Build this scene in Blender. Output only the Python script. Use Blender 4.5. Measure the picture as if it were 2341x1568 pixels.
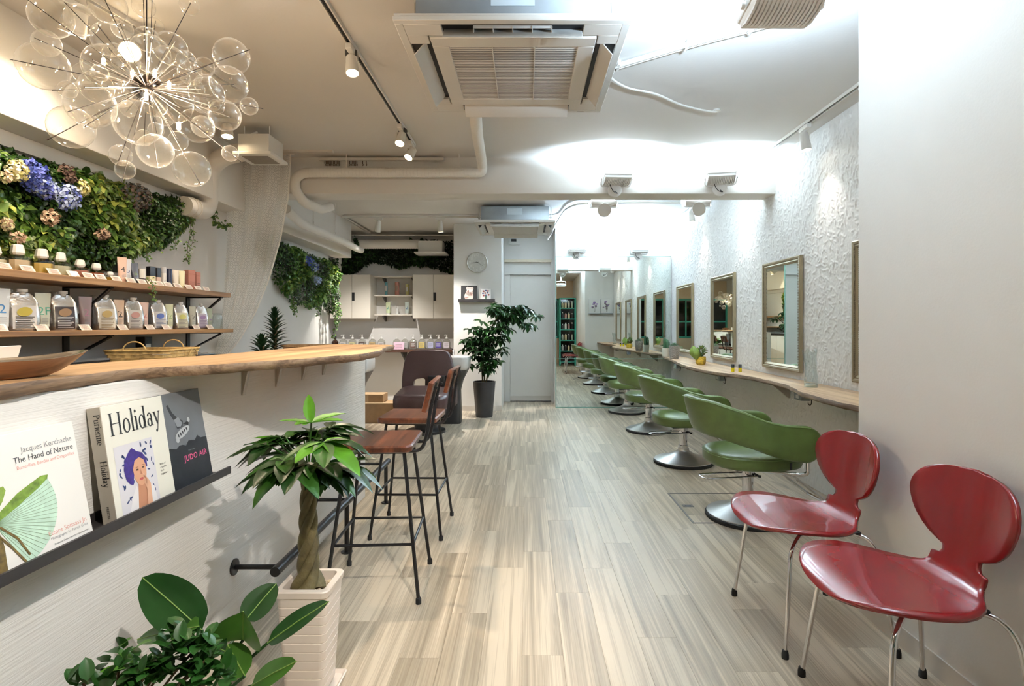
import bpy, bmesh, math, random
import numpy as np
from mathutils import Vector, Matrix, Euler

for o in list(bpy.data.objects):
    bpy.data.objects.remove(o, do_unlink=True)
random.seed(7)
RNG = np.random.default_rng(7)
sc = bpy.context.scene
COL = sc.collection
PI = math.pi

# ------------------------------------------------------------------ camera, world, exposure
F_PX, VPX, VPY, CAM_H = 1261.0, 1203.0, 744.0, 1.2
cam_d = bpy.data.cameras.new('camera')
cam_d.sensor_width = 36.0
cam_d.sensor_fit = 'HORIZONTAL'
cam_d.lens = 36.0 * F_PX / 2341.0
cam_d.shift_x = (1170.5 - VPX) / 2341.0
cam_d.shift_y = (VPY - 784.0) / 2341.0
cam_d.clip_start = 0.05
cam = bpy.data.objects.new('camera', cam_d)
cam.location = (0, 0, CAM_H)
cam.rotation_euler = (PI / 2, 0, 0)
COL.objects.link(cam)
sc.camera = cam

world = bpy.data.worlds.new('night')
sc.world = world
world.use_nodes = True
world.node_tree.nodes['Background'].inputs[0].default_value = (0.010, 0.012, 0.018, 1)
world.node_tree.nodes['Background'].inputs[1].default_value = 1.0

sc.view_settings.view_transform = 'Standard'
sc.view_settings.look = 'None'
sc.view_settings.gamma = 1.0
sc.view_settings.use_curve_mapping = False
sc.view_settings.exposure = EXPOSURE = 0.94
cy = sc.cycles
cy.max_bounces = 7
cy.diffuse_bounces = 4
cy.glossy_bounces = 6
cy.transmission_bounces = 6
cy.transparent_max_bounces = 40
cy.caustics_reflective = False
cy.caustics_refractive = False
cy.sample_clamp_indirect = 6.0
cy.adaptive_threshold = 0.02

# light strengths (watts) of the room's own lamps
P_FLOOD = 112.0          # LED floodlights turned up at the ceiling
P_SPOT = 34.0           # warm track spots
P_BAR = 135.0           # spot above the entrance that lights the bar front
P_SHELF = 28.0         # spot by the left wall
P_WALLSPOT = 7.0       # spots of the track along the plaster wall
P_BULB = 2.2            # each chandelier bulb
C_COLD = (0.60, 0.80, 1.0)
C_WARM = (1.0, 0.82, 0.61)
C_NEUT = (1.0, 0.94, 0.87)


def W(px, py, d):
    """Point at depth d seen at pixel (px, py) of the 2341x1568 frame (used once, at design time)."""
    return Vector(((px - VPX) / F_PX * d, d, CAM_H - (py - VPY) / F_PX * d))


# ------------------------------------------------------------------ materials
def lin(c):
    c = [v / 255.0 for v in c]
    return tuple((v / 12.92) if v <= 0.04045 else ((v + 0.055) / 1.055) ** 2.4 for v in c) + (1.0,)


_MATS = {}


def mat(name, col=(200, 200, 200), rough=0.5, metal=0.0, var=0.0, vscale=6.0, bump=0.0, bscale=80.0, spec=0.5,
        coat=0.0, emit=None, estr=0.0, sub=0.0, trans=0.0, stretch=(1, 1, 1)):
    if name in _MATS:
        return _MATS[name]
    m = bpy.data.materials.new(name)
    m.use_nodes = True
    nt = m.node_tree
    b = nt.nodes['Principled BSDF']
    c = lin(col)
    b.inputs['Base Color'].default_value = c
    b.inputs['Roughness'].default_value = rough
    b.inputs['Metallic'].default_value = metal
    b.inputs['Specular IOR Level'].default_value = spec
    b.inputs['Coat Weight'].default_value = coat
    b.inputs['Transmission Weight'].default_value = trans
    if emit:
        b.inputs['Emission Color'].default_value = lin(emit)
        b.inputs['Emission Strength'].default_value = estr
    if var or bump:
        tc = nt.nodes.new('ShaderNodeTexCoord')
        mp = nt.nodes.new('ShaderNodeMapping')
        mp.inputs['Scale'].default_value = stretch
        nt.links.new(tc.outputs['Object'], mp.inputs['Vector'])
        if var:
            n = nt.nodes.new('ShaderNodeTexNoise')
            n.inputs['Scale'].default_value = vscale
            n.inputs['Detail'].default_value = 4
            nt.links.new(mp.outputs[0], n.inputs['Vector'])
            r = nt.nodes.new('ShaderNodeValToRGB')
            r.color_ramp.elements[0].position = 0.3
            r.color_ramp.elements[1].position = 0.7
            r.color_ramp.elements[0].color = tuple(v * (1 - var) for v in c[:3]) + (1,)
            r.color_ramp.elements[1].color = tuple(min(1, v * (1 + var)) for v in c[:3]) + (1,)
            nt.links.new(n.outputs['Fac'], r.inputs[0])
            nt.links.new(r.outputs[0], b.inputs['Base Color'])
        if bump:
            n2 = nt.nodes.new('ShaderNodeTexNoise')
            n2.inputs['Scale'].default_value = bscale
            n2.inputs['Detail'].default_value = 5
            nt.links.new(mp.outputs[0], n2.inputs['Vector'])
            bp = nt.nodes.new('ShaderNodeBump')
            bp.inputs['Strength'].default_value = bump
            bp.inputs['Distance'].default_value = 0.01
            nt.links.new(n2.outputs['Fac'], bp.inputs['Height'])
            nt.links.new(bp.outputs[0], b.inputs['Normal'])
    _MATS[name] = m
    return m


def wood(name, cols, axis='Y', rough=0.42, grain=1.0, scale=1.0, rand=True, knots=True, bump=0.12, along=1.0, soft=0.0):
    """Long-grain timber; cols: 3 tones dark to light; per-object random shift."""
    if name in _MATS:
        return _MATS[name]
    m = bpy.data.materials.new(name)
    m.use_nodes = True
    nt = m.node_tree
    N, L = nt.nodes, nt.links
    b = N['Principled BSDF']
    b.inputs['Roughness'].default_value = rough
    tc = N.new('ShaderNodeTexCoord')
    oi = N.new('ShaderNodeObjectInfo')
    vm = N.new('ShaderNodeVectorMath')
    vm.operation = 'SCALE'
    cv = N.new('ShaderNodeCombineXYZ')
    for i in range(3):
        L.new(oi.outputs['Random'], cv.inputs[i])
    L.new(cv.outputs[0], vm.inputs[0])
    vm.inputs['Scale'].default_value = 37.0 if rand else 0.0
    ad = N.new('ShaderNodeVectorMath')
    ad.operation = 'ADD'
    L.new(tc.outputs['Object'], ad.inputs[0])
    L.new(vm.outputs[0], ad.inputs[1])
    mp = N.new('ShaderNodeMapping')
    s = {'X': (0.8 * along, 14, 14), 'Y': (14, 0.8 * along, 14), 'Z': (14, 14, 0.8 * along)}[axis]
    mp.inputs['Scale'].default_value = tuple(v * scale for v in s)
    L.new(ad.outputs[0], mp.inputs['Vector'])
    n1 = N.new('ShaderNodeTexNoise')          # broad bands
    n1.inputs['Scale'].default_value = 1.0
    n1.inputs['Detail'].default_value = 3
    n1.inputs['Distortion'].default_value = 0.8
    L.new(mp.outputs[0], n1.inputs['Vector'])
    mp2 = N.new('ShaderNodeMapping')
    s2 = {'X': (3 * along, 110, 110), 'Y': (110, 3 * along, 110), 'Z': (110, 110, 3 * along)}[axis]
    mp2.inputs['Scale'].default_value = tuple(v * scale for v in s2)
    L.new(ad.outputs[0], mp2.inputs['Vector'])
    n2 = N.new('ShaderNodeTexNoise')          # fine pores
    n2.inputs['Scale'].default_value = 1.0
    n2.inputs['Detail'].default_value = 2
    L.new(mp2.outputs[0], n2.inputs['Vector'])
    mx = N.new('ShaderNodeMath')
    mx.operation = 'MULTIPLY_ADD'
    L.new(n2.outputs['Fac'], mx.inputs[0])
    mx.inputs[1].default_value = 0.45 * grain
    L.new(n1.outputs['Fac'], mx.inputs[2])
    if rand:
        mr = N.new('ShaderNodeMath')
        mr.operation = 'MULTIPLY_ADD'
        L.new(oi.outputs['Random'], mr.inputs[0])
        mr.inputs[1].default_value = 0.24
        L.new(mx.outputs[0], mr.inputs[2])
        src = mr
        off = 0.12
    else:
        src = mx
        off = 0
    rp = N.new('ShaderNodeValToRGB')
    e = rp.color_ramp.elements
    base = 0.225 * grain + off
    e[0].position = 0.34 - soft + base
    e[0].color = lin(cols[0])
    e[1].position = 0.68 + soft + base
    e[1].color = lin(cols[2])
    em = e.new(0.50 + base)
    em.color = lin(cols[1])
    L.new(src.outputs[0], rp.inputs[0])
    out = rp.outputs[0]
    if knots:
        v = N.new('ShaderNodeTexNoise')
        mk = N.new('ShaderNodeMapping')
        sk = {'X': (2.2, 9, 9), 'Y': (9, 2.2, 9), 'Z': (9, 9, 2.2)}[axis]
        mk.inputs['Scale'].default_value = sk
        L.new(ad.outputs[0], mk.inputs['Vector'])
        L.new(mk.outputs[0], v.inputs['Vector'])
        v.inputs['Scale'].default_value = 1.0
        v.inputs['Detail'].default_value = 2
        kr = N.new('ShaderNodeValToRGB')
        kr.color_ramp.elements[0].position = 0.66
        kr.color_ramp.elements[0].color = (0, 0, 0, 1)
        kr.color_ramp.elements[1].position = 0.80
        kr.color_ramp.elements[1].color = (0.75, 0.75, 0.75, 1)
        L.new(v.outputs['Fac'], kr.inputs[0])
        mk2 = N.new('ShaderNodeMix')
        mk2.data_type = 'RGBA'
        L.new(kr.outputs[0], mk2.inputs[0])
        L.new(out, mk2.inputs[6])
        mk2.inputs[7].default_value = lin(tuple(v * 0.80 for v in cols[0]))
        out = mk2.outputs[2]
    L.new(out, b.inputs['Base Color'])
    bp = N.new('ShaderNodeBump')
    bp.inputs['Strength'].default_value = bump
    bp.inputs['Distance'].default_value = 0.003
    L.new(n2.outputs['Fac'], bp.inputs['Height'])
    L.new(bp.outputs[0], b.inputs['Normal'])
    _MATS[name] = m
    return m


def clear_glass(name, tint=(255, 255, 255), refl=0.06, edge=0.75, rough=0.0, blend=0.3):
    """Thin clear glass: see-through with a Fresnel sheen."""
    if name in _MATS:
        return _MATS[name]
    m = bpy.data.materials.new(name)
    m.use_nodes = True
    nt = m.node_tree
    N, L = nt.nodes, nt.links
    N.remove(N['Principled BSDF'])
    out = N['Material Output']
    t = N.new('ShaderNodeBsdfTransparent')
    t.inputs[0].default_value = lin(tint)
    g = N.new('ShaderNodeBsdfGlossy')
    g.inputs['Roughness'].default_value = rough
    lw = N.new('ShaderNodeLayerWeight')
    lw.inputs['Blend'].default_value = 0.5
    pw = N.new('ShaderNodeMath')
    pw.operation = 'POWER'
    pw.inputs[1].default_value = 2.4
    mr = N.new('ShaderNodeMapRange')
    mr.inputs['To Min'].default_value = refl
    mr.inputs['To Max'].default_value = edge
    L.new(lw.outputs['Facing'], pw.inputs[0])
    L.new(pw.outputs[0], mr.inputs['Value'])
    mx = N.new('ShaderNodeMixShader')
    L.new(mr.outputs[0], mx.inputs[0])
    L.new(t.outputs[0], mx.inputs[1])
    L.new(g.outputs[0], mx.inputs[2])
    L.new(mx.outputs[0], out.inputs[0])
    _MATS[name] = m
    return m


# ------------------------------------------------------------------ mesh helpers
class MB:
    def __init__(self):
        self.v, self.f, self.mi = [], [], []
        self.cur = 0

    def add(self, vs, fs):
        n = len(self.v)
        self.v.extend([tuple(p) for p in vs])
        self.f.extend([tuple(i + n for i in f) for f in fs])
        self.mi.extend([self.cur] * len(fs))
        return self

    def box(self, c, s, rot=None):
        hx, hy, hz = s[0] / 2, s[1] / 2, s[2] / 2
        vs = [Vector((x * hx, y * hy, z * hz)) for x in (-1, 1) for y in (-1, 1) for z in (-1, 1)]
        if rot is not None:
            vs = [rot @ p for p in vs]
        c = Vector(c)
        return self.add([p + c for p in vs], [(0, 1, 3, 2), (4, 6, 7, 5), (0, 4, 5, 1), (2, 3, 7, 6), (0, 2, 6, 4), (1, 5, 7, 3)])

    def box2(self, a, b):
        return self.box([(a[i] + b[i]) / 2 for i in range(3)], [abs(b[i] - a[i]) for i in range(3)])

    def tube(self, pts, r, n=8, cap=True, closed=False):
        pts = [Vector(p) for p in pts]
        k = len(pts)
        rs = r if isinstance(r, (list, tuple)) else [r] * k
        vs, fs = [], []
        t0 = (pts[1] - pts[0]).normalized()
        up = Vector((0, 0, 1)) if abs(t0.z) < 0.9 else Vector((1, 0, 0))
        nrm = (up - t0 * up.dot(t0)).normalized()
        for i in range(k):
            if closed:
                t = (pts[(i + 1) % k] - pts[i - 1])
            else:
                t = pts[min(i + 1, k - 1)] - pts[max(i - 1, 0)]
            if t.length < 1e-9:
                t = t0
            t = t.normalized()
            nrm = (nrm - t * nrm.dot(t))
            nrm = nrm.normalized() if nrm.length > 1e-6 else t.orthogonal().normalized()
            bn = t.cross(nrm)
            for j in range(n):
                a = 2 * PI * j / n
                vs.append(pts[i] + (nrm * math.cos(a) + bn * math.sin(a)) * rs[i])
        m = k if closed else k - 1
        for i in range(m):
            for j in range(n):
                a, b = i * n + j, i * n + (j + 1) % n
                c, d = ((i + 1) % k) * n + (j + 1) % n, ((i + 1) % k) * n + j
                fs.append((a, b, c, d))
        if cap and not closed:
            fs.append(tuple(range(n - 1, -1, -1)))
            fs.append(tuple((k - 1) * n + j for j in range(n)))
        return self.add(vs, fs)

    def lathe(self, prof, c=(0, 0, 0), n=24, rot=None, sx=1, sy=1):
        vs, fs = [], []
        c = Vector(c)
        for (r, z) in prof:
            for j in range(n):
                a = 2 * PI * j / n
                p = Vector((r * math.cos(a) * sx, r * math.sin(a) * sy, z))
                if rot is not None:
                    p = rot @ p
                vs.append(p + c)
        for i in range(len(prof) - 1):
            for j in range(n):
                fs.append((i * n + j, i * n + (j + 1) % n, (i + 1) * n + (j + 1) % n, (i + 1) * n + j))
        if prof[0][0] > 1e-6:
            fs.append(tuple(range(n - 1, -1, -1)))
        if prof[-1][0] > 1e-6:
            fs.append(tuple((len(prof) - 1) * n + j for j in range(n)))
        return self.add(vs, fs)

    def sphere(self, c, r, n=16, m=10, s=(1, 1, 1)):
        prof = [(r * math.sin(PI * i / m), -r * math.cos(PI * i / m)) for i in range(m + 1)]
        prof[0] = (1e-5, -r)
        prof[-1] = (1e-5, r)
        vs0 = len(self.v)
        self.lathe(prof, (0, 0, 0), n)
        c = Vector(c)
        for i in range(vs0, len(self.v)):
            p = self.v[i]
            self.v[i] = (p[0] * s[0] + c.x, p[1] * s[1] + c.y, p[2] * s[2] + c.z)
        return self

    def prism(self, poly, o, u, w, nrm, th):
        """2-D outline poly placed with origin o and axes u, w, thickness th along nrm."""
        o, u, w, nrm = Vector(o), Vector(u), Vector(w), Vector(nrm)
        k = len(poly)
        vs = [o + u * p[0] + w * p[1] for p in poly] + [o + u * p[0] + w * p[1] + nrm * th for p in poly]
        fs = [tuple(range(k - 1, -1, -1)), tuple(range(k, 2 * k))]
        fs += [(i, (i + 1) % k, (i + 1) % k + k, i + k) for i in range(k)]
        return self.add(vs, fs)

    def loft(self, rings, cap=True):
        n = len(rings[0])
        vs = [p for r in rings for p in r]
        fs = []
        for i in range(len(rings) - 1):
            for j in range(n):
                fs.append((i * n + j, i * n + (j + 1) % n, (i + 1) * n + (j + 1) % n, (i + 1) * n + j))
        if cap:
            fs.append(tuple(range(n - 1, -1, -1)))
            fs.append(tuple((len(rings) - 1) * n + j for j in range(n)))
        return self.add(vs, fs)

    def grid(self, rows):
        n = len(rows[0])
        vs = [p for r in rows for p in r]
        fs = [(i * n + j, i * n + j + 1, (i + 1) * n + j + 1, (i + 1) * n + j) for i in range(len(rows) - 1) for j in range(n - 1)]
        return self.add(vs, fs)

    def mesh(self, name, mats, bevel=0.0, seg=2, smooth=True, angle=38, fix=True):
        me = bpy.data.meshes.new(name)
        me.from_pydata(self.v, [], self.f)
        mats = mats if isinstance(mats, (list, tuple)) else [mats]
        for m in mats:
            me.materials.append(m)
        if len(mats) > 1:
            me.polygons.foreach_set('material_index', self.mi)
        if fix or bevel:
            bm = bmesh.new()
            bm.from_mesh(me)
            if fix:
                bmesh.ops.recalc_face_normals(bm, faces=bm.faces)
            if bevel:
                es = [e for e in bm.edges if len(e.link_faces) == 2 and e.calc_face_angle(0) > math.radians(30)]
                bmesh.ops.bevel(bm, geom=es, offset=bevel, segments=seg, profile=0.6, affect='EDGES', clamp_overlap=True)
            bm.to_mesh(me)
            bm.free()
        if smooth:
            me.polygons.foreach_set('use_smooth', [True] * len(me.polygons))
            me.set_sharp_from_angle(angle=math.radians(angle))
        me.update()
        return me

    def build(self, name, mats, parent=None, **k):
        return link(name, self.mesh(name, mats, **k), parent)


def link(name, me, parent=None, loc=None, rot=None):
    o = bpy.data.objects.new(name, me)
    COL.objects.link(o)
    if parent:
        o.parent = parent
    if loc is not None:
        o.location = loc
    if rot is not None:
        o.rotation_euler = rot
    return o


_LABELS = {}


def tag(o, label, cat, group=None, kind=None):
    o['label'] = label
    if kind != 'structure':
        o['category'] = cat
    if group:
        o['group'] = group
    if kind:
        o['kind'] = kind
    if label in _LABELS and not group:
        print('DUP LABEL', label)
    _LABELS[label] = 1
    return o


def thing(name, label, cat, loc=(0, 0, 0), rz=0.0, group=None):
    o = bpy.data.objects.new(name, None)
    o.empty_display_size = 0.1
    COL.objects.link(o)
    o.location = loc
    o.rotation_euler = (0, 0, rz)
    return tag(o, label, cat, group)


def struct(name, mb, m, label, parent=None, **k):
    k.setdefault('smooth', False)
    o = mb.build(name, m, parent, **k)
    o['label'] = label
    o['kind'] = 'structure'
    return o


def dup(root, loc, rz=None, label=None, group=None):
    r = root.copy()
    COL.objects.link(r)
    r.location = loc
    if rz is not None:
        r.rotation_euler = (0, 0, rz)
    if label:
        r['label'] = label
        _LABELS[label] = 1
    if group:
        r['group'] = group
    for ch in list(root.children):
        c = ch.copy()
        COL.objects.link(c)
        c.parent = r
        for g in list(ch.children):
            d = g.copy()
            COL.objects.link(d)
            d.parent = c
    return r


def spline(pts, n=8, closed=False):
    """Catmull-Rom through pts."""
    pts = [Vector(p) for p in pts]
    k = len(pts)
    out = []
    rng = range(k) if closed else range(k - 1)
    for i in rng:
        if closed:
            p0, p1, p2, p3 = pts[i - 1], pts[i], pts[(i + 1) % k], pts[(i + 2) % k]
        else:
            p0, p1, p2, p3 = pts[max(i - 1, 0)], pts[i], pts[i + 1], pts[min(i + 2, k - 1)]
        for j in range(n):
            t = j / n
            out.append(0.5 * ((2 * p1) + (p2 - p0) * t + (2 * p0 - 5 * p1 + 4 * p2 - p3) * t * t + (3 * p1 - p0 - 3 * p2 + p3) * t ** 3))
    if not closed:
        out.append(pts[-1])
    return out


def rounded(pts, r, n=5):
    """Polyline with rounded corners of radius about r."""
    pts = [Vector(p) for p in pts]
    out = [pts[0]]
    for i in range(1, len(pts) - 1):
        a, b, c = pts[i - 1], pts[i], pts[i + 1]
        d1, d2 = (a - b), (c - b)
        q = min(r, d1.length * 0.49, d2.length * 0.49)
        p1, p2 = b + d1.normalized() * q, b + d2.normalized() * q
        for j in range(n + 1):
            t = j / n
            out.append(p1 * (1 - t) ** 2 + b * 2 * t * (1 - t) + p2 * t * t)
    out.append(pts[-1])
    return out


def rrect(w, h, r, n=4, cx=0, cy=0):
    out = []
    for (sx, sy, a0) in ((1, 1, 0), (-1, 1, 90), (-1, -1, 180), (1, -1, 270)):
        for j in range(n + 1):
            a = math.radians(a0 + 90 * j / n)
            out.append((cx + sx * (w / 2 - r) + r * math.cos(a), cy + sy * (h / 2 - r) + r * math.sin(a)))
    return out


def interp(tab, x):
    return float(np.interp(x, [t[0] for t in tab], [t[1] for t in tab]))


def frame_rot(zdir, up=Vector((0, 0, 1))):
    """Rotation matrix whose local Z points along zdir."""
    z = Vector(zdir).normalized()
    u = Vector(up)
    if abs(z.dot(u)) > 0.98:
        u = Vector((0, 1, 0))
    x = u.cross(z).normalized()
    y = z.cross(x)
    return Matrix((x, y, z)).transposed()


_TEXT = {}


def text_mesh(s, size, mat_, align='LEFT', bold=0.0, space=1.0):
    cu = bpy.data.curves.new('print', 'FONT')
    cu.body = s
    cu.size = size
    cu.align_x = align
    cu.offset = bold
    cu.space_character = space
    cu.resolution_u = 3
    tmp = bpy.data.objects.new('print_tmp', cu)
    COL.objects.link(tmp)
    dg = bpy.context.evaluated_depsgraph_get()
    me = bpy.data.meshes.new_from_object(tmp.evaluated_get(dg))
    bpy.data.objects.remove(tmp, do_unlink=True)
    bpy.data.curves.remove(cu)
    me.materials.clear()
    me.materials.append(mat_)
    return me


def put_print(name, me, parent, o, u, w, off=0.0006):
    """Lay flat print me (XY mesh) on the plane with origin o and axes u, w."""
    u, w = Vector(u).normalized(), Vector(w).normalized()
    nrm = u.cross(w)
    ob = link(name, me, parent)
    M = Matrix((u, w, nrm)).transposed().to_4x4()
    M.translation = Vector(o) + nrm * off
    ob.matrix_local = M
    return ob


def flat_mesh(name, polys, m):
    """Flat polygons in XY (list of outlines) as one print layer."""
    mb = MB()
    for p in polys:
        mb.add([(q[0], q[1], 0) for q in p], [tuple(range(len(p)))])
    return mb.mesh(name, m, smooth=False, fix=False)


def ell(cx, cy, rx, ry, n=18, a=0.0):
    ca, sa = math.cos(a), math.sin(a)
    out = []
    for j in range(n):
        t = 2 * PI * j / n
        x, y = rx * math.cos(t), ry * math.sin(t)
        out.append((cx + x * ca - y * sa, cy + x * sa + y * ca))
    return out


# foliage ---------------------------------------------------------------
def leaf_cloud(name, pos, dirs, nrms, ln, wd, mi, mats, parent=None, fold=0.25):
    """Many small folded leaves as one mesh (numpy)."""
    pos, dirs, nrms = (np.asarray(a, float) for a in (pos, dirs, nrms))
    n = len(pos)
    d = dirs / np.linalg.norm(dirs, axis=1)[:, None]
    s = np.cross(d, nrms)
    s /= (np.linalg.norm(s, axis=1)[:, None] + 1e-9)
    u = np.cross(s, d)
    ln = np.asarray(ln)[:, None]
    wd = np.asarray(wd)[:, None]
    V = np.empty((n, 9, 3))
    V[:, 0] = pos
    V[:, 1] = pos + d * ln * 0.24 - s * wd * 0.42 + u * wd * fold * 0.7
    V[:, 2] = pos + d * ln * 0.26
    V[:, 3] = pos + d * ln * 0.24 + s * wd * 0.42 + u * wd * fold * 0.7
    V[:, 4] = pos + d * ln * 0.62 - s * wd * 0.46 + u * wd * fold
    V[:, 5] = pos + d * ln * 0.64 - u * ln * 0.02
    V[:, 6] = pos + d * ln * 0.62 + s * wd * 0.46 + u * wd * fold
    V[:, 7] = pos + d * ln - u * ln * 0.14
    V[:, 8] = pos + d * ln * 0.86 + s * wd * 0.24 - u * ln * 0.03
    tri = np.array([[0, 2, 1], [0, 3, 2], [1, 2, 4], [2, 5, 4], [2, 3, 5], [3, 6, 5], [4, 5, 7], [5, 6, 8], [5, 8, 7]])
    Fc = (tri[None] + (np.arange(n) * 9)[:, None, None]).reshape(-1, 3)
    me = bpy.data.meshes.new(name)
    me.vertices.add(n * 9)
    me.vertices.foreach_set('co', V.reshape(-1))
    me.loops.add(len(Fc) * 3)
    me.loops.foreach_set('vertex_index', Fc.reshape(-1).astype(np.int32))
    me.polygons.add(len(Fc))
    me.polygons.foreach_set('loop_start', (np.arange(len(Fc)) * 3).astype(np.int32))
    me.polygons.foreach_set('material_index', np.repeat(np.asarray(mi, dtype=np.int32), 9))
    for m in mats:
        me.materials.append(m)
    me.update(calc_edges=True)
    me.validate()
    o = link(name, me, parent)
    o['kind'] = 'stuff'
    return o


def big_leaf(mb, base, d, up, L, wd, droop=0.25, fold=0.18, seg=9, shape=None, ripple=0.0):
    base, d, up = Vector(base), Vector(d).normalized(), Vector(up).normalized()
    s = d.cross(up).normalized()
    up = s.cross(d).normalized()
    down = Vector((0, 0, -1))
    rows = []
    for i in range(seg + 1):
        t = i / seg
        c = base + d * (L * t) + down * (droop * L * t * t)
        w = wd * (shape(t) if shape else max(0.0, math.sin(PI * t ** 0.75)) ** 0.8)
        row = []
        for j in (-2, -1, 0, 1, 2):
            q = j / 2
            row.append(c + s * (w * 0.5 * q) + up * (abs(q) * w * fold + ripple * w * math.sin(t * 22 + j) * abs(q)))
        rows.append(row)
    mb.grid(rows)
    return mb


def leafmat(name, col, rough=0.42, var=0.35):
    if name in _MATS:
        return _MATS[name]
    m = mat(name, col, rough, var=var, vscale=14)
    b = m.node_tree.nodes['Principled BSDF']
    b.inputs['Subsurface Weight'].default_value = 0.0
    nt = m.node_tree
    # leaf translucency
    tr = nt.nodes.new('ShaderNodeBsdfTranslucent')
    tr.inputs[0].default_value = lin(tuple(min(255, v * 1.25) for v in col))
    mx = nt.nodes.new('ShaderNodeMixShader')
    mx.inputs[0].default_value = 0.18
    nt.links.new(b.outputs[0], mx.inputs[1])
    nt.links.new(tr.outputs[0], mx.inputs[2])
    nt.links.new(mx.outputs[0], nt.nodes['Material Output'].inputs[0])
    return m


def lamp(name, kind, parent, loc, dirv, power, color, size=0.03, spot=60, blend=0.5, size_y=None):
    l = bpy.data.lights.new(name, kind)
    l.energy = power
    l.color = color
    if kind == 'AREA':
        l.shape = 'RECTANGLE'
        l.size = size
        l.size_y = size_y or size
        l.spread = math.radians(160)
    else:
        l.shadow_soft_size = size
        if kind == 'SPOT':
            l.spot_size = math.radians(spot)
            l.spot_blend = blend
    o = bpy.data.objects.new(name, l)
    COL.objects.link(o)
    o.parent = parent
    M = frame_rot(-Vector(dirv)).to_4x4()
    M.translation = Vector(loc)
    o.matrix_local = M
    return o


# common materials
WHITE = mat('white_paint', (232, 230, 226), 0.65, var=0.02, vscale=2.5, bump=0.05, bscale=120)
WHITE_S = mat('white_satin', (236, 234, 230), 0.40)
PLASTIC = mat('white_plastic', (232, 231, 227), 0.35)
BLACK = mat('black_metal', (22, 22, 24), 0.38, metal=0.2)
RUBBER = mat('black_rubber', (18, 18, 19), 0.75)
CHROME = mat('chrome', (225, 225, 228), 0.08, metal=1.0)
STEEL = mat('brushed_steel', (190, 188, 184), 0.28, metal=1.0)
GALV = mat('galvanised', (150, 156, 160), 0.45, metal=0.7, var=0.12, vscale=5)
INK = mat('ink_black', (28, 28, 30), 0.6)
MIRROR = mat('mirror_glass', (236, 244, 240), 0.0, metal=1.0)
# ================================================================== THE SETTING
X_BAR, X_LW, X_LF, X_RW, X_COL = -1.129, -2.55, -2.65, 2.12, 1.404
Z_C = 2.628
Y_FRONT, Y_BACK, Y_MIR = -1.6, 8.71, 8.06

OAK = wood('oak_vinyl', [(150, 135, 114), (187, 172, 150), (212, 198, 176)], 'Y', rough=0.38, grain=1.1, scale=1.9, along=0.42, soft=0.13, bump=0.10)
floor = struct('floor', MB().box2((-3.2, Y_FRONT - 0.1, -0.08), (2.3, Y_BACK + 0.2, -0.006)), OAK, 'pale grey-brown oak plank floor running to the back of the salon')
PW, PL = 0.148, 0.92
plank_me = MB().box((0, 0, -0.003), (PW - 0.0005, PL - 0.0005, 0.006)).mesh('plank', OAK, bevel=0.0004, seg=1, smooth=False)
rest = MB()
n_pl = 0
planks = []
for c in range(-21, 15):
    x = -0.0146 + PW * (c + 0.5)
    if x > 2.25 or x < -3.1:
        continue
    off = ((c * 0.37) % 1.0) * PL + random.uniform(-0.08, 0.08)
    y = Y_FRONT + off - PL
    while y < Y_BACK:
        yc = y + PL / 2
        a, b = max(y, Y_FRONT), min(y + PL, Y_BACK)
        y += PL
        if b - a < 0.03:
            continue
        yc = (a + b) / 2
        vis = b > 1.75 and (x > X_BAR - 0.05 or b > 3.85) and (yc < 7.75 or -0.4 < x < 0.45) and (b > 2.3 or x < 1.45) \
            and abs((x - 0) / max(b, 0.1)) < 0.97 and x > -2.0 and x < 2.14
        if vis and yc > Y_MIR and x > 0.45:
            vis = False
        (planks.append((yc, x, b - a)) if vis else rest.box((x, yc, -0.003), (PW - 0.0005, b - a - 0.0005, 0.006)))
planks.sort()
for i, (yc, x, l) in enumerate(planks):
    if i < 300:
        p = link('plank', plank_me, floor, (x, yc, 0))
        p.scale = (1, l / PL, 1)
    else:
        rest.box((x, yc, -0.003), (PW - 0.0005, l - 0.0005, 0.006))
r = rest.build('far_planks', OAK, floor, smooth=False, fix=False)
r['kind'] = 'stuff'
print('PLANKS', len(planks))

CEIL = mat('ceiling_paint', (216, 212, 206), 0.7, var=0.03, vscale=1.2, bump=0.06, bscale=60)
struct('ceiling', MB().box2((-3.2, Y_FRONT - 0.1, Z_C), (2.3, Y_BACK + 0.2, Z_C + 0.1)), CEIL, 'painted concrete ceiling with exposed services')
struct('wall_left', MB().box2((X_LW - 0.12, Y_FRONT, 0), (X_LW, 4.93, Z_C)), WHITE, 'white wall behind the product shelves and the green wall')
struct('wall_left_far', MB().box2((X_LF - 0.40, 4.93, 0), (X_LF, 7.40, Z_C)), WHITE, 'white wall under the hanging ivy beyond the curtain')
struct('wall_alcove', MB().box2((-3.18, 7.40, 0), (-3.05, Y_BACK, Z_C)), WHITE, 'short white wall at the end of the cabinet alcove')
wb = MB().box2((-3.2, Y_BACK, 0), (-0.345, Y_BACK + 0.12, Z_C)).box2((0.43, Y_BACK, 0), (2.3, Y_BACK + 0.12, Z_C)).box2((-0.345, Y_BACK, 2.0), (0.43, Y_BACK + 0.12, Z_C))
struct('wall_back', wb, WHITE, 'white rear wall behind the cabinets and around the sliding door')
struct('wall_clock', MB().box2((-1.022, 7.76, 0), (-0.345, Y_BACK, Z_C)), WHITE, 'white pillar carrying the clock and the small picture ledge', bevel=0.004, seg=1)
struct('wall_mirror', MB().box2((0.43, Y_MIR, 0), (2.22, Y_BACK, Z_C)), WHITE, 'white partition that the big mirror is fixed to')
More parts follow.
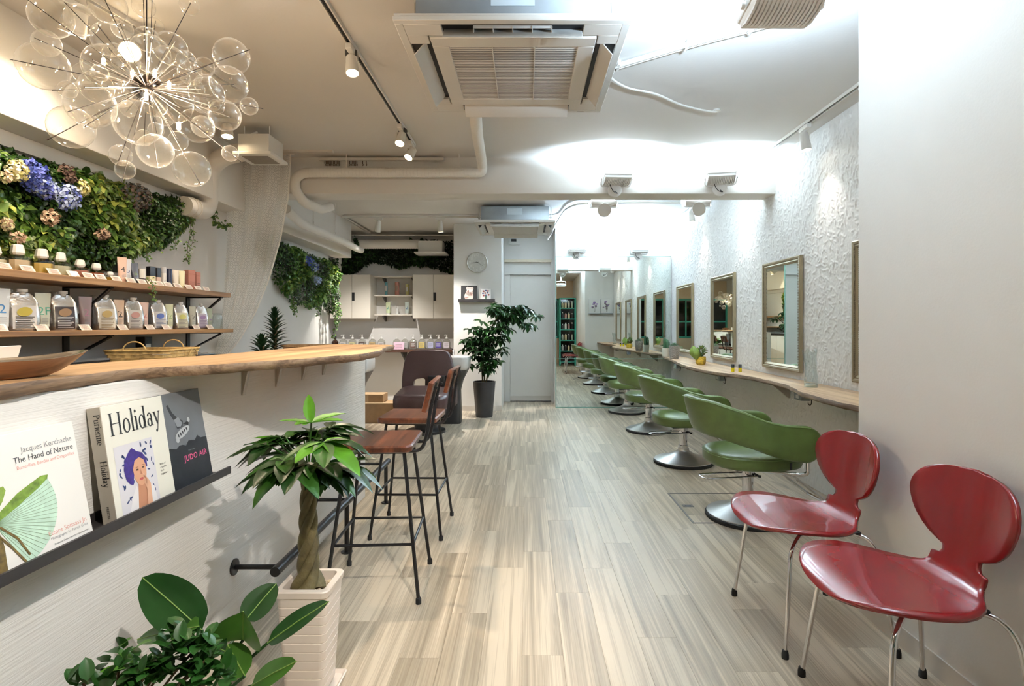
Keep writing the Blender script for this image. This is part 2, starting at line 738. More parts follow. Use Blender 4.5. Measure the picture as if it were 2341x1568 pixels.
struct('wall_column', MB().box2((X_COL, Y_FRONT, 0), (2.3, 2.333, Z_C)), WHITE, 'smooth white pier behind the red chairs', bevel=0.004, seg=1)
bs = MB().box2((X_COL - 0.006, Y_FRONT, 0), (X_COL, 2.333, 0.075))
struct('baseboard_column', bs, mat('base_white', (214, 208, 200), 0.5), 'low cream skirting along the white pier')
struct('baseboard_clock', MB().box2((-1.025, 7.752, 0), (-0.342, 7.76, 0.075)), mat('base_white'), 'low cream skirting at the foot of the clock pillar')

# plaster wall with trowel strokes: a real height field
y0, y1, z0, z1, st = 2.30, Y_MIR + 0.01, 0.0, Z_C, 0.0062
ny, nz = int((y1 - y0) / st), int((z1 - z0) / st)
H = np.zeros((nz, ny))
ph = RNG.uniform(0, 6.28, 6)
for k in range(12500):
    cy_, cz_ = RNG.uniform(0, ny), RNG.uniform(0, nz)
    ang = 1.05 + 0.9 * math.sin(cy_ * 0.013 + ph[0]) * math.cos(cz_ * 0.017 + ph[1]) + RNG.normal(0, 0.75)
    ln, wd, a = RNG.uniform(3.0, 9.0), RNG.uniform(0.45, 0.75), RNG.uniform(0.0028, 0.0078)
    curv = RNG.normal(0, 0.08)
    m = int(ln) + 2
    px_, pz_, aa = cy_, cz_, ang
    for i in range(m):
        ia, ib = int(px_) - 3, int(pz_) - 3
        if ia < 0 or ib < 0 or ia + 7 > ny or ib + 7 > nz:
            break
        gx = np.arange(ia, ia + 7) - px_
        gz = np.arange(ib, ib + 7) - pz_
        env = math.sin(PI * (i + 0.7) / (m + 0.4)) ** 0.6
        bl = a * env * np.exp(-(gx[None, :] ** 2 + gz[:, None] ** 2) / (2 * wd * wd))
        H[ib:ib + 7, ia:ia + 7] = np.maximum(H[ib:ib + 7, ia:ia + 7], bl)
        px_ += math.cos(aa)
        pz_ += math.sin(aa)
        aa += curv
H += 0.0006 * RNG.normal(0, 1, H.shape)
me = bpy.data.meshes.new('wall_right')
YY, ZZ = np.meshgrid(np.linspace(y0, y1, ny), np.linspace(z0, z1, nz))
co = np.stack([X_RW - H, YY, ZZ], -1).reshape(-1, 3)
idx = np.arange(ny * nz).reshape(nz, ny)
q = np.stack([idx[:-1, :-1], idx[1:, :-1], idx[1:, 1:], idx[:-1, 1:]], -1).reshape(-1, 4)
me.vertices.add(len(co))
me.vertices.foreach_set('co', co.reshape(-1))
me.loops.add(q.size)
me.loops.foreach_set('vertex_index', q.reshape(-1).astype(np.int32))
me.polygons.add(len(q))
me.polygons.foreach_set('loop_start', (np.arange(len(q)) * 4).astype(np.int32))
me.update(calc_edges=True)
me.polygons.foreach_set('use_smooth', [True] * len(q))
PLASTER = mat('trowel_plaster', (234, 233, 230), 0.6)
me.materials.append(PLASTER)
wr = link('wall_right', me)
wr['kind'] = 'structure'
wr['label'] = 'white plaster wall with rough trowel strokes behind the styling mirrors'
struct('backing', MB().box2((X_RW + 0.004, 2.2, 0), (2.3, Y_BACK, Z_C)), WHITE, 'solid core of the plaster wall', wr)

# beams
BEAM = mat('beam_paint', (230, 226, 219), 0.7, var=0.03, vscale=2, bump=0.06, bscale=60)
struct('trim_1', MB().box2((-3.05, 4.69, 2.32), (X_RW + 0.05, 4.93, Z_C + 0.01)), BEAM, 'wide white beam crossing the room over the middle of the salon', bevel=0.006)
struct('trim_2', MB().box2((X_LW - 0.02, Y_FRONT, 2.141), (-2.33, 4.70, Z_C + 0.01)), BEAM, 'white beam running along the ceiling above the product shelves', bevel=0.006)
struct('trim_3', MB().box2((X_LW - 0.02, Y_FRONT, 2.063), (-2.505, 4.70, 2.139)), BEAM, 'narrow white ledge beneath the side beam above the green wall')
struct('trim_4', MB().box2((X_LF - 0.02, 4.92, 2.141), (-2.44, 7.70, Z_C + 0.01)), BEAM, 'white side beam above the hanging ivy beyond the curtain', bevel=0.006)

# bar front: brushed plaster wall
BRUSH = mat('brushed_plaster', (230, 228, 224), 0.75, var=0.012, vscale=8, bump=0.26, bscale=190, stretch=(1, 0.03, 1))
WALL_BAR = struct('wall_bar', MB().box2((-1.27, -1.2, 0), (X_BAR, 3.87, 1.043)), BRUSH, 'white brushed plaster front wall of the bar', bevel=0.004, seg=1)

# front of the shop, behind the camera: seen only in the mirrors
GREEN = mat('turquoise_paint', (52, 150, 130), 0.45)
NIGHT = mat('night_glass', (10, 12, 15), 0.05, spec=0.6)
BRICKW = mat('front_beige', (214, 190, 160), 0.7)
fw = MB().box2((-2.7, Y_FRONT - 0.15, 0), (2.3, Y_FRONT, 0.80)).box2((-2.7, Y_FRONT - 0.15, 2.06), (2.3, Y_FRONT, Z_C))
fw.box2((-2.7, Y_FRONT - 0.15, 0.80), (-2.35, Y_FRONT, 2.06)).box2((-0.35, Y_FRONT - 0.15, 0.8), (-0.1, Y_FRONT, 2.06)).box2((0.95, Y_FRONT - 0.15, 0.8), (2.3, Y_FRONT, 2.06))
struct('wall_front', fw, BRICKW, 'beige shopfront wall around the turquoise windows, seen in the mirrors')
for wi, (xa, xb, za) in enumerate(((-2.35, -0.35, 0.80), (-0.1, 0.95, 0.80))):
    mb = MB()
    fr = 0.055
    mb.box2((xa, Y_FRONT - 0.06, za), (xa + fr, Y_FRONT + 0.02, 2.06)).box2((xb - fr, Y_FRONT - 0.06, za), (xb, Y_FRONT + 0.02, 2.06))
    mb.box2((xa, Y_FRONT - 0.06, 2.06 - fr), (xb, Y_FRONT + 0.02, 2.06)).box2((xa, Y_FRONT - 0.06, za), (xb, Y_FRONT + 0.02, za + fr))
    wo = struct('window_%d' % (wi + 1), mb, GREEN, ('wide turquoise shop window dark with night, seen in the mirrors', 'narrow turquoise shop window dark with night, seen in the mirrors')[wi])
    MB().box2((xa, Y_FRONT - 0.05, 1.30), (xb, Y_FRONT + 0.015, 1.345)).build('transom', GREEN, wo, smooth=False)
    nx = 3 if wi == 0 else 2
    for k in range(1, nx):
        xm = xa + (xb - xa) * k / nx
        MB().box2((xm - 0.02, Y_FRONT - 0.05, za + fr), (xm + 0.02, Y_FRONT + 0.015, 2.0)).build('mullion', GREEN, wo, smooth=False)
    for k in range(nx):
        for (zA, zB) in ((za + fr, 1.30), (1.345, 2.06 - fr)):
            a, b = xa + (xb - xa) * k / nx, xa + (xb - xa) * (k + 1) / nx
            MB().box2((a, Y_FRONT - 0.03, zA), (b, Y_FRONT - 0.02, zB)).build('pane', NIGHT, wo, smooth=False)

# sliding door in the rear wall
DOORW = mat('door_white', (232, 229, 223), 0.45, var=0.02, vscale=3)
dr = MB().box2((-0.36, Y_BACK - 0.02, 0), (-0.255, Y_BACK + 0.06, 2.0)).box2((0.39, Y_BACK - 0.06, 0), (0.43, Y_BACK + 0.06, 2.22))
d1 = struct('door_1', dr, DOORW, 'plain white sliding door beside the big mirror')
MB().box2((-0.255, Y_BACK + 0.005, 0.012), (0.40, Y_BACK + 0.045, 1.995)).build('door_leaf', DOORW, d1, bevel=0.003, seg=1)
MB().box2((-0.30, Y_BACK - 0.004, 0.012), (0.39, Y_BACK + 0.01, 0.09)).build('kick_plate', mat('base_white'), d1, smooth=False)
MB().box2((-0.345, Y_BACK - 0.05, 2.0), (0.40, Y_BACK + 0.0, 2.03)).build('lower_rail', DOORW, d1, smooth=False)
MB().box2((-0.345, Y_BACK - 0.07, 2.195), (0.40, Y_BACK + 0.0, 2.235)).build('track_cover', mat('door_rail', (212, 200, 178), 0.5), d1, smooth=False)

# big mirror at the end of the salon (two sheets), turned a hair
tm = thing('wall_mirror_sheet', 'large frameless mirror covering the rear partition beside the door', 'mirror', (0.44, Y_MIR - 0.012, 0), math.radians(-0.30))
GE = mat('mirror_edge', (120, 160, 145), 0.2)
wM = X_RW - 0.44 - 0.008
for nm, za, zb in (('lower_sheet', 0.012, 0.715), ('upper_sheet', 0.72, 2.20)):
    s_ = MB().box2((0, 0, za), (wM, 0.005, zb)).build(nm, [MIRROR], tm, smooth=False)
MB().box2((-0.012, -0.004, 0.0), (0.0, 0.012, 2.205)).box2((0, -0.004, 0), (wM, 0.008, 0.012)).box2((0, -0.003, 2.2), (wM, 0.008, 2.206)).box2((0, -0.002, 0.715), (wM, 0.006, 0.72)).build('edge_strip', GE, tm, smooth=False)
# ================================================================== CEILING SERVICES AND LAMPS
# ---- ceiling cassette air conditioners
AC_W = mat('ac_panel', (206, 202, 195), 0.45)
AC_D = mat('ac_dark', (26, 27, 30), 0.6)
GRILLE = mat('ac_grille', (206, 202, 196), 0.5)


def make_ac(label, loc):
    t = thing('air_conditioner', label, 'air conditioner', loc)   # origin: panel centre, underside
    h = 0.475
    MB().box2((-0.40, -0.40, 0.034), (0.40, 0.40, 0.20)).build('housing', GALV, t, bevel=0.006)
    # panel ring with openings for the four air outlets
    pb = MB()
    i0, i1 = 0.357, 0.442          # outlet slot from the centre
    g = 0.29                       # half-length of a slot
    pb.box2((-h, -h, 0), (h, -i1, 0.018)).box2((-h, i1, 0), (h, h, 0.018))
    pb.box2((-h, -i1, 0), (-i1, i1, 0.018)).box2((i1, -i1, 0), (h, i1, 0.018))
    for sx in (-1, 1):
        for sy in (-1, 1):
            pb.box2((sx * g, sy * i0, 0), (sx * i1, sy * i1, 0.018))
            pb.box2((sx * i0, sy * g, 0.0), (sx * i1, sy * i0, 0.018))
    pb.build('panel', AC_W, t, bevel=0.002, seg=1)
    MB().box2((-h + 0.003, -h + 0.003, 0.018), (h - 0.003, h - 0.003, 0.030)).build('panel_rim', AC_W, t, bevel=0.004)
    wells = MB()
    for sg in (-1, 1):
        wells.box2((-g, sg * i0, 0.013), (g, sg * i1, 0.0178)).box2((sg * i0, -g, 0.013), (sg * i1, g, 0.0178))
    wells.build('outlet_well', AC_D, t, smooth=False)
    # louvres hang open
    for sg, ax in ((-1, 'Y'), (1, 'Y'), (-1, 'X'), (1, 'X')):
        rot = Matrix.Rotation(math.radians(50) * (sg if ax == 'X' else -sg), 3, 'Y' if ax == 'X' else 'X')
        c = (sg * 0.40, 0, -0.012) if ax == 'X' else (0, sg * 0.40, -0.012)
        s = (0.085, 2 * g - 0.01, 0.005) if ax == 'X' else (2 * g - 0.01, 0.085, 0.005)
        lv = MB().box(c, s, rot).build('louvre', AC_W, t, bevel=0.002, seg=1)
        if ax == 'Y' and sg == -1:
            f = MB()
            for k in range(-2, 3):
                f.box((k * 0.08, -0.395, -0.002), (0.003, 0.05, 0.018))
            f.box((0, -0.415, 0.006), (0.32, 0.004, 0.012))
            f.build('vanes', mat('white_plastic'), lv, smooth=False)
    gf = MB()
    a, b, dz = 0.350, 0.277, -0.006
    gf.box2((-a, -a, dz), (a, -b, 0.016)).box2((-a, b, dz), (a, a, 0.016)).box2((-a, -b, dz), (-b, b, 0.016)).box2((b, -b, dz), (a, b, 0.016))
    gr = gf.build('grille_frame', AC_W, t, bevel=0.003, seg=1)
    sl = MB()
    n = 36
    for k in range(n):
        y = -b + (k + 0.5) * 2 * b / n
        sl.box((0, y, -0.002), (2 * b, 0.0060, 0.002), Matrix.Rotation(math.radians(-12), 3, 'X'))
    for x in (-b / 3, b / 3):
        sl.box((x, 0, -0.003), (0.004, 2 * b, 0.005))
    s_ = sl.build('grille_slats', GRILLE, gr, smooth=False)
    s_['kind'] = 'stuff'
    MB().box2((-b, -b, 0.012), (b, b, 0.0155)).build('filter', AC_D, gr, smooth=False)
    bd = MB()
    for k in range(9):
        bd.box((0.345 + k * 0.0042, 0.462, -0.0004), (0.003, 0.004, 0.0012))
    bd.build('badge', INK, t, smooth=False)
    for sx in (-1, 1):
        for sy in (-1, 1):
            hb = MB()
            hb.box2((sx * 0.40, sy * 0.22 - 0.02, 0.10), (sx * 0.455, sy * 0.22 + 0.02, 0.106))
            hb.tube([(sx * 0.435, sy * 0.22, 0.07), (sx * 0.435, sy * 0.22, Z_C - loc[2])], 0.005, 6)
            hb.lathe([(0.011, 0), (0.011, 0.014)], (sx * 0.435, sy * 0.22, 0.107), 6)
            hb.lathe([(0.011, 0), (0.011, 0.014)], (sx * 0.435, sy * 0.22, 0.084), 6)
            hb.build('hanger', STEEL, t)
    pl = MB().box2((-0.09, -0.4015, 0.10), (0.09, -0.400, 0.175))
    pl.build('access_plate', mat('ac_plate', (188, 198, 204), 0.4, metal=0.4), t, smooth=False)
    return t


make_ac('large ceiling cassette air conditioner hanging over the aisle close to the entrance', (-0.055, 2.661, 2.410))
make_ac('smaller-looking ceiling cassette air conditioner beyond the beam, in front of the door', (-0.135, 6.88, 2.402))

# ---- LED floodlights turned to the ceiling
FLOOD = mat('flood_white', (244, 243, 240), 0.4)
LEDW = mat('led_face', (255, 255, 255), 0.4, emit=(225, 240, 255), estr=14.0)


def make_flood(label, loc, rz=0.0, tilt=-12.0, back=None, power=None, group='ceiling floodlights', up=False, roll=0.0):
    """origin: body centre; face up. back: wall direction of the bracket (+1 behind, along +Y)."""
    t = thing('floodlight', label, 'floodlight', loc, rz, group)
    R = Matrix.Rotation(math.radians(tilt), 3, 'X') @ Matrix.Rotation(math.radians(roll), 3, 'Y')
    MB().box(R @ Vector((0, 0, 0.022)), (0.232, 0.17, 0.034), R).build('body', FLOOD, t, bevel=0.008)
    MB().box(R @ Vector((0, 0, -0.004)), (0.222, 0.150, 0.030), R).build('heat_sink_core', FLOOD, t, bevel=0.008)
    fb = MB()
    for k in range(17):
        x = -0.105 + k * 0.0131
        pr = [(-0.078, 0.012), (0.078, 0.012), (0.072, -0.016), (0.03, -0.03), (-0.03, -0.03), (-0.072, -0.016)]
        fb.prism(pr, R @ Vector((x - 0.004, 0, 0)), R @ Vector((0, 1, 0)), R @ Vector((0, 0, 1)), R @ Vector((1, 0, 0)), 0.0082)
    f_ = fb.build('heat_sink_fins', FLOOD, t, smooth=False)
    f_['kind'] = 'stuff'
    MB().box(R @ Vector((0, 0, 0.0405)), (0.205, 0.142, 0.004), R).build('led_panel', LEDW, t, smooth=False)
    for sx in (-1, 1):
        bk = MB()
        bk.lathe([(0.012, 0), (0.012, 0.012)], R @ Vector((sx * 0.128 - 0.006, 0, 0.01)), 10, Matrix.Rotation(PI / 2, 3, 'Y'))
        if up:
            bk.tube([(sx * 0.124, 0, 0.01), (sx * 0.124, 0, 0.10), (0, 0, 0.12)], 0.005, 6)
        if up and sx == 1:
            bk.tube([(0, 0, 0.12), (0, 0, Z_C - loc[2])], 0.012, 8)
        elif back is not None:
            bk.tube(rounded([(sx * 0.126, 0, 0.008), (sx * 0.126, 0.055, -0.04), (sx * 0.045, back - 0.012, -0.045)], 0.03), 0.0055, 6)
        bk.build('bracket', FLOOD, t)
    if back is not None and not up:
        MB().lathe([(0.060, 0), (0.060, 0.022), (0.052, 0.028)], (0, back, -0.068), 18, Matrix.Rotation(PI / 2, 3, 'X')).build('wall_plate', FLOOD, t)
        MB().tube(spline([(0.0, back - 0.028, -0.08), (0.02, back - 0.03, -0.098), (-0.02, back - 0.06, -0.09), (-0.05, back - 0.07, -0.04), (-0.04, 0.03, 0.0)], 6), 0.0035, 6).build('cable', INK, t)
    lamp('flood_light', 'AREA', t, R @ Vector((0, 0, 0.047)), R @ Vector((0, 0, 1)), P_FLOOD if power is None else power, C_COLD, 0.20, size_y=0.14)
    return t


make_flood('finned white floodlight on the near face of the beam, closer to the air conditioners', (0.755, 4.60, 2.415), math.radians(4), -14, 0.09)
make_flood('finned white floodlight on the near face of the beam, closer to the plaster wall', (1.625, 4.60, 2.425), math.radians(-12), -16, 0.09)
make_flood('floodlight half hidden behind the beam, closer to the air conditioners', (0.70, 5.03, 2.300), PI, -14, 0.10)
make_flood('floodlight half hidden behind the beam, closer to the plaster wall', (1.545, 5.03, 2.310), PI, -14, 0.10)
make_flood('slim floodlight above the big mirror, closer to the door', (0.73, 7.96, 2.285), 0, 8, 0.10)
make_flood('slim floodlight above the big mirror, closer to the plaster wall', (1.63, 7.96, 2.275), 0, 8, 0.10)
make_flood('big dark-bellied floodlight at the top edge of the picture near the white pier', (0.835, 1.80, 2.235), 0.0, -10, None, up=True, power=P_FLOOD * 0.62)

# ---- lighting tracks and spots
TRACKW = mat('track_white', (222, 217, 208), 0.4)
SPOTW = mat('spot_white', (228, 224, 216), 0.38)
GLOW = mat('lamp_glow', (255, 240, 215), 0.4, emit=(255, 226, 180), estr=30.0)
GLOWS = mat('lamp_glow_soft', (255, 240, 215), 0.4, emit=(255, 236, 205), estr=9.0)


def make_track(label, a, b, z=Z_C, drop=0.0):
    a, b = Vector((a[0], a[1], z - drop)), Vector((b[0], b[1], z - drop))
    t = thing('light_track', label, 'light track', (a + b) / 2)
    d = b - a
    n = d.normalized()
    s = n.cross(Vector((0, 0, 1)))
    L2 = d.length / 2
    mb = MB()
    for sg in (-1, 1):
        mb.box((s * sg * 0.0135) + Vector((0, 0, -0.01)), (0.007, 2 * L2, 0.02), Matrix((s, n, Vector((0, 0, 1)))).transposed())
    mb.box(Vector((0, 0, -0.0015)), (0.033, 2 * L2, 0.003), Matrix((s, n, Vector((0, 0, 1)))).transposed())
    mb.build('rail', TRACKW, t, smooth=False)
    MB().box(Vector((0, 0, -0.006)), (0.0195, 2 * L2 - 0.004, 0.006), Matrix((s, n, Vector((0, 0, 1)))).transposed()).build('slot', INK, t, smooth=False)
    for sg in (-1, 1):
        MB().box(n * sg * L2 + Vector((0, 0, -0.01)), (0.036, 0.012, 0.022), Matrix((s, n, Vector((0, 0, 1)))).transposed()).build('end_cap', TRACKW, t, smooth=False)
    if drop > 0.03:
        for sg in (-1, 1):
            MB().tube([n * sg * (L2 - 0.06), n * sg * (L2 - 0.06) + Vector((0, 0, drop))], 0.004, 6).build('hanger_rod', TRACKW, t)
    return t


def make_spot(label, top, aim, power, color, axis=(0, 1, 0), length=0.10, rad=0.034, spot=62, blend=0.8, glow=None, fins=False, drop=0.085, lightname='spot_light', group=None):
    """top: point on the track; aim: direction of the beam."""
    t = thing('track_spotlight', label, 'spotlight', top, group=group)
    ax = Vector(axis).normalized()
    s = ax.cross(Vector((0, 0, 1)))
    MB().box((0, 0, -0.016), (0.032, 0.12, 0.03), Matrix((s, ax, Vector((0, 0, 1)))).transposed()).build('track_adaptor', SPOTW, t, bevel=0.003, seg=1)
    a = Vector(aim).normalized()
    piv = Vector((0, 0, -drop))
    y = MB().tube([(0, 0, -0.03), (0, 0, -drop + 0.03)], 0.009, 8)
    for sg in (-1, 1):
        y.box(piv + s * sg * (rad * 0.75) + Vector((0, 0, 0.015)), (0.005, 0.018, 0.05), Matrix((s, ax, Vector((0, 0, 1)))).transposed())
    y.box(piv + Vector((0, 0, 0.037)), (rad * 1.6, 0.018, 0.006), Matrix((s, ax, Vector((0, 0, 1)))).transposed())
    y.build('yoke', SPOTW, t)
    R = frame_rot(a)
    hd = MB().lathe([(rad * 0.55, -length * 0.5), (rad * 0.8, -length * 0.42), (rad * 0.86, -length * 0.1), (rad, length * 0.25), (rad, length * 0.5), (rad * 0.9, length * 0.5), (rad * 0.86, length * 0.42)], piv, 20, R)
    h = hd.build('head', SPOTW, t)
    if fins:
        fb = MB()
        for k in range(4):
            fb.lathe([(rad * 0.9, 0), (rad * 0.9, 0.003)], piv + R @ Vector((0, 0, -length * 0.5 - 0.006 - 0.007 * k)), 16, R)
        fb.lathe([(rad * 0.45, -0.03), (rad * 0.45, 0)], piv + R @ Vector((0, 0, -length * 0.5)), 12, R)
        fb.build('cooling_fins', mat('fin_grey', (105, 104, 102), 0.4, metal=0.6), h)
    MB().lathe([(rad * 0.82, 0), (rad * 0.82, 0.003)], piv + R @ Vector((0, 0, length * 0.44)), 20, R).build('lens', glow or GLOW, t)
    if power:
        lamp(lightname, 'SPOT', t, piv + R @ Vector((0, 0, length * 0.52)), a, power, color, 0.025, spot, blend)
    return t


make_track('long white light track on the ceiling above the bar stools', (-0.885, 1.9), (-0.885, 4.33))
zt = Z_C - 0.02
make_spot('finned track spotlight closest to the entrance on the bar stool track', (-0.885, 2.80, zt), (0.33, -0.58, -2.5), P_SPOT * 1.7, C_WARM, fins=True, spot=46, blend=0.6)
make_spot('middle track spotlight on the bar stool track, tilted', (-0.885, 3.90, zt), (-0.10, -0.45, -0.9), P_SPOT, C_WARM, fins=True, spot=80)
make_spot('last track spotlight on the bar stool track, beside the beam', (-0.885, 4.24, zt), (-0.35, -0.50, -0.85), P_SPOT, C_WARM, spot=80)
make_track('short white light track on the ceiling above the curtain', (-2.05, 4.50), (-1.58, 4.50))
t3 = make_track('white light track along the foot of the beam with small hooks', (-1.74, 4.655), (-0.70, 4.655), z=2.61)
hk = []
for x in [-1.70 + 0.012 * k for k in range(11)] + [-1.49 + 0.012 * k for k in range(6)] + [-1.38, -1.35]:
    MB().tube([(x + 1.22, 0, -0.02), (x + 1.22, 0, -0.045), (x + 1.226, 0, -0.055), (x + 1.22, 0, -0.063)], 0.0032, 5).build('hook', mat('hook_brown', (92, 74, 58), 0.5), t3)
make_track('hanging light track beyond the beam above the cabinets', (-2.36, 7.10), (-0.62, 7.10), z=Z_C, drop=0.02)
make_track('hanging light track along the side beam toward the cabinets', (-2.36, 7.12), (-2.36, 8.3), z=Z_C, drop=0.02)
make_spot('slim cylinder spotlight in front of the ivy on the cabinet track', (-1.905, 7.10, Z_C - 0.04), (-0.20, 0.35, -1), P_SPOT * 3.0, C_NEUT, axis=(1, 0, 0), length=0.15, rad=0.035, glow=GLOWS, spot=95, drop=0.11)
make_spot('slim cylinder spotlight beside the second air conditioner on the cabinet track', (-1.105, 7.10, Z_C - 0.04), (0.05, 0.10, -1), P_SPOT * 3.0, C_NEUT, axis=(1, 0, 0), length=0.15, rad=0.035, glow=GLOWS, spot=95, drop=0.11)
make_track('white light track running along the top of the plaster wall', (1.965, 2.25), (1.965, 4.66))
make_spot('white spotlight on the track along the plaster wall', (1.965, 3.89, zt), (0.10, -0.10, -1), P_WALLSPOT, C_NEUT, length=0.13, rad=0.036, glow=GLOWS, spot=75, drop=0.11)
make_spot('white spotlight peeking from behind the white pier', (1.965, 3.18, zt), (0.12, -0.06, -1), P_WALLSPOT, C_NEUT, length=0.13, rad=0.036, glow=GLOWS, spot=75, drop=0.11)
make_track('white light track along the plaster wall beyond the beam', (1.965, 5.05), (1.965, 7.9))
make_spot('white spotlight on the plaster wall track beyond the beam', (1.965, 6.55, zt), (0.11, 0.0, -1), P_WALLSPOT, C_NEUT, length=0.13, rad=0.036, glow=GLOWS, spot=75, drop=0.11)
make_spot('second spotlight on the plaster wall track just behind the beam', (1.965, 5.3, zt), (0.11, 0.0, -1), P_WALLSPOT, C_NEUT, length=0.13, rad=0.036, glow=GLOWS, spot=75, drop=0.11)
# dazzling spot behind the chandelier, and the entrance spots over the camera
make_track('dark-slotted light track on the ceiling behind the bubble chandelier', (-2.12, 1.2), (-1.72, 3.3))
make_spot('dazzling spotlight glaring behind the bubble chandelier', (-1.965, 2.40, zt), (-0.35, 0.15, -0.9), P_SHELF, C_WARM, axis=(0.4, 2.1, 0), rad=0.05, length=0.11, spot=120, blend=0.7)
make_spot('second dazzling spotlight behind the chandelier, turned to the entrance', (-1.915, 2.66, zt), (1.97, -2.4, -1.45), P_SPOT * 0.5, C_WARM, axis=(0.4, 2.1, 0), rad=0.05, length=0.10, spot=110, blend=0.8)
make_spot('glowing spotlight half hidden behind the white vent box', (-2.06, 3.80, Z_C), (0.1, -0.15, -1), P_SPOT * 0.5, C_WARM, axis=(1, 0, 0), rad=0.04, length=0.09, spot=100)
make_track('light track above the entrance, out of view over the bar stools', (0.30, -0.9), (0.55, 0.9))
make_spot('entrance spotlight aimed at the bar front', (0.46, 0.22, zt), (-1.62, 1.86, -2.05), P_BAR * 0.9, (1.0, 0.92, 0.83), axis=(0.25, 1.8, 0), spot=68, blend=0.35)
make_spot('entrance spotlight aimed down at the red chairs', (0.40, -0.35, zt), (0.55, 1.7, -2.1), P_SPOT * 0.35, (0.9, 0.95, 1.0), axis=(0.25, 1.8, 0), spot=80, blend=0.5)

# ---- pipes and ducts
WRAP = mat('pipe_wrap', (232, 228, 220), 0.7, bump=0.5, bscale=30, stretch=(1, 1, 1))
PIPE = mat('pipe_white', (230, 225, 217), 0.5)
zp = 2.475
pts = rounded([(-0.30, 3.14, 2.52), (-0.345, 3.9, 2.54), (-0.362, 4.56, 2.53), (-0.365, 4.60, zp), (-0.60, 4.60, zp), (-1.86, 4.60, zp), (-1.93, 4.60, zp - 0.05), (-1.93, 4.60, 2.34), (-1.90, 4.72, 2.25), (-1.86, 5.02, 2.255), (-1.80, 5.10, 2.30)], 0.07, 6)
t = thing('insulated_pipe', 'white wrapped pipe bending along the beam with a hooked end', 'pipe', (0, 0, 0))
mb = MB().tube(pts, 0.040, 14)
mb.build('pipe_run', WRAP, t)
rg = MB()
for x in np.arange(-1.80, -0.42, 0.03):
    rg.tube([(x, 4.60 + 0.0408 * math.cos(a), zp + 0.0408 * math.sin(a)) for a in np.linspace(0, 2 * PI, 15)], 0.0012, 4, cap=False)
rg.build('wrap_ridge', WRAP, t)['kind'] = 'stuff'
for x, z_ in ((-0.56, Z_C), (-1.5, Z_C)):
    MB().tube([(x, 4.60, z_), (x, 4.60, zp + 0.035)], 0.004, 6).box((x, 4.60, zp + 0.048), (0.02, 0.012, 0.03)).build('pipe_hanger', PIPE, t)
t = thing('second_insulated_pipe', 'long white wrapped pipe sloping along the side beam past the curtain', 'pipe', (0, 0, 0))
MB().tube(spline([W(655, 478, 5.0), W(690, 510, 5.35), W(735, 530, 5.95), W(775, 548, 6.6), W(815, 568, 7.4), W(826, 572, 7.75)], 8), 0.043, 12).build('pipe_run', WRAP, t)
for (a, b, d) in ((717, 522, 5.65), (767, 545, 6.45)):
    p = W(a, b, d)
    MB().tube([p + Vector((0, 0, 0.04)), Vector((p.x, p.y, Z_C))], 0.0035, 6).box(p + Vector((0, 0, 0.055)), (0.014, 0.014, 0.03)).build('pipe_hanger', PIPE, t)
t = thing('elbow_duct', 'fat white duct dropping from the ceiling and turning into the green wall', 'duct', (0, 0, 0))
e = rounded([(-2.07, 4.06, 2.48), (-2.25, 4.10, 2.46), (-2.36, 4.14, 2.40), (-2.385, 4.14, 2.30), (-2.385, 4.14, 2.045), (-2.385, 3.84, 2.035)], 0.16, 8)
MB().tube(e, 0.066, 18).build('duct_run', PIPE, t)
for k in (0.0, 0.05):
    MB().tube([(-2.385 + 0.069 * math.cos(a), 3.95 - k, 2.0385 + 0.069 * math.sin(a)) for a in np.linspace(0, 2 * PI, 19)], 0.004, 5, cap=False).build('joint_ring', PIPE, t)
# vent box by the curtain
t = thing('vent_box', 'white hanging vent box with a downward grille beside the curtain', 'vent', (-1.93, 4.015, 2.405))
MB().box2((-0.11, -0.115, 0.022), (0.11, 0.115, 0.152)).build('case', PLASTIC, t, bevel=0.004)
MB().box2((-0.135, -0.14, 0.0), (0.135, 0.14, 0.022)).build('flange', PLASTIC, t, bevel=0.004)
gl = MB()
for k in range(12):
    gl.box((0, -0.088 + k * 0.016, -0.0015), (0.185, 0.009, 0.004))
gl.build('grille', mat('vent_grille', (150, 143, 132), 0.6), t, smooth=False)['kind'] = 'stuff'
hz = MB()
for sx in (-1, 1):
    hz.tube([(sx * 0.09, -0.06, 0.15), (sx * 0.09, -0.06, Z_C - 2.405)], 0.004, 6)
hz.tube(spline([(-0.06, 0.03, 0.15), (-0.09, 0.03, 0.19), (-0.05, 0.05, 0.22)], 5), 0.008, 6)
hz.build('hanger', PLASTIC, t)
# duct and box over the cabinets
t = thing('ceiling_duct', 'white corrugated duct running above the dark ivy to a vent box', 'duct', (0, 0, 0))
mb = MB()
xs = np.linspace(-2.78, -1.62, 70)
mb.tube([(x, 8.38, 2.435) for x in xs], [0.068 + 0.004 * (i % 2) for i in range(len(xs))], 14)
mb.build('duct_run', PIPE, t)
MB().tube(rounded([(-2.76, 8.36, 2.43), (-2.86, 8.36, 2.40), (-2.84, 8.30, 2.25), (-2.84, 8.28, 1.98), (-3.0, 8.26, 1.93)], 0.09, 6), 0.062, 12).build('duct_bend', PIPE, t)
MB().box2((-1.62, 8.26, 2.30), (-1.26, 8.52, 2.47)).build('vent_case', PLASTIC, t, bevel=0.004)
MB().box2((-1.67, 8.20, 2.275), (-1.20, 8.56, 2.30)).build('vent_flange', PLASTIC, t, bevel=0.004)
MB().tube([(-2.9, 8.30, 2.56), (-1.1, 8.30, 2.56)], 0.008, 8).build('support_rail', PIPE, t)
t = thing('wall_controller', 'small white control panel high on the wall behind the air conditioner', 'controller', (-0.19, Y_BACK - 0.002, 2.52))
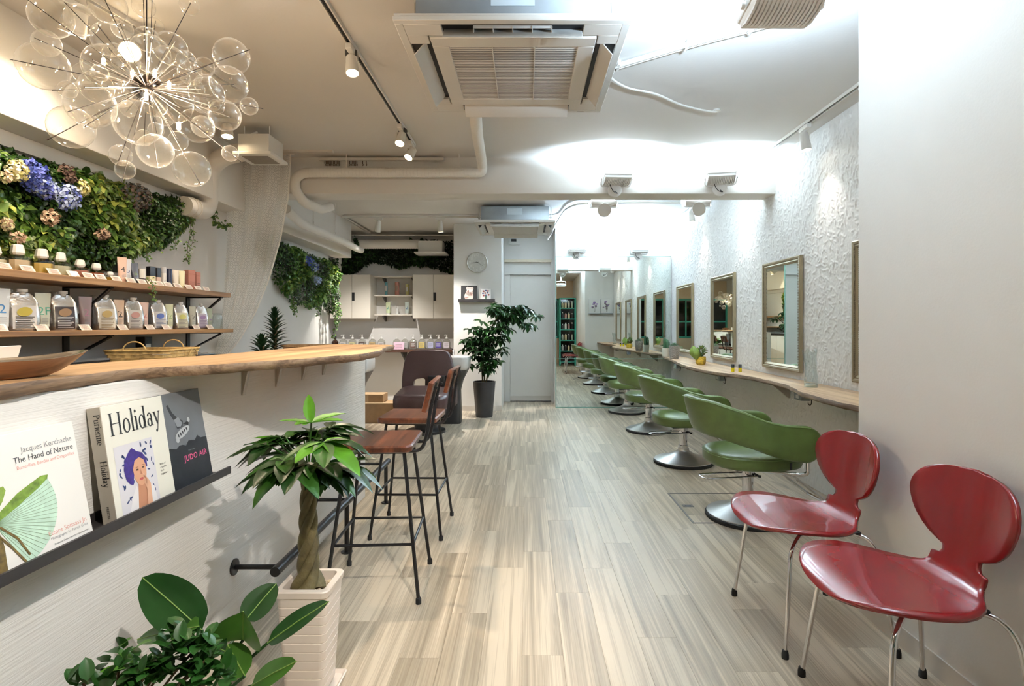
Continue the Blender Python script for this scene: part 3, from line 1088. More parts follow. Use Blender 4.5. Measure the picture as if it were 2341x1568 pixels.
MB().box2((-0.09, -0.03, -0.05), (0.09, 0, 0.05)).build('case', PLASTIC, t, bevel=0.006)
MB().box2((-0.045, -0.032, 0.0), (0.035, -0.029, 0.04)).build('display', INK, t, smooth=False)
# conduits on the white part of the ceiling
t = thing('ceiling_conduit', 'pair of white conduits crossing the bright ceiling beside the air conditioner', 'conduit', (0, 0, 0))
zz = Z_C - 0.018
c1 = [(0.42, 3.05, zz), (0.50, 2.99, zz), (0.81, 2.77, zz), (1.07, 2.61, zz), (1.25, 2.50, zz)]
MB().tube(spline(c1, 6), 0.013, 8).build('conduit_run', PIPE, t)
MB().tube(spline([(p[0] + 0.015, p[1] + 0.04, zz + 0.006) for p in c1], 6), 0.007, 8).build('thin_conduit', PIPE, t)
for p in (c1[1], c1[2], c1[3]):
    MB().box((p[0], p[1] + 0.012, zz + 0.004), (0.018, 0.08, 0.03)).build('clamp', PIPE, t, bevel=0.003, seg=1)
t = thing('ceiling_cable', 'thin white cable sagging across the bright ceiling', 'cable', (0, 0, 0))
MB().tube(spline([(0.46, 3.02, zz), (0.47, 3.12, zz), (0.60, 3.27, zz), (0.79, 3.36, zz), (1.0, 3.53, zz), (1.23, 3.64, zz), (1.26, 3.65, Z_C)], 6), 0.006, 8).build('cable_run', PIPE, t)
MB().lathe([(0.028, 0), (0.022, 0.012)], (1.26, 3.65, Z_C - 0.012), 12).build('socket', PIPE, t)
t = thing('wall_conduit', 'thin white pipe climbing the ceiling above the big mirror', 'conduit', (0, 0, 0))
MB().tube(spline([(0.30, 7.7, 2.40), (0.42, 7.2, 2.585), (0.52, 6.5, 2.60), (0.85, 6.3, 2.60), (2.05, 6.3, 2.60)], 6), 0.011, 8).build('conduit_run', PIPE, t)

# ---- bubble chandelier
CH = thing('bubble_chandelier', 'sputnik chandelier of clear glass bubbles on dark rods over the bar', 'chandelier', (0, 0, 0))
CD = 1.80
cc = W(335, 200, CD)
CH.location = cc
BUB = clear_glass('bubble_glass', (255, 254, 251), refl=0.075, edge=0.95, rough=0.02, blend=0.30)
_nt = BUB.node_tree
_lw = [n for n in _nt.nodes if n.type == 'LAYER_WEIGHT'][0]
_mr = [n for n in _nt.nodes if n.type == 'MAP_RANGE'][0]
_pw = _nt.nodes.new('ShaderNodeMath')
_pw.operation = 'POWER'
_pw.inputs[1].default_value = 3.2
_nt.links.new(_lw.outputs['Facing'], _pw.inputs[0])
_nt.links.new(_pw.outputs[0], _mr.inputs['Value'])
_lw.inputs['Blend'].default_value = 0.5
_gl = [n for n in _nt.nodes if n.type == 'BSDF_GLOSSY'][0]
_df = _nt.nodes.new('ShaderNodeBsdfDiffuse')
_df.inputs[0].default_value = (0.95, 0.93, 0.9, 1)  # white put into the bubble rims, standing in for reflected lamp light
_mx0 = [n for n in _nt.nodes if n.type == 'MIX_SHADER'][0]
_m3 = _nt.nodes.new('ShaderNodeMixShader')
_m3.inputs[0].default_value = 0.22
_nt.links.new(_gl.outputs[0], _m3.inputs[1])
_nt.links.new(_df.outputs[0], _m3.inputs[2])
_nt.links.new(_m3.outputs[0], _mx0.inputs[2])
GUN = mat('gunmetal', (92, 84, 78), 0.18, metal=1.0)
ROD = mat('rod_dark', (48, 42, 40), 0.45, metal=0.3)
MB().sphere((0, 0, 0), 0.043, 28, 16).build('hub', GUN, CH)
BUBS = [(390, 130, 145), (355, 330, 95), (330, 505, 170), (515, 685, 65), (640, 560, 75), (690, 800, 170), (545, 970, 155), (755, 870, 80),
        (810, 510, 160), (735, 665, 115), (820, 40, 130), (1095, 50, 80), (1445, 40, 70), (930, 215, 75), (1180, 200, 62), (1145, 410, 140),
        (1300, 370, 120), (1300, 500, 140), (1420, 460, 70), (1765, 430, 130), (1560, 510, 70), (1745, 645, 135), (1570, 650, 80), (1580, 720, 125),
        (1535, 800, 60), (1900, 810, 65), (1715, 880, 115), (1650, 815, 55), (1500, 960, 125), (1545, 965, 80), (1320, 790, 140), (1050, 935, 165),
        (920, 740, 75), (1190, 990, 55), (920, 1185, 78), (955, 1295, 70), (1185, 1150, 125), (1360, 1075, 70), (1465, 1290, 130), (1755, 1170, 60),
        (910, 580, 60), (1390, 610, 60), (960, 470, 95), (1240, 620, 70), (1180, 800, 85), (980, 830, 60), (1450, 560, 85), (860, 660, 70), (1050, 520, 55), (1400, 740, 75), (1260, 900, 60), (760, 560, 60), (1120, 300, 90), (1500, 680, 60), (880, 420, 85), (700, 930, 50), (1100, 1050, 60), (620, 150, 110), (830, 300, 120), (1010, 700, 70)]
rr = random.Random(3)
bub_me = MB().sphere((0, 0, 0), 1.0, 32, 20).mesh('bubble', BUB)
for (bx, by, br) in BUBS:
    px, py, pr = bx * 0.2998, by * 0.2998, br * 0.2998
    flat = Vector(((px - 335) / F_PX * CD, 0, -(py - 200) / F_PX * CD))
    rho = flat.length
    L = max(rho * 1.03, rr.uniform(0.20, 0.34))
    dy = math.sqrt(max(0, L * L - rho * rho)) * (-1 if (br > 100 or rr.random() < 0.45) else 1)
    d = CD + dy
    p = W(px, py, d) - cc
    rad = pr / F_PX * d
    o = link('bubble', bub_me, CH, p)
    o.scale = (rad, rad, rad)
    dirv = p.normalized()
    tip = p + dirv * (rad + (0.015 if rr.random() < 0.8 else -rad * 0.6))
    MB().tube([dirv * 0.04, tip], 0.0014, 5).build('rod', ROD, CH)
BULB = mat('bulb_glow', (255, 235, 200), 0.3, emit=(255, 205, 140), estr=60.0)
for k, (bx, by, dy) in enumerate(((1115, 735, -0.055), (1290, 650, -0.02), (1362, 962, -0.06), (1010, 560, 0.02), (790, 470, 0.06), (1180, 560, -0.04))):
    p = W(bx * 0.2998, by * 0.2998, CD + dy) - cc
    b_ = MB().lathe([(0.0035, -0.012), (0.0055, -0.008), (0.0055, 0.008), (0.002, 0.014)], p, 10).build('bulb', BULB, CH)
    MB().tube([p * 0.3, p], 0.003, 5).build('bulb_arm', ROD, CH)
    if k % 2 == 0:
        lamp('bulb_light', 'POINT', CH, p + p.normalized() * 0.02, (0, 0, -1), P_BULB * 2, C_WARM, 0.012)
MB().tube([(0, 0, 0.04), (0.0, 0, Z_C - cc.z)], 0.0022, 8).tube([(0.01, 0.0, 0.04), (0.03, 0, Z_C - cc.z)], 0.0012, 6).build('suspension_cord', ROD, CH)
MB().lathe([(0.06, -0.02), (0.06, 0)], (0, 0, Z_C - cc.z), 20).build('canopy', CHROME, CH)

# ---- lace curtain
def lace(name):
    m = bpy.data.materials.new(name)
    m.use_nodes = True
    nt = m.node_tree
    N, L = nt.nodes, nt.links
    b = N['Principled BSDF']
    b.inputs['Base Color'].default_value = lin((252, 250, 246))
    b.inputs['Roughness'].default_value = 0.9
    tl = N.new('ShaderNodeBsdfTranslucent')
    tl.inputs[0].default_value = lin((252, 250, 246))
    m1 = N.new('ShaderNodeMixShader')
    m1.inputs[0].default_value = 0.5
    L.new(b.outputs[0], m1.inputs[1])
    L.new(tl.outputs[0], m1.inputs[2])
    tr = N.new('ShaderNodeBsdfTransparent')
    uv = N.new('ShaderNodeUVMap')
    vo = N.new('ShaderNodeTexVoronoi')
    vo.inputs['Scale'].default_value = 36
    vo.inputs['Randomness'].default_value = 0.15
    L.new(uv.outputs[0], vo.inputs['Vector'])
    w_ = N.new('ShaderNodeMath')
    w_.operation = 'SINE'
    k = N.new('ShaderNodeMath')
    k.operation = 'MULTIPLY'
    k.inputs[1].default_value = 16
    L.new(vo.outputs['Distance'], k.inputs[0])
    L.new(k.outputs[0], w_.inputs[0])
    mr = N.new('ShaderNodeMapRange')
    mr.inputs['From Min'].default_value = -1
    mr.inputs['From Max'].default_value = 1
    mr.inputs['To Min'].default_value = 0.12
    mr.inputs['To Max'].default_value = 0.42
    L.new(w_.outputs[0], mr.inputs['Value'])
    m2 = N.new('ShaderNodeMixShader')
    L.new(mr.outputs[0], m2.inputs[0])
    L.new(m1.outputs[0], m2.inputs[1])
    L.new(tr.outputs[0], m2.inputs[2])
    L.new(m2.outputs[0], N['Material Output'].inputs[0])
    return m


LACE = lace('lace_fabric')
nr, nc = 40, 46
# tied-back outline: left and right edge at each height (world X at depth about 4.5)
ed = [(0.0, -2.46, -1.925), (0.2, -2.47, -1.95), (0.4, -2.47, -2.02), (0.6, -2.49, -2.12), (0.75, -2.51, -2.22), (0.88, -2.54, -2.34), (1.0, -2.58, -2.50)]
vs, uvs = [], []
for i in range(nr):
    t_ = i / (nr - 1)
    xl, xr = interp([(e[0], e[1]) for e in ed], t_), interp([(e[0], e[2]) for e in ed], t_)
    z = 2.60 - t_ * 1.72
    for j in range(nc):
        s_ = j / (nc - 1)
        amp = 0.028 + 0.02 * t_
        vs.append((xl + (xr - xl) * s_, 4.52 + amp * math.sin(s_ * 24 + 1.2 * math.sin(t_ * 3)) + 0.02 * math.sin(s_ * 7), z))
        uvs.append((s_ * 0.95, t_ * 1.72))
fs = [(i * nc + j, i * nc + j + 1, (i + 1) * nc + j + 1, (i + 1) * nc + j) for i in range(nr - 1) for j in range(nc - 1)]
mbc = MB().add(vs, fs)
cme = mbc.mesh('lace_curtain', LACE, fix=False, angle=180)
ul = cme.uv_layers.new(name='UVMap')
for l in cme.loops:
    ul.data[l.index].uv = uvs[l.vertex_index]
ct = thing('lace_curtain', 'sheer white lace curtain drawn aside beside the product shelves', 'curtain', (0, 0, 0))
link('fabric', cme, ct)
hem = [Vector(vs[i * nc + nc - 1]) for i in range(nr)]
MB().tube(hem, 0.006, 6).build('hem', mat('hem_white', (238, 235, 228), 0.8), ct)
MB().tube([(-2.50, 4.52, 2.605), (-1.90, 4.52, 2.605)], 0.007, 8).build('curtain_wire', PIPE, ct)
# ================================================================== FURNITURE
# ---- bar top: live-edge slab
SLAB = wood('slab_wood', [(164, 125, 86), (190, 152, 109), (207, 173, 131)], 'Y', rough=0.5, grain=0.8, scale=0.55, rand=False, knots=False)
SLABE = wood('slab_edge', [(96, 74, 54), (134, 106, 80), (160, 132, 104)], 'Y', rough=0.65, grain=1.2, scale=1.2, rand=False, knots=False, bump=0.5)
Zs, Zt = 1.044, 1.076
front = [(-1.06, -1.0), (-1.07, 0.2), (-1.09, 0.9), (-1.095, 1.15), (-1.118, 1.40), (-1.105, 1.62), (-0.97, 1.78), (-0.905, 1.92), (-0.845, 2.05), (-0.80, 2.18),
         (-0.735, 2.36), (-0.712, 2.50), (-0.725, 2.74), (-0.775, 3.02), (-0.815, 3.25), (-0.83, 3.46)]
back = [(-0.90, 3.57), (-1.10, 3.60), (-1.275, 3.58), (-1.30, 2.95), (-1.33, 2.25), (-1.44, 1.80), (-1.47, 1.2), (-1.46, 0.0), (-1.46, -1.0)]
fr = [(p.x, p.y) for p in spline([(a, b, 0) for a, b in front], 5)]
rj = random.Random(11)
fr = [(a + rj.uniform(-0.004, 0.004) + 0.006 * math.sin(b * 19), b) for a, b in fr]
bk = [(p.x, p.y) for p in spline([(a, b, 0) for a, b in back], 4)]
out = fr + bk
t = thing('bar_counter', 'live-edge timber slab forming the top of the bar', 'counter', (0, 0, 0))
rings = []
cen = Vector((-1.15, 1.5, 0))
for z, ins in ((Zs, 0.018), (Zs + 0.012, 0.002), (Zt - 0.006, 0.0), (Zt, 0.003)):
    ring = []
    for i, (a, b) in enumerate(out):
        jt = 0.004 * math.sin(i * 2.1 + z * 300) if i < len(fr) else 0
        ring.append((a - ins + jt if i < len(fr) else a + ins, b, z))
    rings.append(ring)
mb = MB()
mb.loft(rings, cap=False)
k = len(out)
mb.cur = 1
mb.add(rings[-1], [tuple(range(k))])
mb.add(rings[0], [tuple(range(k - 1, -1, -1))])
mb.build('slab', [SLABE, SLAB], t, angle=50)
ALU = mat('bracket_alu', (186, 178, 168), 0.4, metal=0.35)
for (px, top_, bot) in ((555, 851, 903), (632, 843, 884), (691, 838, 868), (738, 834, 857)):
    d = 1.129 * F_PX / (VPX - px)
    zb = CAM_H - (bot - VPY) / F_PX * d
    b_ = MB()
    b_.prism([(0, Zs - 0.002), (0, zb), (0.006, zb), (0.030, Zs - 0.012), (0.030, Zs - 0.002)], (X_BAR, d - 0.012, 0), (1, 0, 0), (0, 0, 1), (0, 1, 0), 0.024)
    b_.build('steel_bracket', ALU, WALL_BAR, bevel=0.002, seg=1)

# ---- black picture ledge on the bar front, with books
LEDG = mat('ledge_black', (46, 42, 42), 0.45)
t = thing('picture_ledge', 'long black picture ledge on the bar front holding books', 'shelf', (0, 0, 0))
MB().box2((-1.1285, -0.6, 0.685), (-1.03, 1.925, 0.690)).build('ledge_base', LEDG, t, smooth=False)
MB().box2((-1.037, -0.6, 0.690), (-1.030, 1.925, 0.710)).build('ledge_lip', LEDG, t, smooth=False)
MB().box2((-1.1285, -0.6, 0.69), (-1.124, 1.925, 0.712)).build('ledge_back', LEDG, t, smooth=False)
PAPER = mat('page_white', (232, 226, 214), 0.7)


def make_book(label, ya, yb, h, th, lean, cover, spine, xf=-1.046):
    """Book leaning on the bar front; returns root and the cover frame (origin bottom-left, u, w)."""
    ang = lean
    t = thing('book', label, 'book', (xf, ya, 0.6915))
    w = Vector((-math.sin(ang), 0, math.cos(ang)))
    nrm = Vector((math.cos(ang), 0, math.sin(ang)))
    u = Vector((0, 1, 0))
    wd = yb - ya
    M = Matrix((nrm, u, w)).transposed()
    o = Vector((0, 0, 0))

    def slab(name, a, b, m, bev=0.0008):
        c = [(a[i] + b[i]) / 2 for i in range(3)]
        s = [abs(b[i] - a[i]) for i in range(3)]
        MB().box(M @ Vector(c), s, M).build(name, m, t, bevel=bev, seg=1)
    slab('front_cover', (-0.0025, 0, 0), (0, wd, h), cover)
    slab('back_cover', (-th, 0, 0), (-th + 0.0025, wd, h), spine)
    slab('spine', (-th, -0.001, 0), (-0.0003, 0.002, h), spine)
    slab('pages', (-th + 0.0026, 0.002, 0.003), (-0.0026, wd - 0.004, h - 0.003), PAPER, 0)
    return t, o, u, w, nrm


COVW = mat('cover_white', (240, 238, 234), 0.32)
COVC = mat('cover_cream', (236, 234, 222), 0.32)
SPG = mat('spine_grey', (172, 164, 150), 0.5)
T_DG, T_GR, T_PK, T_TEAL = mat('print_dark', (60, 62, 66), 0.5), mat('print_grey', (140, 142, 146), 0.5), mat('print_pink', (222, 160, 150), 0.5), mat('print_teal', (120, 160, 150), 0.5)

# book 1: wings of an insect
yb1 = 1.335
bk1, o, u, w, n = make_book('large white book with a green insect wing and three title lines, on the ledge', 1.035, yb1, 0.283, 0.03, 0.19, COVW, COVW)
wd = yb1 - 1.035
for s, size, y, m, nm in (('Jacques Kerchache', 0.0175, 0.238, T_GR, 'author_line'), ('The Hand of Nature', 0.0185, 0.218, T_DG, 'title_line'),
                          ('Butterflies, Beetles and Dragonflies', 0.0105, 0.204, T_PK, 'subtitle_line'), ('Ettore Sottsass Jr.', 0.0145, 0.043, T_PK, 'name_line'),
                          ('Photography by Patrick Gries', 0.0085, 0.033, T_GR, 'credit_line'), ('Fondation Cartier pour l\'art contemporain', 0.0055, 0.020, T_DG, 'imprint_line')):
    put_print(nm, text_mesh(s, size, m, 'RIGHT'), bk1, o + u * (wd - 0.012) + w * y, u, w)
hx, hy = 0.070, 0.112
WINGG = mat('wing_green', (112, 140, 52), 0.5, var=0.5, vscale=60)
WINGT = mat('wing_pale', (196, 226, 206), 0.5, var=0.12, vscale=40)
BODYB = mat('insect_body', (104, 84, 40), 0.6, var=0.5, vscale=80)
VEIN = mat('wing_vein', (126, 150, 120), 0.6)
fan = [(hx, hy)]
R0 = 0.150
tips = []
for i in range(22):
    a = math.radians(30 - 96 * i / 21)
    r = R0 * (1.0 - 0.10 * (i / 21) ** 2) * (1 if i else 0.97)
    tips.append((hx + r * math.cos(a), hy + r * math.sin(a) * 0.86))
put_print('hind_wing', flat_mesh('hind_wing', [fan + tips], WINGT), bk1, o, u, w, 0.0005)
vn = MB()
for q in tips[1:]:
    dx, dy = q[0] - hx, q[1] - hy
    l = math.hypot(dx, dy)
    nx, ny_ = -dy / l * 0.00045, dx / l * 0.00045
    vn.add([(hx + nx, hy + ny_, 0), (hx - nx, hy - ny_, 0), (q[0] - nx, q[1] - ny_, 0), (q[0] + nx, q[1] + ny_, 0)], [(0, 1, 2, 3)])
put_print('wing_veins', vn.mesh('wing_veins', VEIN, smooth=False, fix=False), bk1, o, u, w, 0.0008)
fw_ = [(hx - 0.01, hy - 0.006), (hx + 0.05, hy + 0.016), (hx + 0.11, hy + 0.042), (hx + 0.135, hy + 0.056), (hx + 0.138, hy + 0.064), (hx + 0.12, hy + 0.066), (hx + 0.06, hy + 0.045), (hx + 0.01, hy + 0.016)]
put_print('fore_wing', flat_mesh('fore_wing', [fw_], WINGG), bk1, o, u, w, 0.0011)
lf = [(hx - 0.06, hy + 0.0), (hx, hy + 0.012), (hx + 0.025, hy + 0.038), (hx + 0.036, hy + 0.058), (hx + 0.032, hy + 0.068), (hx + 0.016, hy + 0.066), (hx - 0.02, hy + 0.048), (hx - 0.06, hy + 0.035)]
put_print('leaf_wing', flat_mesh('leaf_wing', [lf], mat('wing_leaf', (132, 158, 66), 0.5, var=0.4, vscale=50)), bk1, o, u, w, 0.0014)
bd = [(hx - 0.045, hy), (hx + 0.005, hy - 0.01), (hx + 0.012, hy - 0.05), (hx + 0.01, hy - 0.10), (hx - 0.045, hy - 0.102)]
put_print('insect_abdomen', flat_mesh('insect_abdomen', [bd], BODYB), bk1, o, u, w, 0.0016)
for lg in ([(hx, hy - 0.02), (hx + 0.028, hy - 0.06), (hx + 0.052, hy - 0.10)], [(hx + 0.01, hy - 0.01), (hx + 0.042, hy - 0.045), (hx + 0.062, hy - 0.088)]):
    v_ = MB()
    for i in range(2):
        a, b = lg[i], lg[i + 1]
        l = math.hypot(b[0] - a[0], b[1] - a[1])
        nx, ny_ = -(b[1] - a[1]) / l * 0.0022, (b[0] - a[0]) / l * 0.0022
        v_.add([(a[0] + nx, a[1] + ny_, 0), (a[0] - nx, a[1] - ny_, 0), (b[0] - nx, b[1] - ny_, 0), (b[0] + nx, b[1] + ny_, 0)], [(0, 1, 2, 3)])
    put_print('insect_leg', v_.mesh('insect_leg', BODYB, smooth=False, fix=False), bk1, o, u, w, 0.0018)

# a small serif alphabet for the Holiday title (stroke widths in units of x-height)


def serif_text(s, xh, m):
    """Old-style serif letters as flat print, x-height xh."""
    mb = MB()
    th, tn, cap, asc, desc = 0.20, 0.075, 1.55, 1.62, -0.55
    cur = 0.0

    def rect(x0, y0, x1, y1):
        mb.add([(x0 * xh, y0 * xh, 0), (x1 * xh, y0 * xh, 0), (x1 * xh, y1 * xh, 0), (x0 * xh, y1 * xh, 0)], [(0, 1, 2, 3)])

    def ring(cx, cy, rx, ry, t1=th, t2=tn, a0=0, a1=360, n=24):
        vs = []
        for i in range(n + 1):
            a = math.radians(a0 + (a1 - a0) * i / n)
            vs.append(((cx + rx * math.cos(a)) * xh, (cy + ry * math.sin(a)) * xh, 0))
            vs.append(((cx + (rx - t1) * math.cos(a)) * xh, (cy + (ry - t2) * math.sin(a)) * xh, 0))
        mb.add(vs, [(2 * i, 2 * i + 2, 2 * i + 3, 2 * i + 1) for i in range(n)])

    def line(x0, y0, x1, y1, t):
        l = math.hypot(x1 - x0, y1 - y0)
        nx, ny_ = -(y1 - y0) / l * t / 2, (x1 - x0) / l * t / 2
        mb.add([((x0 + nx) * xh, (y0 + ny_) * xh, 0), ((x0 - nx) * xh, (y0 - ny_) * xh, 0), ((x1 - nx) * xh, (y1 - ny_) * xh, 0), ((x1 + nx) * xh, (y1 + ny_) * xh, 0)], [(0, 1, 2, 3)])

    def stem(x, y0, y1, sb=True, st_=True, half=False):
        rect(x - th / 2, y0, x + th / 2, y1)
        if sb:
            rect(x - 0.22, y0, x + 0.22, y0 + 0.05)
        if st_:
            rect(x - 0.22, y1 - 0.05, x + (0.1 if half else 0.22), y1)
    for c in s:
        if c == 'H':
            stem(cur + 0.24, 0, cap); stem(cur + 1.16, 0, cap); rect(cur + 0.24, cap * 0.50, cur + 1.16, cap * 0.50 + 0.06); cur += 1.46
        elif c == 'P':
            stem(cur + 0.24, 0, cap); ring(cur + 0.52, cap - 0.42, 0.46, 0.42, a0=-90, a1=90); rect(cur + 0.24, cap - 0.06, cur + 0.53, cap); rect(cur + 0.24, cap - 0.84, cur + 0.53, cap - 0.78); cur += 1.10
        elif c == 'o':
            ring(cur + 0.46, 0.5, 0.43, 0.52); cur += 0.95
        elif c == 'e':
            ring(cur + 0.44, 0.5, 0.41, 0.52, a0=0, a1=310); rect(cur + 0.1, 0.5, cur + 0.84, 0.56); cur += 0.90
        elif c == 'l':
            stem(cur + 0.22, 0, asc, True, True, True); cur += 0.48
        elif c == 'i':
            stem(cur + 0.22, 0, 1.0, True, True, True); ring(cur + 0.21, 1.36, 0.12, 0.12, 0.12, 0.12, n=12); cur += 0.48
        elif c == 'd':
            ring(cur + 0.42, 0.5, 0.39, 0.52); stem(cur + 0.78, 0, asc, True, True, True); cur += 1.04
        elif c == 'a':
            ring(cur + 0.36, 0.30, 0.33, 0.31); rect(cur + 0.52, 0.05, cur + 0.70, 0.75); ring(cur + 0.38, 0.70, 0.32, 0.32, a0=0, a1=165); rect(cur + 0.66, 0.0, cur + 0.82, 0.06); cur += 0.86
        elif c == 'y':
            line(cur + 0.16, 0.98, cur + 0.50, 0.08, th); line(cur + 0.80, 0.98, cur + 0.38, -0.40, tn + 0.03); rect(cur - 0.02, 0.95, cur + 0.36, 1.0); rect(cur + 0.62, 0.95, cur + 0.96, 1.0); ring(cur + 0.28, -0.42, 0.13, 0.12, 0.13, 0.12, n=12); cur += 0.95
        elif c in 'un':
            stem(cur + 0.22, 0, 1.0, c == 'n', True, True); stem(cur + 0.78, 0, 1.0, True, c == 'u', True)
            (ring(cur + 0.5, 0.68, 0.36, 0.34, th, tn, 0, 170) if c == 'n' else ring(cur + 0.5, 0.32, 0.36, 0.34, th, tn, 190, 350))
            cur += 1.04
        elif c == 'r':
            stem(cur + 0.22, 0, 1.0, True, True, True); ring(cur + 0.52, 0.74, 0.30, 0.28, 0.12, 0.1, 60, 170); cur += 0.72
        else:
            cur += 0.5
    return mb.mesh('serif_print', m, smooth=False, fix=False), cur * xh


# book 2: Holiday
ya2, yb2, h2 = 1.412, 1.648, 0.303
bk2, o, u, w, n = make_book('cream hardback book titled Holiday with a portrait in a purple turban, on the ledge', ya2, yb2, h2, 0.036, 0.15, COVC, SPG)
wd = yb2 - ya2
me_, wt = serif_text('Holiday', 0.0385, INK)
q = put_print('title_print', me_, bk2, o + u * 0.020 + w * 0.222, u, w)
q.scale = ((wd - 0.038) / wt, 1.0, 1)
# portrait: patterned wall, turban, face, hand, jacket
bx0, bx1, by0, by1 = 0.022, 0.168, 0.012, 0.192
put_print('photo_ground', flat_mesh('photo_ground', [[(bx0, by0), (bx1, by0), (bx1, by1), (bx0, by1)]], mat('photo_paper', (222, 220, 226), 0.35)), bk2, o, u, w, 0.0005)
rp = random.Random(5)
pet = []
for k in range(46):
    cx, cyy = rp.uniform(bx0 + 0.008, bx1 - 0.006), rp.uniform(by0 + 0.03, by1 - 0.008)
    pet.append(ell(cx, cyy, rp.uniform(0.004, 0.008), rp.uniform(0.002, 0.004), 8, rp.uniform(0, 3.1)))
put_print('photo_wallpaper', flat_mesh('photo_wallpaper', pet, mat('photo_blue', (52, 66, 110), 0.4)), bk2, o, u, w, 0.0008)
SKIN = mat('photo_skin', (214, 160, 128), 0.4)
put_print('photo_jacket', flat_mesh('photo_jacket', [[(bx0 + 0.025, by0), (bx0 + 0.045, by0 + 0.04), (bx0 + 0.062, by0 + 0.064), (bx0 + 0.075, by0), ], [(bx0 + 0.098, by0), (bx0 + 0.106, by0 + 0.06), (bx0 + 0.128, by0 + 0.045), (bx0 + 0.135, by0)]], mat('photo_white', (236, 234, 236), 0.4)), bk2, o, u, w, 0.0011)
put_print('photo_neck', flat_mesh('photo_neck', [[(bx0 + 0.058, by0 + 0.002), (bx0 + 0.070, by0 + 0.072), (bx0 + 0.098, by0 + 0.068), (bx0 + 0.112, by0 + 0.002)]], mat('photo_neck', (192, 136, 106), 0.4)), bk2, o, u, w, 0.0013)
put_print('photo_turban', flat_mesh('photo_turban', [[(bx0 + 0.028, by0 + 0.088), (bx0 + 0.024, by0 + 0.115), (bx0 + 0.032, by0 + 0.140), (bx0 + 0.05, by0 + 0.158), (bx0 + 0.062, by0 + 0.166), (bx0 + 0.072, by0 + 0.160), (bx0 + 0.078, by0 + 0.154), (bx0 + 0.098, by0 + 0.146), (bx0 + 0.112, by0 + 0.128), (bx0 + 0.112, by0 + 0.105), (bx0 + 0.1, by0 + 0.1), (bx0 + 0.06, by0 + 0.1), (bx0 + 0.05, by0 + 0.068), (bx0 + 0.038, by0 + 0.074)]], mat('photo_purple', (62, 44, 120), 0.45, var=0.3, vscale=90)), bk2, o, u, w, 0.0015)
put_print('photo_face', flat_mesh('photo_face', [[(bx0 + 0.058, by0 + 0.085), (bx0 + 0.056, by0 + 0.108), (bx0 + 0.066, by0 + 0.130), (bx0 + 0.084, by0 + 0.136), (bx0 + 0.1, by0 + 0.126), (bx0 + 0.107, by0 + 0.106), (bx0 + 0.104, by0 + 0.084), (bx0 + 0.094, by0 + 0.062), (bx0 + 0.082, by0 + 0.058), (bx0 + 0.068, by0 + 0.066)]], SKIN), bk2, o, u, w, 0.0018)
fe = [ell(bx0 + 0.071, by0 + 0.104, 0.0052, 0.0024), ell(bx0 + 0.095, by0 + 0.106, 0.0048, 0.0024)]
put_print('photo_eyes', flat_mesh('photo_eyes', fe, mat('photo_eye', (84, 58, 46), 0.4)), bk2, o, u, w, 0.0021)
put_print('photo_brows', flat_mesh('photo_brows', [ell(bx0 + 0.070, by0 + 0.1105, 0.0075, 0.0011, 10, 0.1), ell(bx0 + 0.096, by0 + 0.1125, 0.0065, 0.0011, 10, -0.1)], mat('photo_brow', (150, 100, 72), 0.4)), bk2, o, u, w, 0.0021)
put_print('photo_nose', flat_mesh('photo_nose', [[(bx0 + 0.084, by0 + 0.104), (bx0 + 0.081, by0 + 0.089), (bx0 + 0.09, by0 + 0.088), (bx0 + 0.0865, by0 + 0.092)]], mat('photo_shade', (186, 128, 100), 0.4)), bk2, o, u, w, 0.0021)
put_print('photo_lips', flat_mesh('photo_lips', [ell(bx0 + 0.083, by0 + 0.0765, 0.0078, 0.0036)], mat('photo_lip', (184, 86, 84), 0.4)), bk2, o, u, w, 0.0021)
fg = []
for k, (x, y, a, l) in enumerate(((0.094, 0.082, 2.2, 0.014), (0.098, 0.076, 2.3, 0.017), (0.100, 0.069, 2.45, 0.018), (0.100, 0.061, 2.6, 0.016), (0.096, 0.064, 1.2, 0.012))):
    fg.append(ell(bx0 + x, by0 + y, l * 0.62, 0.0034, 12, a))
fg.append([(bx0 + 0.092, by0 + 0.002), (bx0 + 0.098, by0 + 0.045), (bx0 + 0.092, by0 + 0.062), (bx0 + 0.106, by0 + 0.072), (bx0 + 0.115, by0 + 0.055), (bx0 + 0.112, by0 + 0.002)])
put_print('photo_hand', flat_mesh('photo_hand', fg, mat('photo_hand', (222, 172, 142), 0.4)), bk2, o, u, w, 0.0023)
for k, s in enumerate(('Birds of', 'a feather', 'flock', 'together')):
    put_print('quote_line', text_mesh(s, 0.0078, INK), bk2, o + u * 0.186 + w * (0.105 - 0.0095 * k), u, w)
put_print('publisher_print', text_mesh('PRESTEL', 0.0068, INK), bk2, o + u * 0.190 + w * 0.010, u, w)
# spine print: plane faces the camera side (-Y)
sp_o = o - u * 0.0011
me_, wt = serif_text('Purienne', 0.0110, INK)
put_print('spine_author', me_, bk2, sp_o - n * 0.020 + w * 0.285, -w, n)
me_, wt = serif_text('Holiday', 0.0110, INK)
put_print('spine_title', me_, bk2, sp_o - n * 0.020 + w * 0.165, -w, n)
put_print('spine_publisher', text_mesh('PRESTEL', 0.009, INK), bk2, sp_o - n * 0.021 + w * 0.048, -w, n)

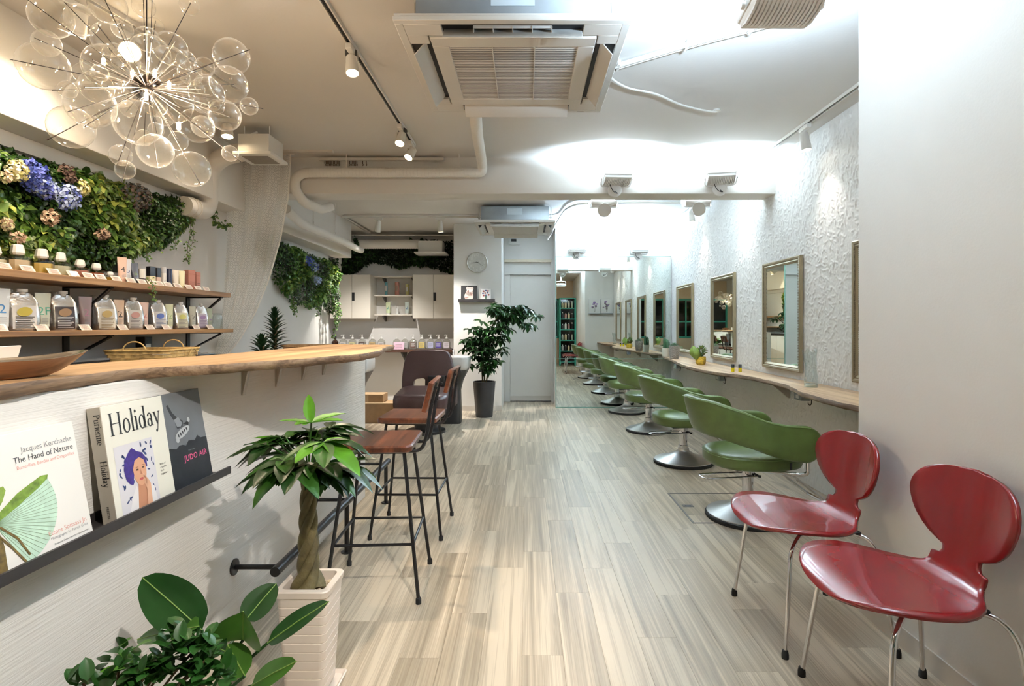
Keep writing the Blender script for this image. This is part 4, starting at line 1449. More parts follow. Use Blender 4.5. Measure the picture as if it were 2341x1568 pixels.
# book 3: JUDO AIR
ya3, yb3, h3 = 1.652, 1.880, 0.300
CG = mat('cover_grey', (112, 114, 118), 0.35, var=0.10, vscale=8)
bk3, o, u, w, n = make_book('dark photo book with a leaping skater and pink title, on the ledge', ya3, yb3, h3, 0.012, 0.17, CG, mat('cover_dark', (40, 42, 46), 0.4), xf=-1.068)
wd = yb3 - ya3
CDK = mat('cover_ground', (34, 35, 39), 0.35, var=0.4, vscale=18)
hz = [(0, 0), (wd, 0), (wd, 0.125)]
rp = random.Random(9)
for k in range(15):
    hz.append((wd * (1 - k / 14), 0.128 + rp.uniform(-0.004, 0.010) + 0.012 * math.exp(-((k - 3) / 2.5) ** 2)))
put_print('dark_ground', flat_mesh('dark_ground', [hz], CDK), bk3, o, u, w, 0.0004)
SKD, SKL = mat('skater_dark', (52, 54, 58), 0.4), mat('skater_light', (190, 192, 194), 0.4)
put_print('skater_body', flat_mesh('skater_body', [[(0.05, 0.262), (0.058, 0.266), (0.074, 0.238), (0.095, 0.218), (0.118, 0.206), (0.112, 0.188), (0.085, 0.184), (0.078, 0.21), (0.062, 0.235)], [(0.115, 0.196), (0.15, 0.204), (0.142, 0.188)]], SKD), bk3, o, u, w, 0.0007)
put_print('skater_shirt', flat_mesh('skater_shirt', [[(0.075, 0.215), (0.098, 0.222), (0.112, 0.2), (0.104, 0.19), (0.085, 0.192)]], mat('skater_grey', (140, 142, 146), 0.4)), bk3, o, u, w, 0.0009)
put_print('skateboard', flat_mesh('skateboard', [ell(0.107, 0.170, 0.040, 0.0135, 18, 0.32), ell(0.078, 0.150, 0.008, 0.008), ell(0.146, 0.205, 0.007, 0.008)], SKL), bk3, o, u, w, 0.0011)
put_print('board_pattern', flat_mesh('board_pattern', [ell(0.085 + 0.011 * k, 0.1635 + 0.0036 * k, 0.0034, 0.006, 8, 0.3) for k in range(5)], SKD), bk3, o, u, w, 0.0013)
put_print('title_print', text_mesh('JUDO AIR', 0.0255, mat('print_magenta', (226, 92, 138), 0.45), 'RIGHT', bold=0.0004, space=1.1), bk3, o + u * (wd - 0.014) + w * 0.078, u, w)
put_print('small_print', text_mesh('Frederic Hager', 0.006, T_GR, 'RIGHT'), bk3, o + u * (wd - 0.07) + w * 0.107, u, w)

# ---- black foot rail
t = thing('foot_rail', 'black metal foot rail along the bar front', 'foot rail', (0, 0, 0))
rx, rz_ = -0.95, 0.268
MB().tube([(rx, 2.085, rz_), (rx, 3.80, rz_)], 0.019, 14).build('rail', BLACK, t)
for y in (2.13, 2.95, 3.715):
    b_ = MB().tube([(X_BAR + 0.001, y, rz_), (rx - 0.015, y, rz_)], 0.0095, 10).build('wall_arm', BLACK, t)
    MB().lathe([(0.031, 0), (0.031, 0.006)], (X_BAR, y, rz_), 18, Matrix.Rotation(PI / 2, 3, 'Y')).build('wall_disc', BLACK, b_)
for y in (2.92, 3.735):
    p_ = MB().tube([(rx, y, 0.004), (rx, y, rz_ - 0.01)], 0.0125, 10).build('post', BLACK, t)
    MB().lathe([(0.030, 0), (0.030, 0.005)], (rx, y, 0.0), 18).build('floor_disc', BLACK, p_)

# ---- bar stools
SEATW = wood('stool_wood', [(60, 30, 19), (90, 47, 29), (118, 66, 42)], 'Y', rough=0.28, grain=0.7, scale=1.4, knots=False)


def make_stool(label, loc, rz):
    """Stool facing -X (the bar); origin on the floor."""
    t = thing('bar_stool', label, 'stool', loc, rz, 'bar stools')
    prof = rrect(0.335, 0.375, 0.03)
    rings = []
    for z, ins in ((0.645, 0.012), (0.650, 0.002), (0.672, 0.0), (0.680, 0.006)):
        rings.append([(p[0] * (1 - ins / 0.17), p[1] * (1 - ins / 0.19), z - 0.008 * (1 - (abs(p[0]) / 0.17) ** 2) * (1 if z > 0.67 else 0)) for p in prof])
    MB().loft(rings).build('seat', SEATW, t)
    ang = math.radians(14)
    M = Matrix.Rotation(ang, 3, 'Y')
    MB().box(Vector((0.235, 0, 0.885)), (0.024, 0.36, 0.135), M).build('backrest', SEATW, t, bevel=0.008)
    for sy in (-1, 1):
        bt = MB().tube(rounded([(0.08, sy * 0.10, 0.637), (0.20, sy * 0.10, 0.637), (0.222, sy * 0.10, 0.70), (0.238, sy * 0.10, 0.82), (0.262, sy * 0.10, 0.945)], 0.05, 6), 0.0085, 8).build('back_tube', BLACK, t)
        for zz_ in (0.845, 0.92):
            MB().box((0.242 + (zz_ - 0.845) * 0.25, sy * 0.10, zz_), (0.022, 0.016, 0.012), M).build('bolt', BLACK, bt)
    top, bot, zr = 0.125, 0.20, 0.245
    f = lambda z: bot + (top - bot) * z / 0.645
    for sx in (-1, 1):
        for sy in (-1, 1):
            lg = MB().tube([(sx * bot, sy * bot, 0.012), (sx * top, sy * top, 0.645)], 0.0082, 8).build('leg', BLACK, t)
            MB().lathe([(0.0125, 0), (0.0125, 0.02), (0.010, 0.026)], (sx * bot, sy * bot, 0), 10).build('rubber_foot', RUBBER, lg)
    a = f(zr)
    for (p, q) in (((-a, -a), (a, -a)), ((a, -a), (a, a)), ((a, a), (-a, a)), ((-a, a), (-a, -a))):
        MB().tube([(p[0], p[1], zr), (q[0], q[1], zr)], 0.0068, 8).build('stretcher', BLACK, t)
    MB().tube([(-top, -top, 0.637), (top, -top, 0.637), (top, top, 0.637), (-top, top, 0.637)], 0.007, 6, closed=True).build('seat_ring', BLACK, t)
    return t


s1 = make_stool('wooden bar stool on black wire legs closest to the braided plant', (-0.675, 2.57, 0), math.radians(3))
dup(s1, (-0.673, 3.285, 0), math.radians(-1), 'wooden bar stool on black wire legs in front of the brown shampoo chair')

# ---- green styling chairs
VINYL = mat('green_vinyl', (82, 97, 45), 0.36, var=0.10, vscale=18, bump=0.06, bscale=350)
SEAM = mat('green_seam', (102, 122, 66), 0.5)


def make_styling_chair(label, loc, rz):
    """Facing +X; origin on the floor under the column."""
    t = thing('styling_chair', label, 'chair', loc, rz, 'green styling chairs')
    MB().lathe([(0.250, 0.0), (0.254, 0.006), (0.254, 0.022), (0.248, 0.028)], n=48).build('base_rim', RUBBER, t)
    MB().lathe([(0.246, 0.026), (0.246, 0.034), (0.19, 0.050), (0.11, 0.078), (0.055, 0.105), (0.048, 0.118), (0.048, 0.135)], n=48).build('base_disc', mat('base_steel', (226, 224, 221), 0.36, metal=0.9), t)
    cl = MB().lathe([(0.034, 0.13), (0.034, 0.345)], n=24).build('column', CHROME, t)
    MB().lathe([(0.041, 0.13), (0.041, 0.155), (0.036, 0.16)], n=24).build('collar', CHROME, cl)
    MB().lathe([(0.037, 0.25), (0.037, 0.345)], n=24).build('sleeve', CHROME, cl)
    # seat cushion: rounded D
    pl = []
    for i in range(48):
        a = 2 * PI * i / 48
        c_, s_ = math.cos(a), math.sin(a)
        r = 1.0 / ((abs(c_) ** 2.6 + abs(s_) ** 2.6) ** (1 / 2.6))
        pl.append((0.285 * r * c_ * 0.98 + 0.02, 0.255 * r * s_))
    rings = []
    for z, k_ in ((0.345, 0.90), (0.352, 0.975), (0.37, 1.0), (0.412, 1.0), (0.422, 0.985), (0.434, 0.90), (0.441, 0.7), (0.445, 0.4), (0.446, 0.05)):
        rings.append([(p[0] * k_, p[1] * k_, z) for p in pl])
    st_ = MB().loft(rings).build('seat', VINYL, t, angle=70)
    MB().tube([(p[0] * 1.0, p[1] * 1.0, 0.414) for p in pl], 0.0024, 5, closed=True).build('seat_piping', SEAM, st_)
    MB().box2((0.13, -0.2585, 0.362), (0.142, -0.2535, 0.402)).build('label_tag', INK, st_, smooth=False)
    # wrap-around back and arms
    path = []
    n_arm, n_arc = 14, 26
    R_ = 0.292
    for i in range(n_arm):
        path.append((0.31 - 0.31 * i / n_arm, -R_ + 0.018 * (1 - i / n_arm)))
    for i in range(n_arc + 1):
        a = -PI / 2 - PI * i / n_arc
        path.append((R_ * 1.05 * math.cos(a), R_ * math.sin(a)))
    for i in range(1, n_arm + 1):
        path.append((0.31 * i / n_arm, R_ - 0.018 * i / n_arm))
    m = len(path)
    cum = [0.0]
    for i in range(1, m):
        cum.append(cum[-1] + math.hypot(path[i][0] - path[i - 1][0], path[i][1] - path[i - 1][1]))
    half = cum[-1] / 2
    top_t = [(0, 0.770), (0.16, 0.757), (0.30, 0.712), (0.44, 0.653), (0.56, 0.628), (0.66, 0.622), (0.80, 0.615)]
    bot_t = [(0, 0.545), (0.20, 0.530), (0.36, 0.490), (0.50, 0.440), (0.60, 0.415), (0.68, 0.405), (0.80, 0.415)]
    rings, piping = [], []
    for i in range(m):
        p = path[i]
        a = path[min(i + 1, m - 1)]
        b = path[max(i - 1, 0)]
        tx, ty = a[0] - b[0], a[1] - b[1]
        l = math.hypot(tx, ty)
        nx, ny_ = ty / l, -tx / l         # outward
        if nx * p[0] + ny_ * p[1] < 0:
            nx, ny_ = -nx, -ny_
        dist = abs(cum[i] - half)
        zt_, zb_ = interp(top_t, dist), interp(bot_t, dist)
        end = half - dist
        if end < 0.11:
            k_ = math.sqrt(max(0.0, 1 - (1 - end / 0.11) ** 2))
            mid = (zt_ + zb_) / 2 - 0.005
            zt_, zb_ = mid + (zt_ - mid) * max(k_, 0.10), mid + (zb_ - mid) * max(k_, 0.10)
        hh, zc = (zt_ - zb_) / 2, (zt_ + zb_) / 2
        th = 0.033 * (0.55 + 0.45 * min(1, end / 0.05))
        rake = 0.32 * max(0, 1 - dist / 0.42)
        ring = []
        for j in range(16):
            a_ = 2 * PI * j / 16
            c_, s_ = math.cos(a_), math.sin(a_)
            ex = 2 / 4.2
            q1 = th * math.copysign(abs(c_) ** ex, c_)
            q2 = hh * math.copysign(abs(s_) ** ex, s_)
            z = zc + q2
            out_ = q1 + rake * (z - 0.55)
            ring.append((p[0] + nx * out_, p[1] + ny_ * out_, z))
        rings.append(ring)
        o_ = th + rake * (zt_ - 0.55) - 0.004
        piping.append((p[0] + nx * o_, p[1] + ny_ * o_, zt_ - 0.008))
    br = MB().loft(rings).build('back_and_arms', VINYL, t, angle=70)
    MB().tube(piping, 0.0022, 5).build('back_piping', SEAM, br)
    for sy in (-1, 1):
        MB().tube(rounded([(0.0, sy * 0.16, 0.335), (0.20, sy * 0.262, 0.332), (0.222, sy * 0.282, 0.345), (0.222, sy * 0.286, 0.45)], 0.035, 6), 0.0115, 10).build('arm_support', CHROME, t)
    MB().box2((-0.14, -0.15, 0.33), (0.14, 0.15, 0.345)).build('under_plate', BLACK, t, smooth=False)
    # pump lever
    lv = MB().tube(rounded([(0.045, 0.030, 0.268), (-0.06, 0.055, 0.268), (-0.30, 0.055, 0.262), (-0.30, -0.055, 0.262), (-0.06, -0.055, 0.268), (0.065, -0.040, 0.268)], 0.03, 5), 0.0052, 8).build('pump_lever', CHROME, t)
    MB().tube([(0.05, -0.058, 0.268), (0.05, 0.052, 0.268)], 0.008, 8).build('lever_axle', BLACK, lv)
    # footrest towards the wall
    for sy in (-1, 1):
        MB().tube([(0.16, sy * 0.13, 0.335), (0.47, sy * 0.13, 0.10)], 0.009, 8).build('footrest_arm', CHROME, t)
    MB().tube([(0.47, -0.14, 0.10), (0.47, 0.14, 0.10)], 0.011, 8).build('footrest_bar', CHROME, t)
    return t


sc1 = make_styling_chair('green styling chair closest to the red chairs, its whole arm showing', (1.385, 3.45, 0), math.radians(4))
dup(sc1, (1.372, 4.82, 0), math.radians(3), 'second green styling chair counted from the red chairs')
dup(sc1, (1.39, 6.27, 0), math.radians(3), 'third green styling chair counted from the red chairs')
dup(sc1, (1.39, 7.62, 0), math.radians(3), 'last green styling chair, standing against the big mirror')

# ---- red plywood chairs
RED = mat('red_lacquer', (122, 17, 19), 0.27, var=0.06, vscale=5, coat=0.25, stretch=(1, 6, 1))


def make_ant(label, loc, rz):
    """Facing -X; origin on the floor."""
    t = thing('red_chair', label, 'chair', loc, rz, 'red plywood chairs')
    prof = spline([(-0.272, 0, 0.415), (-0.25, 0, 0.432), (-0.195, 0, 0.441), (-0.105, 0, 0.438), (-0.005, 0, 0.430), (0.06, 0, 0.427), (0.108, 0, 0.434), (0.140, 0, 0.455), (0.157, 0, 0.49), (0.169, 0, 0.55), (0.180, 0, 0.62), (0.190, 0, 0.69), (0.202, 0, 0.765)], 10)
    cum = [0.0]
    for i in range(1, len(prof)):
        cum.append(cum[-1] + (prof[i] - prof[i - 1]).length)
    T = cum[-1]
    tabw = [(0, 0.0), (0.004, 0.055), (0.012, 0.098), (0.03, 0.150), (0.06, 0.195), (0.10, 0.228), (0.15, 0.248), (0.20, 0.256), (0.26, 0.252), (0.31, 0.238), (0.36, 0.214), (0.41, 0.180), (0.44, 0.152), (0.465, 0.122),
            (0.485, 0.108), (0.520, 0.104), (0.523, 0.084), (0.532, 0.073), (0.545, 0.070), (0.557, 0.074), (0.565, 0.092), (0.585, 0.128), (0.62, 0.165), (0.66, 0.190), (0.71, 0.206), (0.75, 0.204), (0.785, 0.186), (0.81, 0.155), (0.825, 0.115), (0.832, 0.075), (0.8345, 0.04), (0.836, 0.0)]
    tabw = [(min(max(p.x, 0), 0.836), max(p.y, 0)) for p in spline([(a, b, 0) for a, b in tabw], 6)]
    tabw.sort()
    k_ = T / 0.836
    samples = [0.0]
    for v_ in sorted(list(np.linspace(0, T, 60)) + [a * k_ for a, _ in tabw]):
        if v_ - samples[-1] > 0.0012:
            samples.append(v_)
    samples[-1] = T
    rows = []
    for s in samples:
        i = min(max(np.searchsorted(cum, s) - 1, 0), len(prof) - 2)
        f = (s - cum[i]) / max(1e-9, cum[i + 1] - cum[i])
        p = prof[i].lerp(prof[i + 1], f)
        hw = max(interp(tabw, s / k_), 0.0015)
        isback = min(1, max(0, (s / k_ - 0.42) / 0.12))
        row = []
        for j in range(13):
            q = -1 + 2 * j / 12
            row.append(Vector((p.x - isback * 0.035 * q * q * (hw / 0.2) ** 2, q * hw, p.z + (1 - isback) * 0.014 * q * q * (hw / 0.25) ** 2)))
        rows.append(row)
    sh = MB().grid(rows).build('shell', RED, t, angle=60)
    md = sh.modifiers.new('thick', 'SOLIDIFY')
    md.thickness = 0.0105
    md.offset = 0.0
    MB().lathe([(0.075, 0.402), (0.078, 0.410), (0.06, 0.420)], (-0.02, 0, 0), 24).build('hub_cover', BLACK, t)
    for sx in (-1, 1):
        for sy in (-1, 1):
            fx, fy = sx * 0.205, sy * 0.232
            lg = MB().tube(rounded([(0.02 + sx * 0.03, sy * 0.04, 0.402), (sx * 0.135 + 0.01, sy * 0.160, 0.404), (sx * 0.165, sy * 0.190, 0.360), (fx, fy, 0.012)], 0.045, 7), 0.0078, 10).build('leg', CHROME, t)
            MB().lathe([(0.0125, 0), (0.0125, 0.016), (0.0095, 0.030)], (fx, fy, 0), 12).build('rubber_foot', RUBBER, lg)
            MB().box((sx * 0.11 + 0.01, sy * 0.132, 0.413), (0.022, 0.022, 0.012)).build('rubber_stop', RUBBER, lg, bevel=0.003, seg=1)
    return t


a1 = make_ant('dark red plywood chair closest to the camera at the edge of the picture', (1.145, 1.655, 0), math.radians(-1))
dup(a1, (1.135, 2.225, 0), math.radians(1), 'dark red plywood chair beside the nearest green styling chair')

# ---- floor hatch
t = thing('floor_hatch', 'square floor hatch with thin metal edges under the first green chair', 'hatch', (1.31, 3.645, 0))
HATCH = mat('hatch_edge', (112, 108, 104), 0.4, metal=0.3)
for (a, b) in (((-0.30, -0.30), (0.30, -0.288)), ((-0.30, 0.288), (0.30, 0.30)), ((-0.30, -0.30), (-0.288, 0.30)), ((0.288, -0.30), (0.30, 0.30))):
    MB().box2((a[0], a[1], 0.0), (b[0], b[1], 0.0018)).build('edge_strip', HATCH, t, smooth=False)
for sx in (-1, 1):
    h_ = MB().box2((sx * 0.235 - 0.035, 0.0, 0.0), (sx * 0.235 + 0.035, 0.045, 0.0018)).build('lift_plate', HATCH, t, smooth=False)
    MB().tube([(sx * 0.235 - 0.02, 0.022, 0.0025), (sx * 0.235 + 0.02, 0.022, 0.0025)], 0.003, 6).build('lift_ring', BLACK, h_)

# ---- wall counter with mirrors
CNT = wood('counter_wood', [(146, 116, 86), (184, 152, 116), (204, 176, 142)], 'Y', rough=0.5, grain=0.8, scale=0.7, rand=False, knots=False)
CNTE = wood('counter_edge', [(92, 72, 54), (124, 100, 76), (150, 124, 98)], 'Y', rough=0.65, grain=1.1, scale=1.2, rand=False, knots=False, bump=0.4)
fe_ = [(1.70, 2.20), (1.722, 2.87), (1.703, 3.02), (1.729, 3.46), (1.79, 3.70), (1.836, 3.92), (1.845, 4.25), (1.838, 4.53), (1.76, 4.80), (1.687, 5.01), (1.65, 5.5), (1.68, 6.01), (1.75, 6.5), (1.82, 7.0), (1.86, 7.48), (1.975, 7.95), (1.985, 8.035)]
fe_ = [(p.x, p.y) for p in spline([(a, b, 0) for a, b in fe_], 5)]
fe_ = [(a + 0.004 * math.sin(b * 23), b) for a, b in fe_]
pts_ = fe_ + [(2.105, 8.035), (2.105, 2.20)]
rings = []
for z, ins in ((0.748, 0.014), (0.758, 0.0), (0.776, 0.0), (0.782, 0.003)):
    rings.append([(a + (ins if i < len(fe_) else 0), b, z) for i, (a, b) in enumerate(pts_)])
mb = MB().loft(rings, cap=False)
mb.cur = 1
k = len(pts_)
mb.add(rings[-1], [tuple(range(k))])
mb.add(rings[0], [tuple(range(k - 1, -1, -1))])
t = thing('styling_counter', 'long live-edge wooden counter along the plaster wall under the mirrors', 'counter', (0, 0, 0))
mb.build('board', [CNTE, CNT], t, angle=50)
for y in (3.0, 4.4, 5.8, 7.2):
    MB().prism([(0, 0.748), (0, 0.62), (0.015, 0.62), (0.16, 0.738), (0.16, 0.748)], (2.108, y, 0), (-1, 0, 0), (0, 0, 1), (0, 1, 0), 0.02).build('steel_bracket', ALU, t, bevel=0.002, seg=1)
for i, (x, y) in enumerate(((1.86, 3.72), (1.78, 5.05), (1.77, 6.45))):
    lab = ('nearest', 'middle', 'farthest')[i]
    t = thing('power_outlet', '%s small grey outlet box with a hook under the styling counter' % lab, 'outlet', (x, y, 0.745))
    MB().box2((-0.03, -0.05, -0.048), (0.03, 0.05, 0)).build('case', GALV, t, bevel=0.003, seg=1)
    MB().box2((-0.032, -0.015, -0.036), (-0.03, 0.022, -0.012)).build('socket_face', PLASTIC, t, smooth=False)
    MB().tube([(0.0, -0.10, 0), (0, -0.10, -0.02)] + [(0, -0.10 - 0.024 * math.sin(a), -0.044 + 0.024 * math.cos(a)) for a in np.linspace(0, 4.2, 12)], 0.003, 6).build('hook', BLACK, t)

GILT = mat('mirror_frame_gilt', (150, 136, 108), 0.38, metal=0.55)
GILT2 = mat('frame_inner', (120, 106, 82), 0.45, metal=0.5)


def make_mirror(label, ya, yb, za=0.837, zb=1.74):
    t = thing('framed_mirror', label, 'mirror', (X_RW - 0.006, (ya + yb) / 2, za), 0, 'gilt framed mirrors')
    w2, h = (yb - ya) / 2, zb - za
    f = 0.05
    # mitred frame with a stepped profile
    prof = [(0, 0), (0, 0.022), (0.008, 0.028), (0.02, 0.026), (0.026, 0.018), (0.034, 0.020), (0.044, 0.014), (f, 0.010), (f, 0)]
    corners = [(-w2, 0), (w2, 0), (w2, h), (-w2, h)]
    for e in range(4):
        (y0_, z0_), (y1_, z1_) = corners[e], corners[(e + 1) % 4]
        r0, r1 = [], []
        iy = (1 if y0_ < 0 else -1, 1 if y1_ < 0 else -1)
        iz = (1 if z0_ == 0 else -1, 1 if z1_ == 0 else -1)
        for (ins, hgt) in prof:
            r0.append((-hgt, y0_ + iy[0] * ins, z0_ + iz[0] * ins))
            r1.append((-hgt, y1_ + iy[1] * ins, z1_ + iz[1] * ins))
        MB().loft([r0, r1]).build('frame_bar', GILT, t, angle=25)
    bd_ = MB()
    for s in (-1, 1):
        for z in np.arange(0.03, h - 0.02, 0.012):
            bd_.box((-0.0235, s * (w2 - 0.030), z), (0.006, 0.006, 0.007))
    b_ = bd_.build('frame_beads', GILT2, t, smooth=False)
    b_['kind'] = 'stuff'
    MB().box2((-0.010, -w2 + f - 0.002, f - 0.002), (-0.006, w2 - f + 0.002, h - f + 0.002)).build('glass', MIRROR, t, smooth=False)
    return t


make_mirror('framed mirror mostly hidden by the white pier', 2.85, 3.545)
make_mirror('framed mirror behind the clear glass vase', 4.21, 4.887)
make_mirror('framed mirror behind the two small yellow bottles', 5.557, 6.26)
make_mirror('framed mirror closest to the big mirror, behind the potted aloe', 6.96, 7.68)
# ================================================================== GREENERY
G1, G2, G3, G4, G5 = leafmat('leaf_deep', (34, 62, 24)), leafmat('leaf_mid', (62, 96, 36)), leafmat('leaf_light', (112, 140, 62)), leafmat('leaf_yellow', (158, 166, 78)), leafmat('leaf_sage', (120, 138, 92))
GD1, GD2 = leafmat('ivy_dark', (26, 46, 24)), leafmat('ivy_mid', (44, 78, 34))
STEMB = mat('stem_brown', (88, 70, 44), 0.8)


def wall_leaves(n, ya, yb, top, bot, x0, bulge, size, mats_w, seed, axis='X', clump=0.16):
    """Random leaf positions on a wall patch; axis X: patch in (y,z), proud along +X; axis Y: patch in (x,z), proud along -Y."""
    r = np.random.default_rng(seed)
    pos, dr, nm, ln, wd, mi = [], [], [], [], [], []
    ph = r.uniform(0, 6.28, 8)
    w = np.array(mats_w, float)
    w /= w.sum()
    while len(pos) < n:
        a = r.uniform(ya, yb)
        t_, b_ = interp(top, a), interp(bot, a)
        if t_ - b_ < 0.02:
            continue
        z = r.uniform(b_, t_)
        lump = 0.5 + 0.5 * math.sin(a * 14 + ph[0] + 2 * math.sin(z * 9)) * math.cos(z * 13 + ph[1])
        edge = min(1.0, (z - b_ + 0.02) / 0.10, (t_ - z + 0.03) / 0.08, (a - ya + 0.03) / 0.1, (yb - a + 0.03) / 0.1)
        dep = bulge * (0.35 + 0.65 * lump) * edge * (0.35 + 0.65 * r.random() ** 0.5)
        p = (x0 + dep, a, z) if axis == 'X' else (a, x0 - dep, z)
        pos.append(p)
        v = r.normal(0, 1, 3)
        if axis == 'X':
            dr.append((0.35 + v[0] * 0.45, v[1] * 0.8, -0.45 + v[2] * 0.55))
            nm.append((1.0 + v[1] * 0.3, v[2] * 0.45, 0.55 + v[0] * 0.45))
        else:
            dr.append((v[1] * 0.8, -0.35 + v[0] * 0.45, -0.45 + v[2] * 0.55))
            nm.append((v[2] * 0.45, -1.0 + v[1] * 0.3, 0.55 + v[0] * 0.45))
        cl = 0.5 + 0.5 * math.sin(a * 6.5 + ph[2] + 1.7 * math.sin(z * 7 + ph[3]))
        s = size * r.uniform(0.65, 1.25) * (0.7 + 0.6 * cl)
        ln.append(s)
        wd.append(s * r.uniform(0.5, 0.75))
        u = (r.random() * 0.55 + cl * 0.45)
        mi.append(int(min(len(w) - 1, np.searchsorted(np.cumsum(w), u))))
    return pos, dr, nm, ln, wd, mi


def vine(acc, pts, n, size, mis, seed):
    r = np.random.default_rng(seed)
    pts = spline(pts, 8)
    for k in range(n):
        f = r.random() * (len(pts) - 1)
        i = min(int(f), len(pts) - 2)
        p = pts[i].lerp(pts[i + 1], f - i)
        v = r.normal(0, 1, 3)
        acc[0].append(tuple(p + Vector(v) * 0.007))
        acc[1].append((v[0], v[1], -0.6 + v[2] * 0.4))
        acc[2].append((0.8, -0.6, 0.5 + v[1] * 0.4))
        s = size * r.uniform(0.6, 1.2)
        acc[3].append(s)
        acc[4].append(s * 0.75)
        acc[5].append(int(r.choice(mis)))
    return pts


# green wall above the product shelves
gw = thing('planted_greenery', 'dense green wall of mixed foliage with hydrangeas above the product shelves', 'green wall', (0, 0, 0))
top = [(1.9, 2.05), (2.5, 2.03), (2.9, 2.055), (3.3, 2.06), (3.8, 2.09), (4.05, 2.11), (4.12, 2.10)]
bot = [(1.9, 1.46), (2.6, 1.47), (3.0, 1.50), (3.27, 1.53), (3.38, 1.62), (3.55, 1.68), (3.8, 1.74), (3.95, 1.86), (4.05, 1.98), (4.12, 2.06)]
acc = wall_leaves(9500, 1.95, 4.12, top, bot, -2.535, 0.19, 0.046, (0.30, 0.28, 0.18, 0.10, 0.14), 21)
acc = [list(a) for a in acc]
stems = []
Xv = -2.40
for i, path in enumerate(([(430, 480), (436, 520), (430, 560), (426, 598)], [(437, 500), (443, 540), (433, 575), (429, 600)], [(330, 550), (334, 575), (340, 592)], [(395, 520), (402, 545), (398, 570)], [(290, 560), (296, 590), (300, 612)], [(360, 540), (366, 570)])):
    d0 = 2.40 * F_PX / (VPX - path[0][0])
    stems.append(vine(acc, [W(a, b, d0) for a, b in path], 46, 0.017, (1, 2, 1), 40 + i))
for i, path in enumerate(([(345, 640), (350, 665), (349, 690)],)):
    d0 = 2.20 * F_PX / (VPX - 345)
    stems.append(vine(acc, [W(a, b, d0) for a, b in path], 40, 0.016, (1, 2), 60))
stems.append(vine(acc, [W(493, 470, 4.2), W(490, 500, 4.2), W(505, 515, 4.25), W(525, 512, 4.3)], 70, 0.028, (1, 1, 2), 61))
leaf_cloud('foliage', acc[0], acc[1], acc[2], acc[3], acc[4], acc[5], [G1, G2, G3, G4, G5], gw)
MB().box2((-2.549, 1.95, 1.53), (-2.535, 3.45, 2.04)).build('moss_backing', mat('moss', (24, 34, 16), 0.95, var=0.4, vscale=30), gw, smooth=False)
sm = MB()
for s in stems:
    sm.tube(s, 0.0016, 4)
sm.build('trailing_stems', STEMB, gw)['kind'] = 'stuff'


def petals(name, c, r, mats_, n, size, parent, label, seed, shape=(1, 1, 1)):
    rg = np.random.default_rng(seed)
    pos, dr, nm = [], [], []
    while len(pos) < n:
        v = rg.normal(0, 1, 3)
        v /= np.linalg.norm(v)
        if v[0] < -0.45:
            continue
        jr = rg.uniform(0.72, 1.12)
        pos.append((c[0] + v[0] * r * jr, c[1] + v[1] * r * jr, c[2] + v[2] * r * jr))
        q = rg.normal(0, 1, 3)
        d_ = np.cross(v, q)
        dr.append(d_ + v * rg.uniform(0.1, 1.0) * np.linalg.norm(d_))
        nm.append(v)
    o = leaf_cloud(name, pos, dr, nm, rg.uniform(0.7, 1.2, n) * size, rg.uniform(0.7, 1.1, n) * size * 0.85, rg.integers(0, len(mats_), n), mats_, parent, fold=0.12)
    o['label'] = label
    return o


BL1, BL2, BL3 = mat('petal_blue', (70, 88, 168), 0.6), mat('petal_violet', (92, 104, 190), 0.6), mat('petal_pale_blue', (172, 188, 224), 0.6)
CRM, CRY, BRN, GRY = mat('petal_cream', (238, 230, 190), 0.6), mat('petal_yellow', (214, 206, 128), 0.6), mat('petal_brown', (104, 82, 72), 0.7), mat('petal_slate', (74, 80, 84), 0.7)
PNK = mat('petal_dusty', (206, 176, 150), 0.7)
SLT = mat('petal_slate_brown', (96, 88, 80), 0.7)
FL = [(70, 398, 30, [BL1, BL2], 300, 'deep blue hydrangea head'), (84, 420, 26, [BL1, BL2, BL3], 240, 'violet blue hydrangea head'), (104, 432, 22, [BL2, BL3], 200, 'pale violet hydrangea head'), (147, 450, 29, [BL3, BL3, BL2], 300, 'pale blue hydrangea head'),
      (40, 390, 21, [CRM, CRM, CRY], 170, 'cream chrysanthemum head'), (10, 402, 13, [PNK, CRM], 70, 'small blush flower'), (184, 430, 16, [CRM, CRY], 120, 'pale yellow chrysanthemum head'), (152, 392, 13, [BRN], 70, 'brown dried rose'), (157, 406, 12, [BRN], 60, 'brown dried rosebud'),
      (308, 452, 31, [GRY, SLT, BRN], 340, 'large slate dried hydrangea head'), (115, 497, 20, [PNK], 110, 'dusty pink dried hydrangea'), (235, 535, 15, [PNK, BRN], 80, 'faded pink dried flower'), (14, 512, 14, [PNK, CRM], 70, 'beige dried petals'), (42, 543, 14, [PNK], 60, 'beige dried blossom')]
for i, (px, py, pr, ms, n, lb) in enumerate(FL):
    d = 2.37 * F_PX / (VPX - px)
    c = W(px, py, d)
    petals('flower_head', c, pr / F_PX * d * (0.92 if ms[0] is not PNK else 0.72), ms, int(n * 1.3), 0.020, gw, lb, 100 + i)

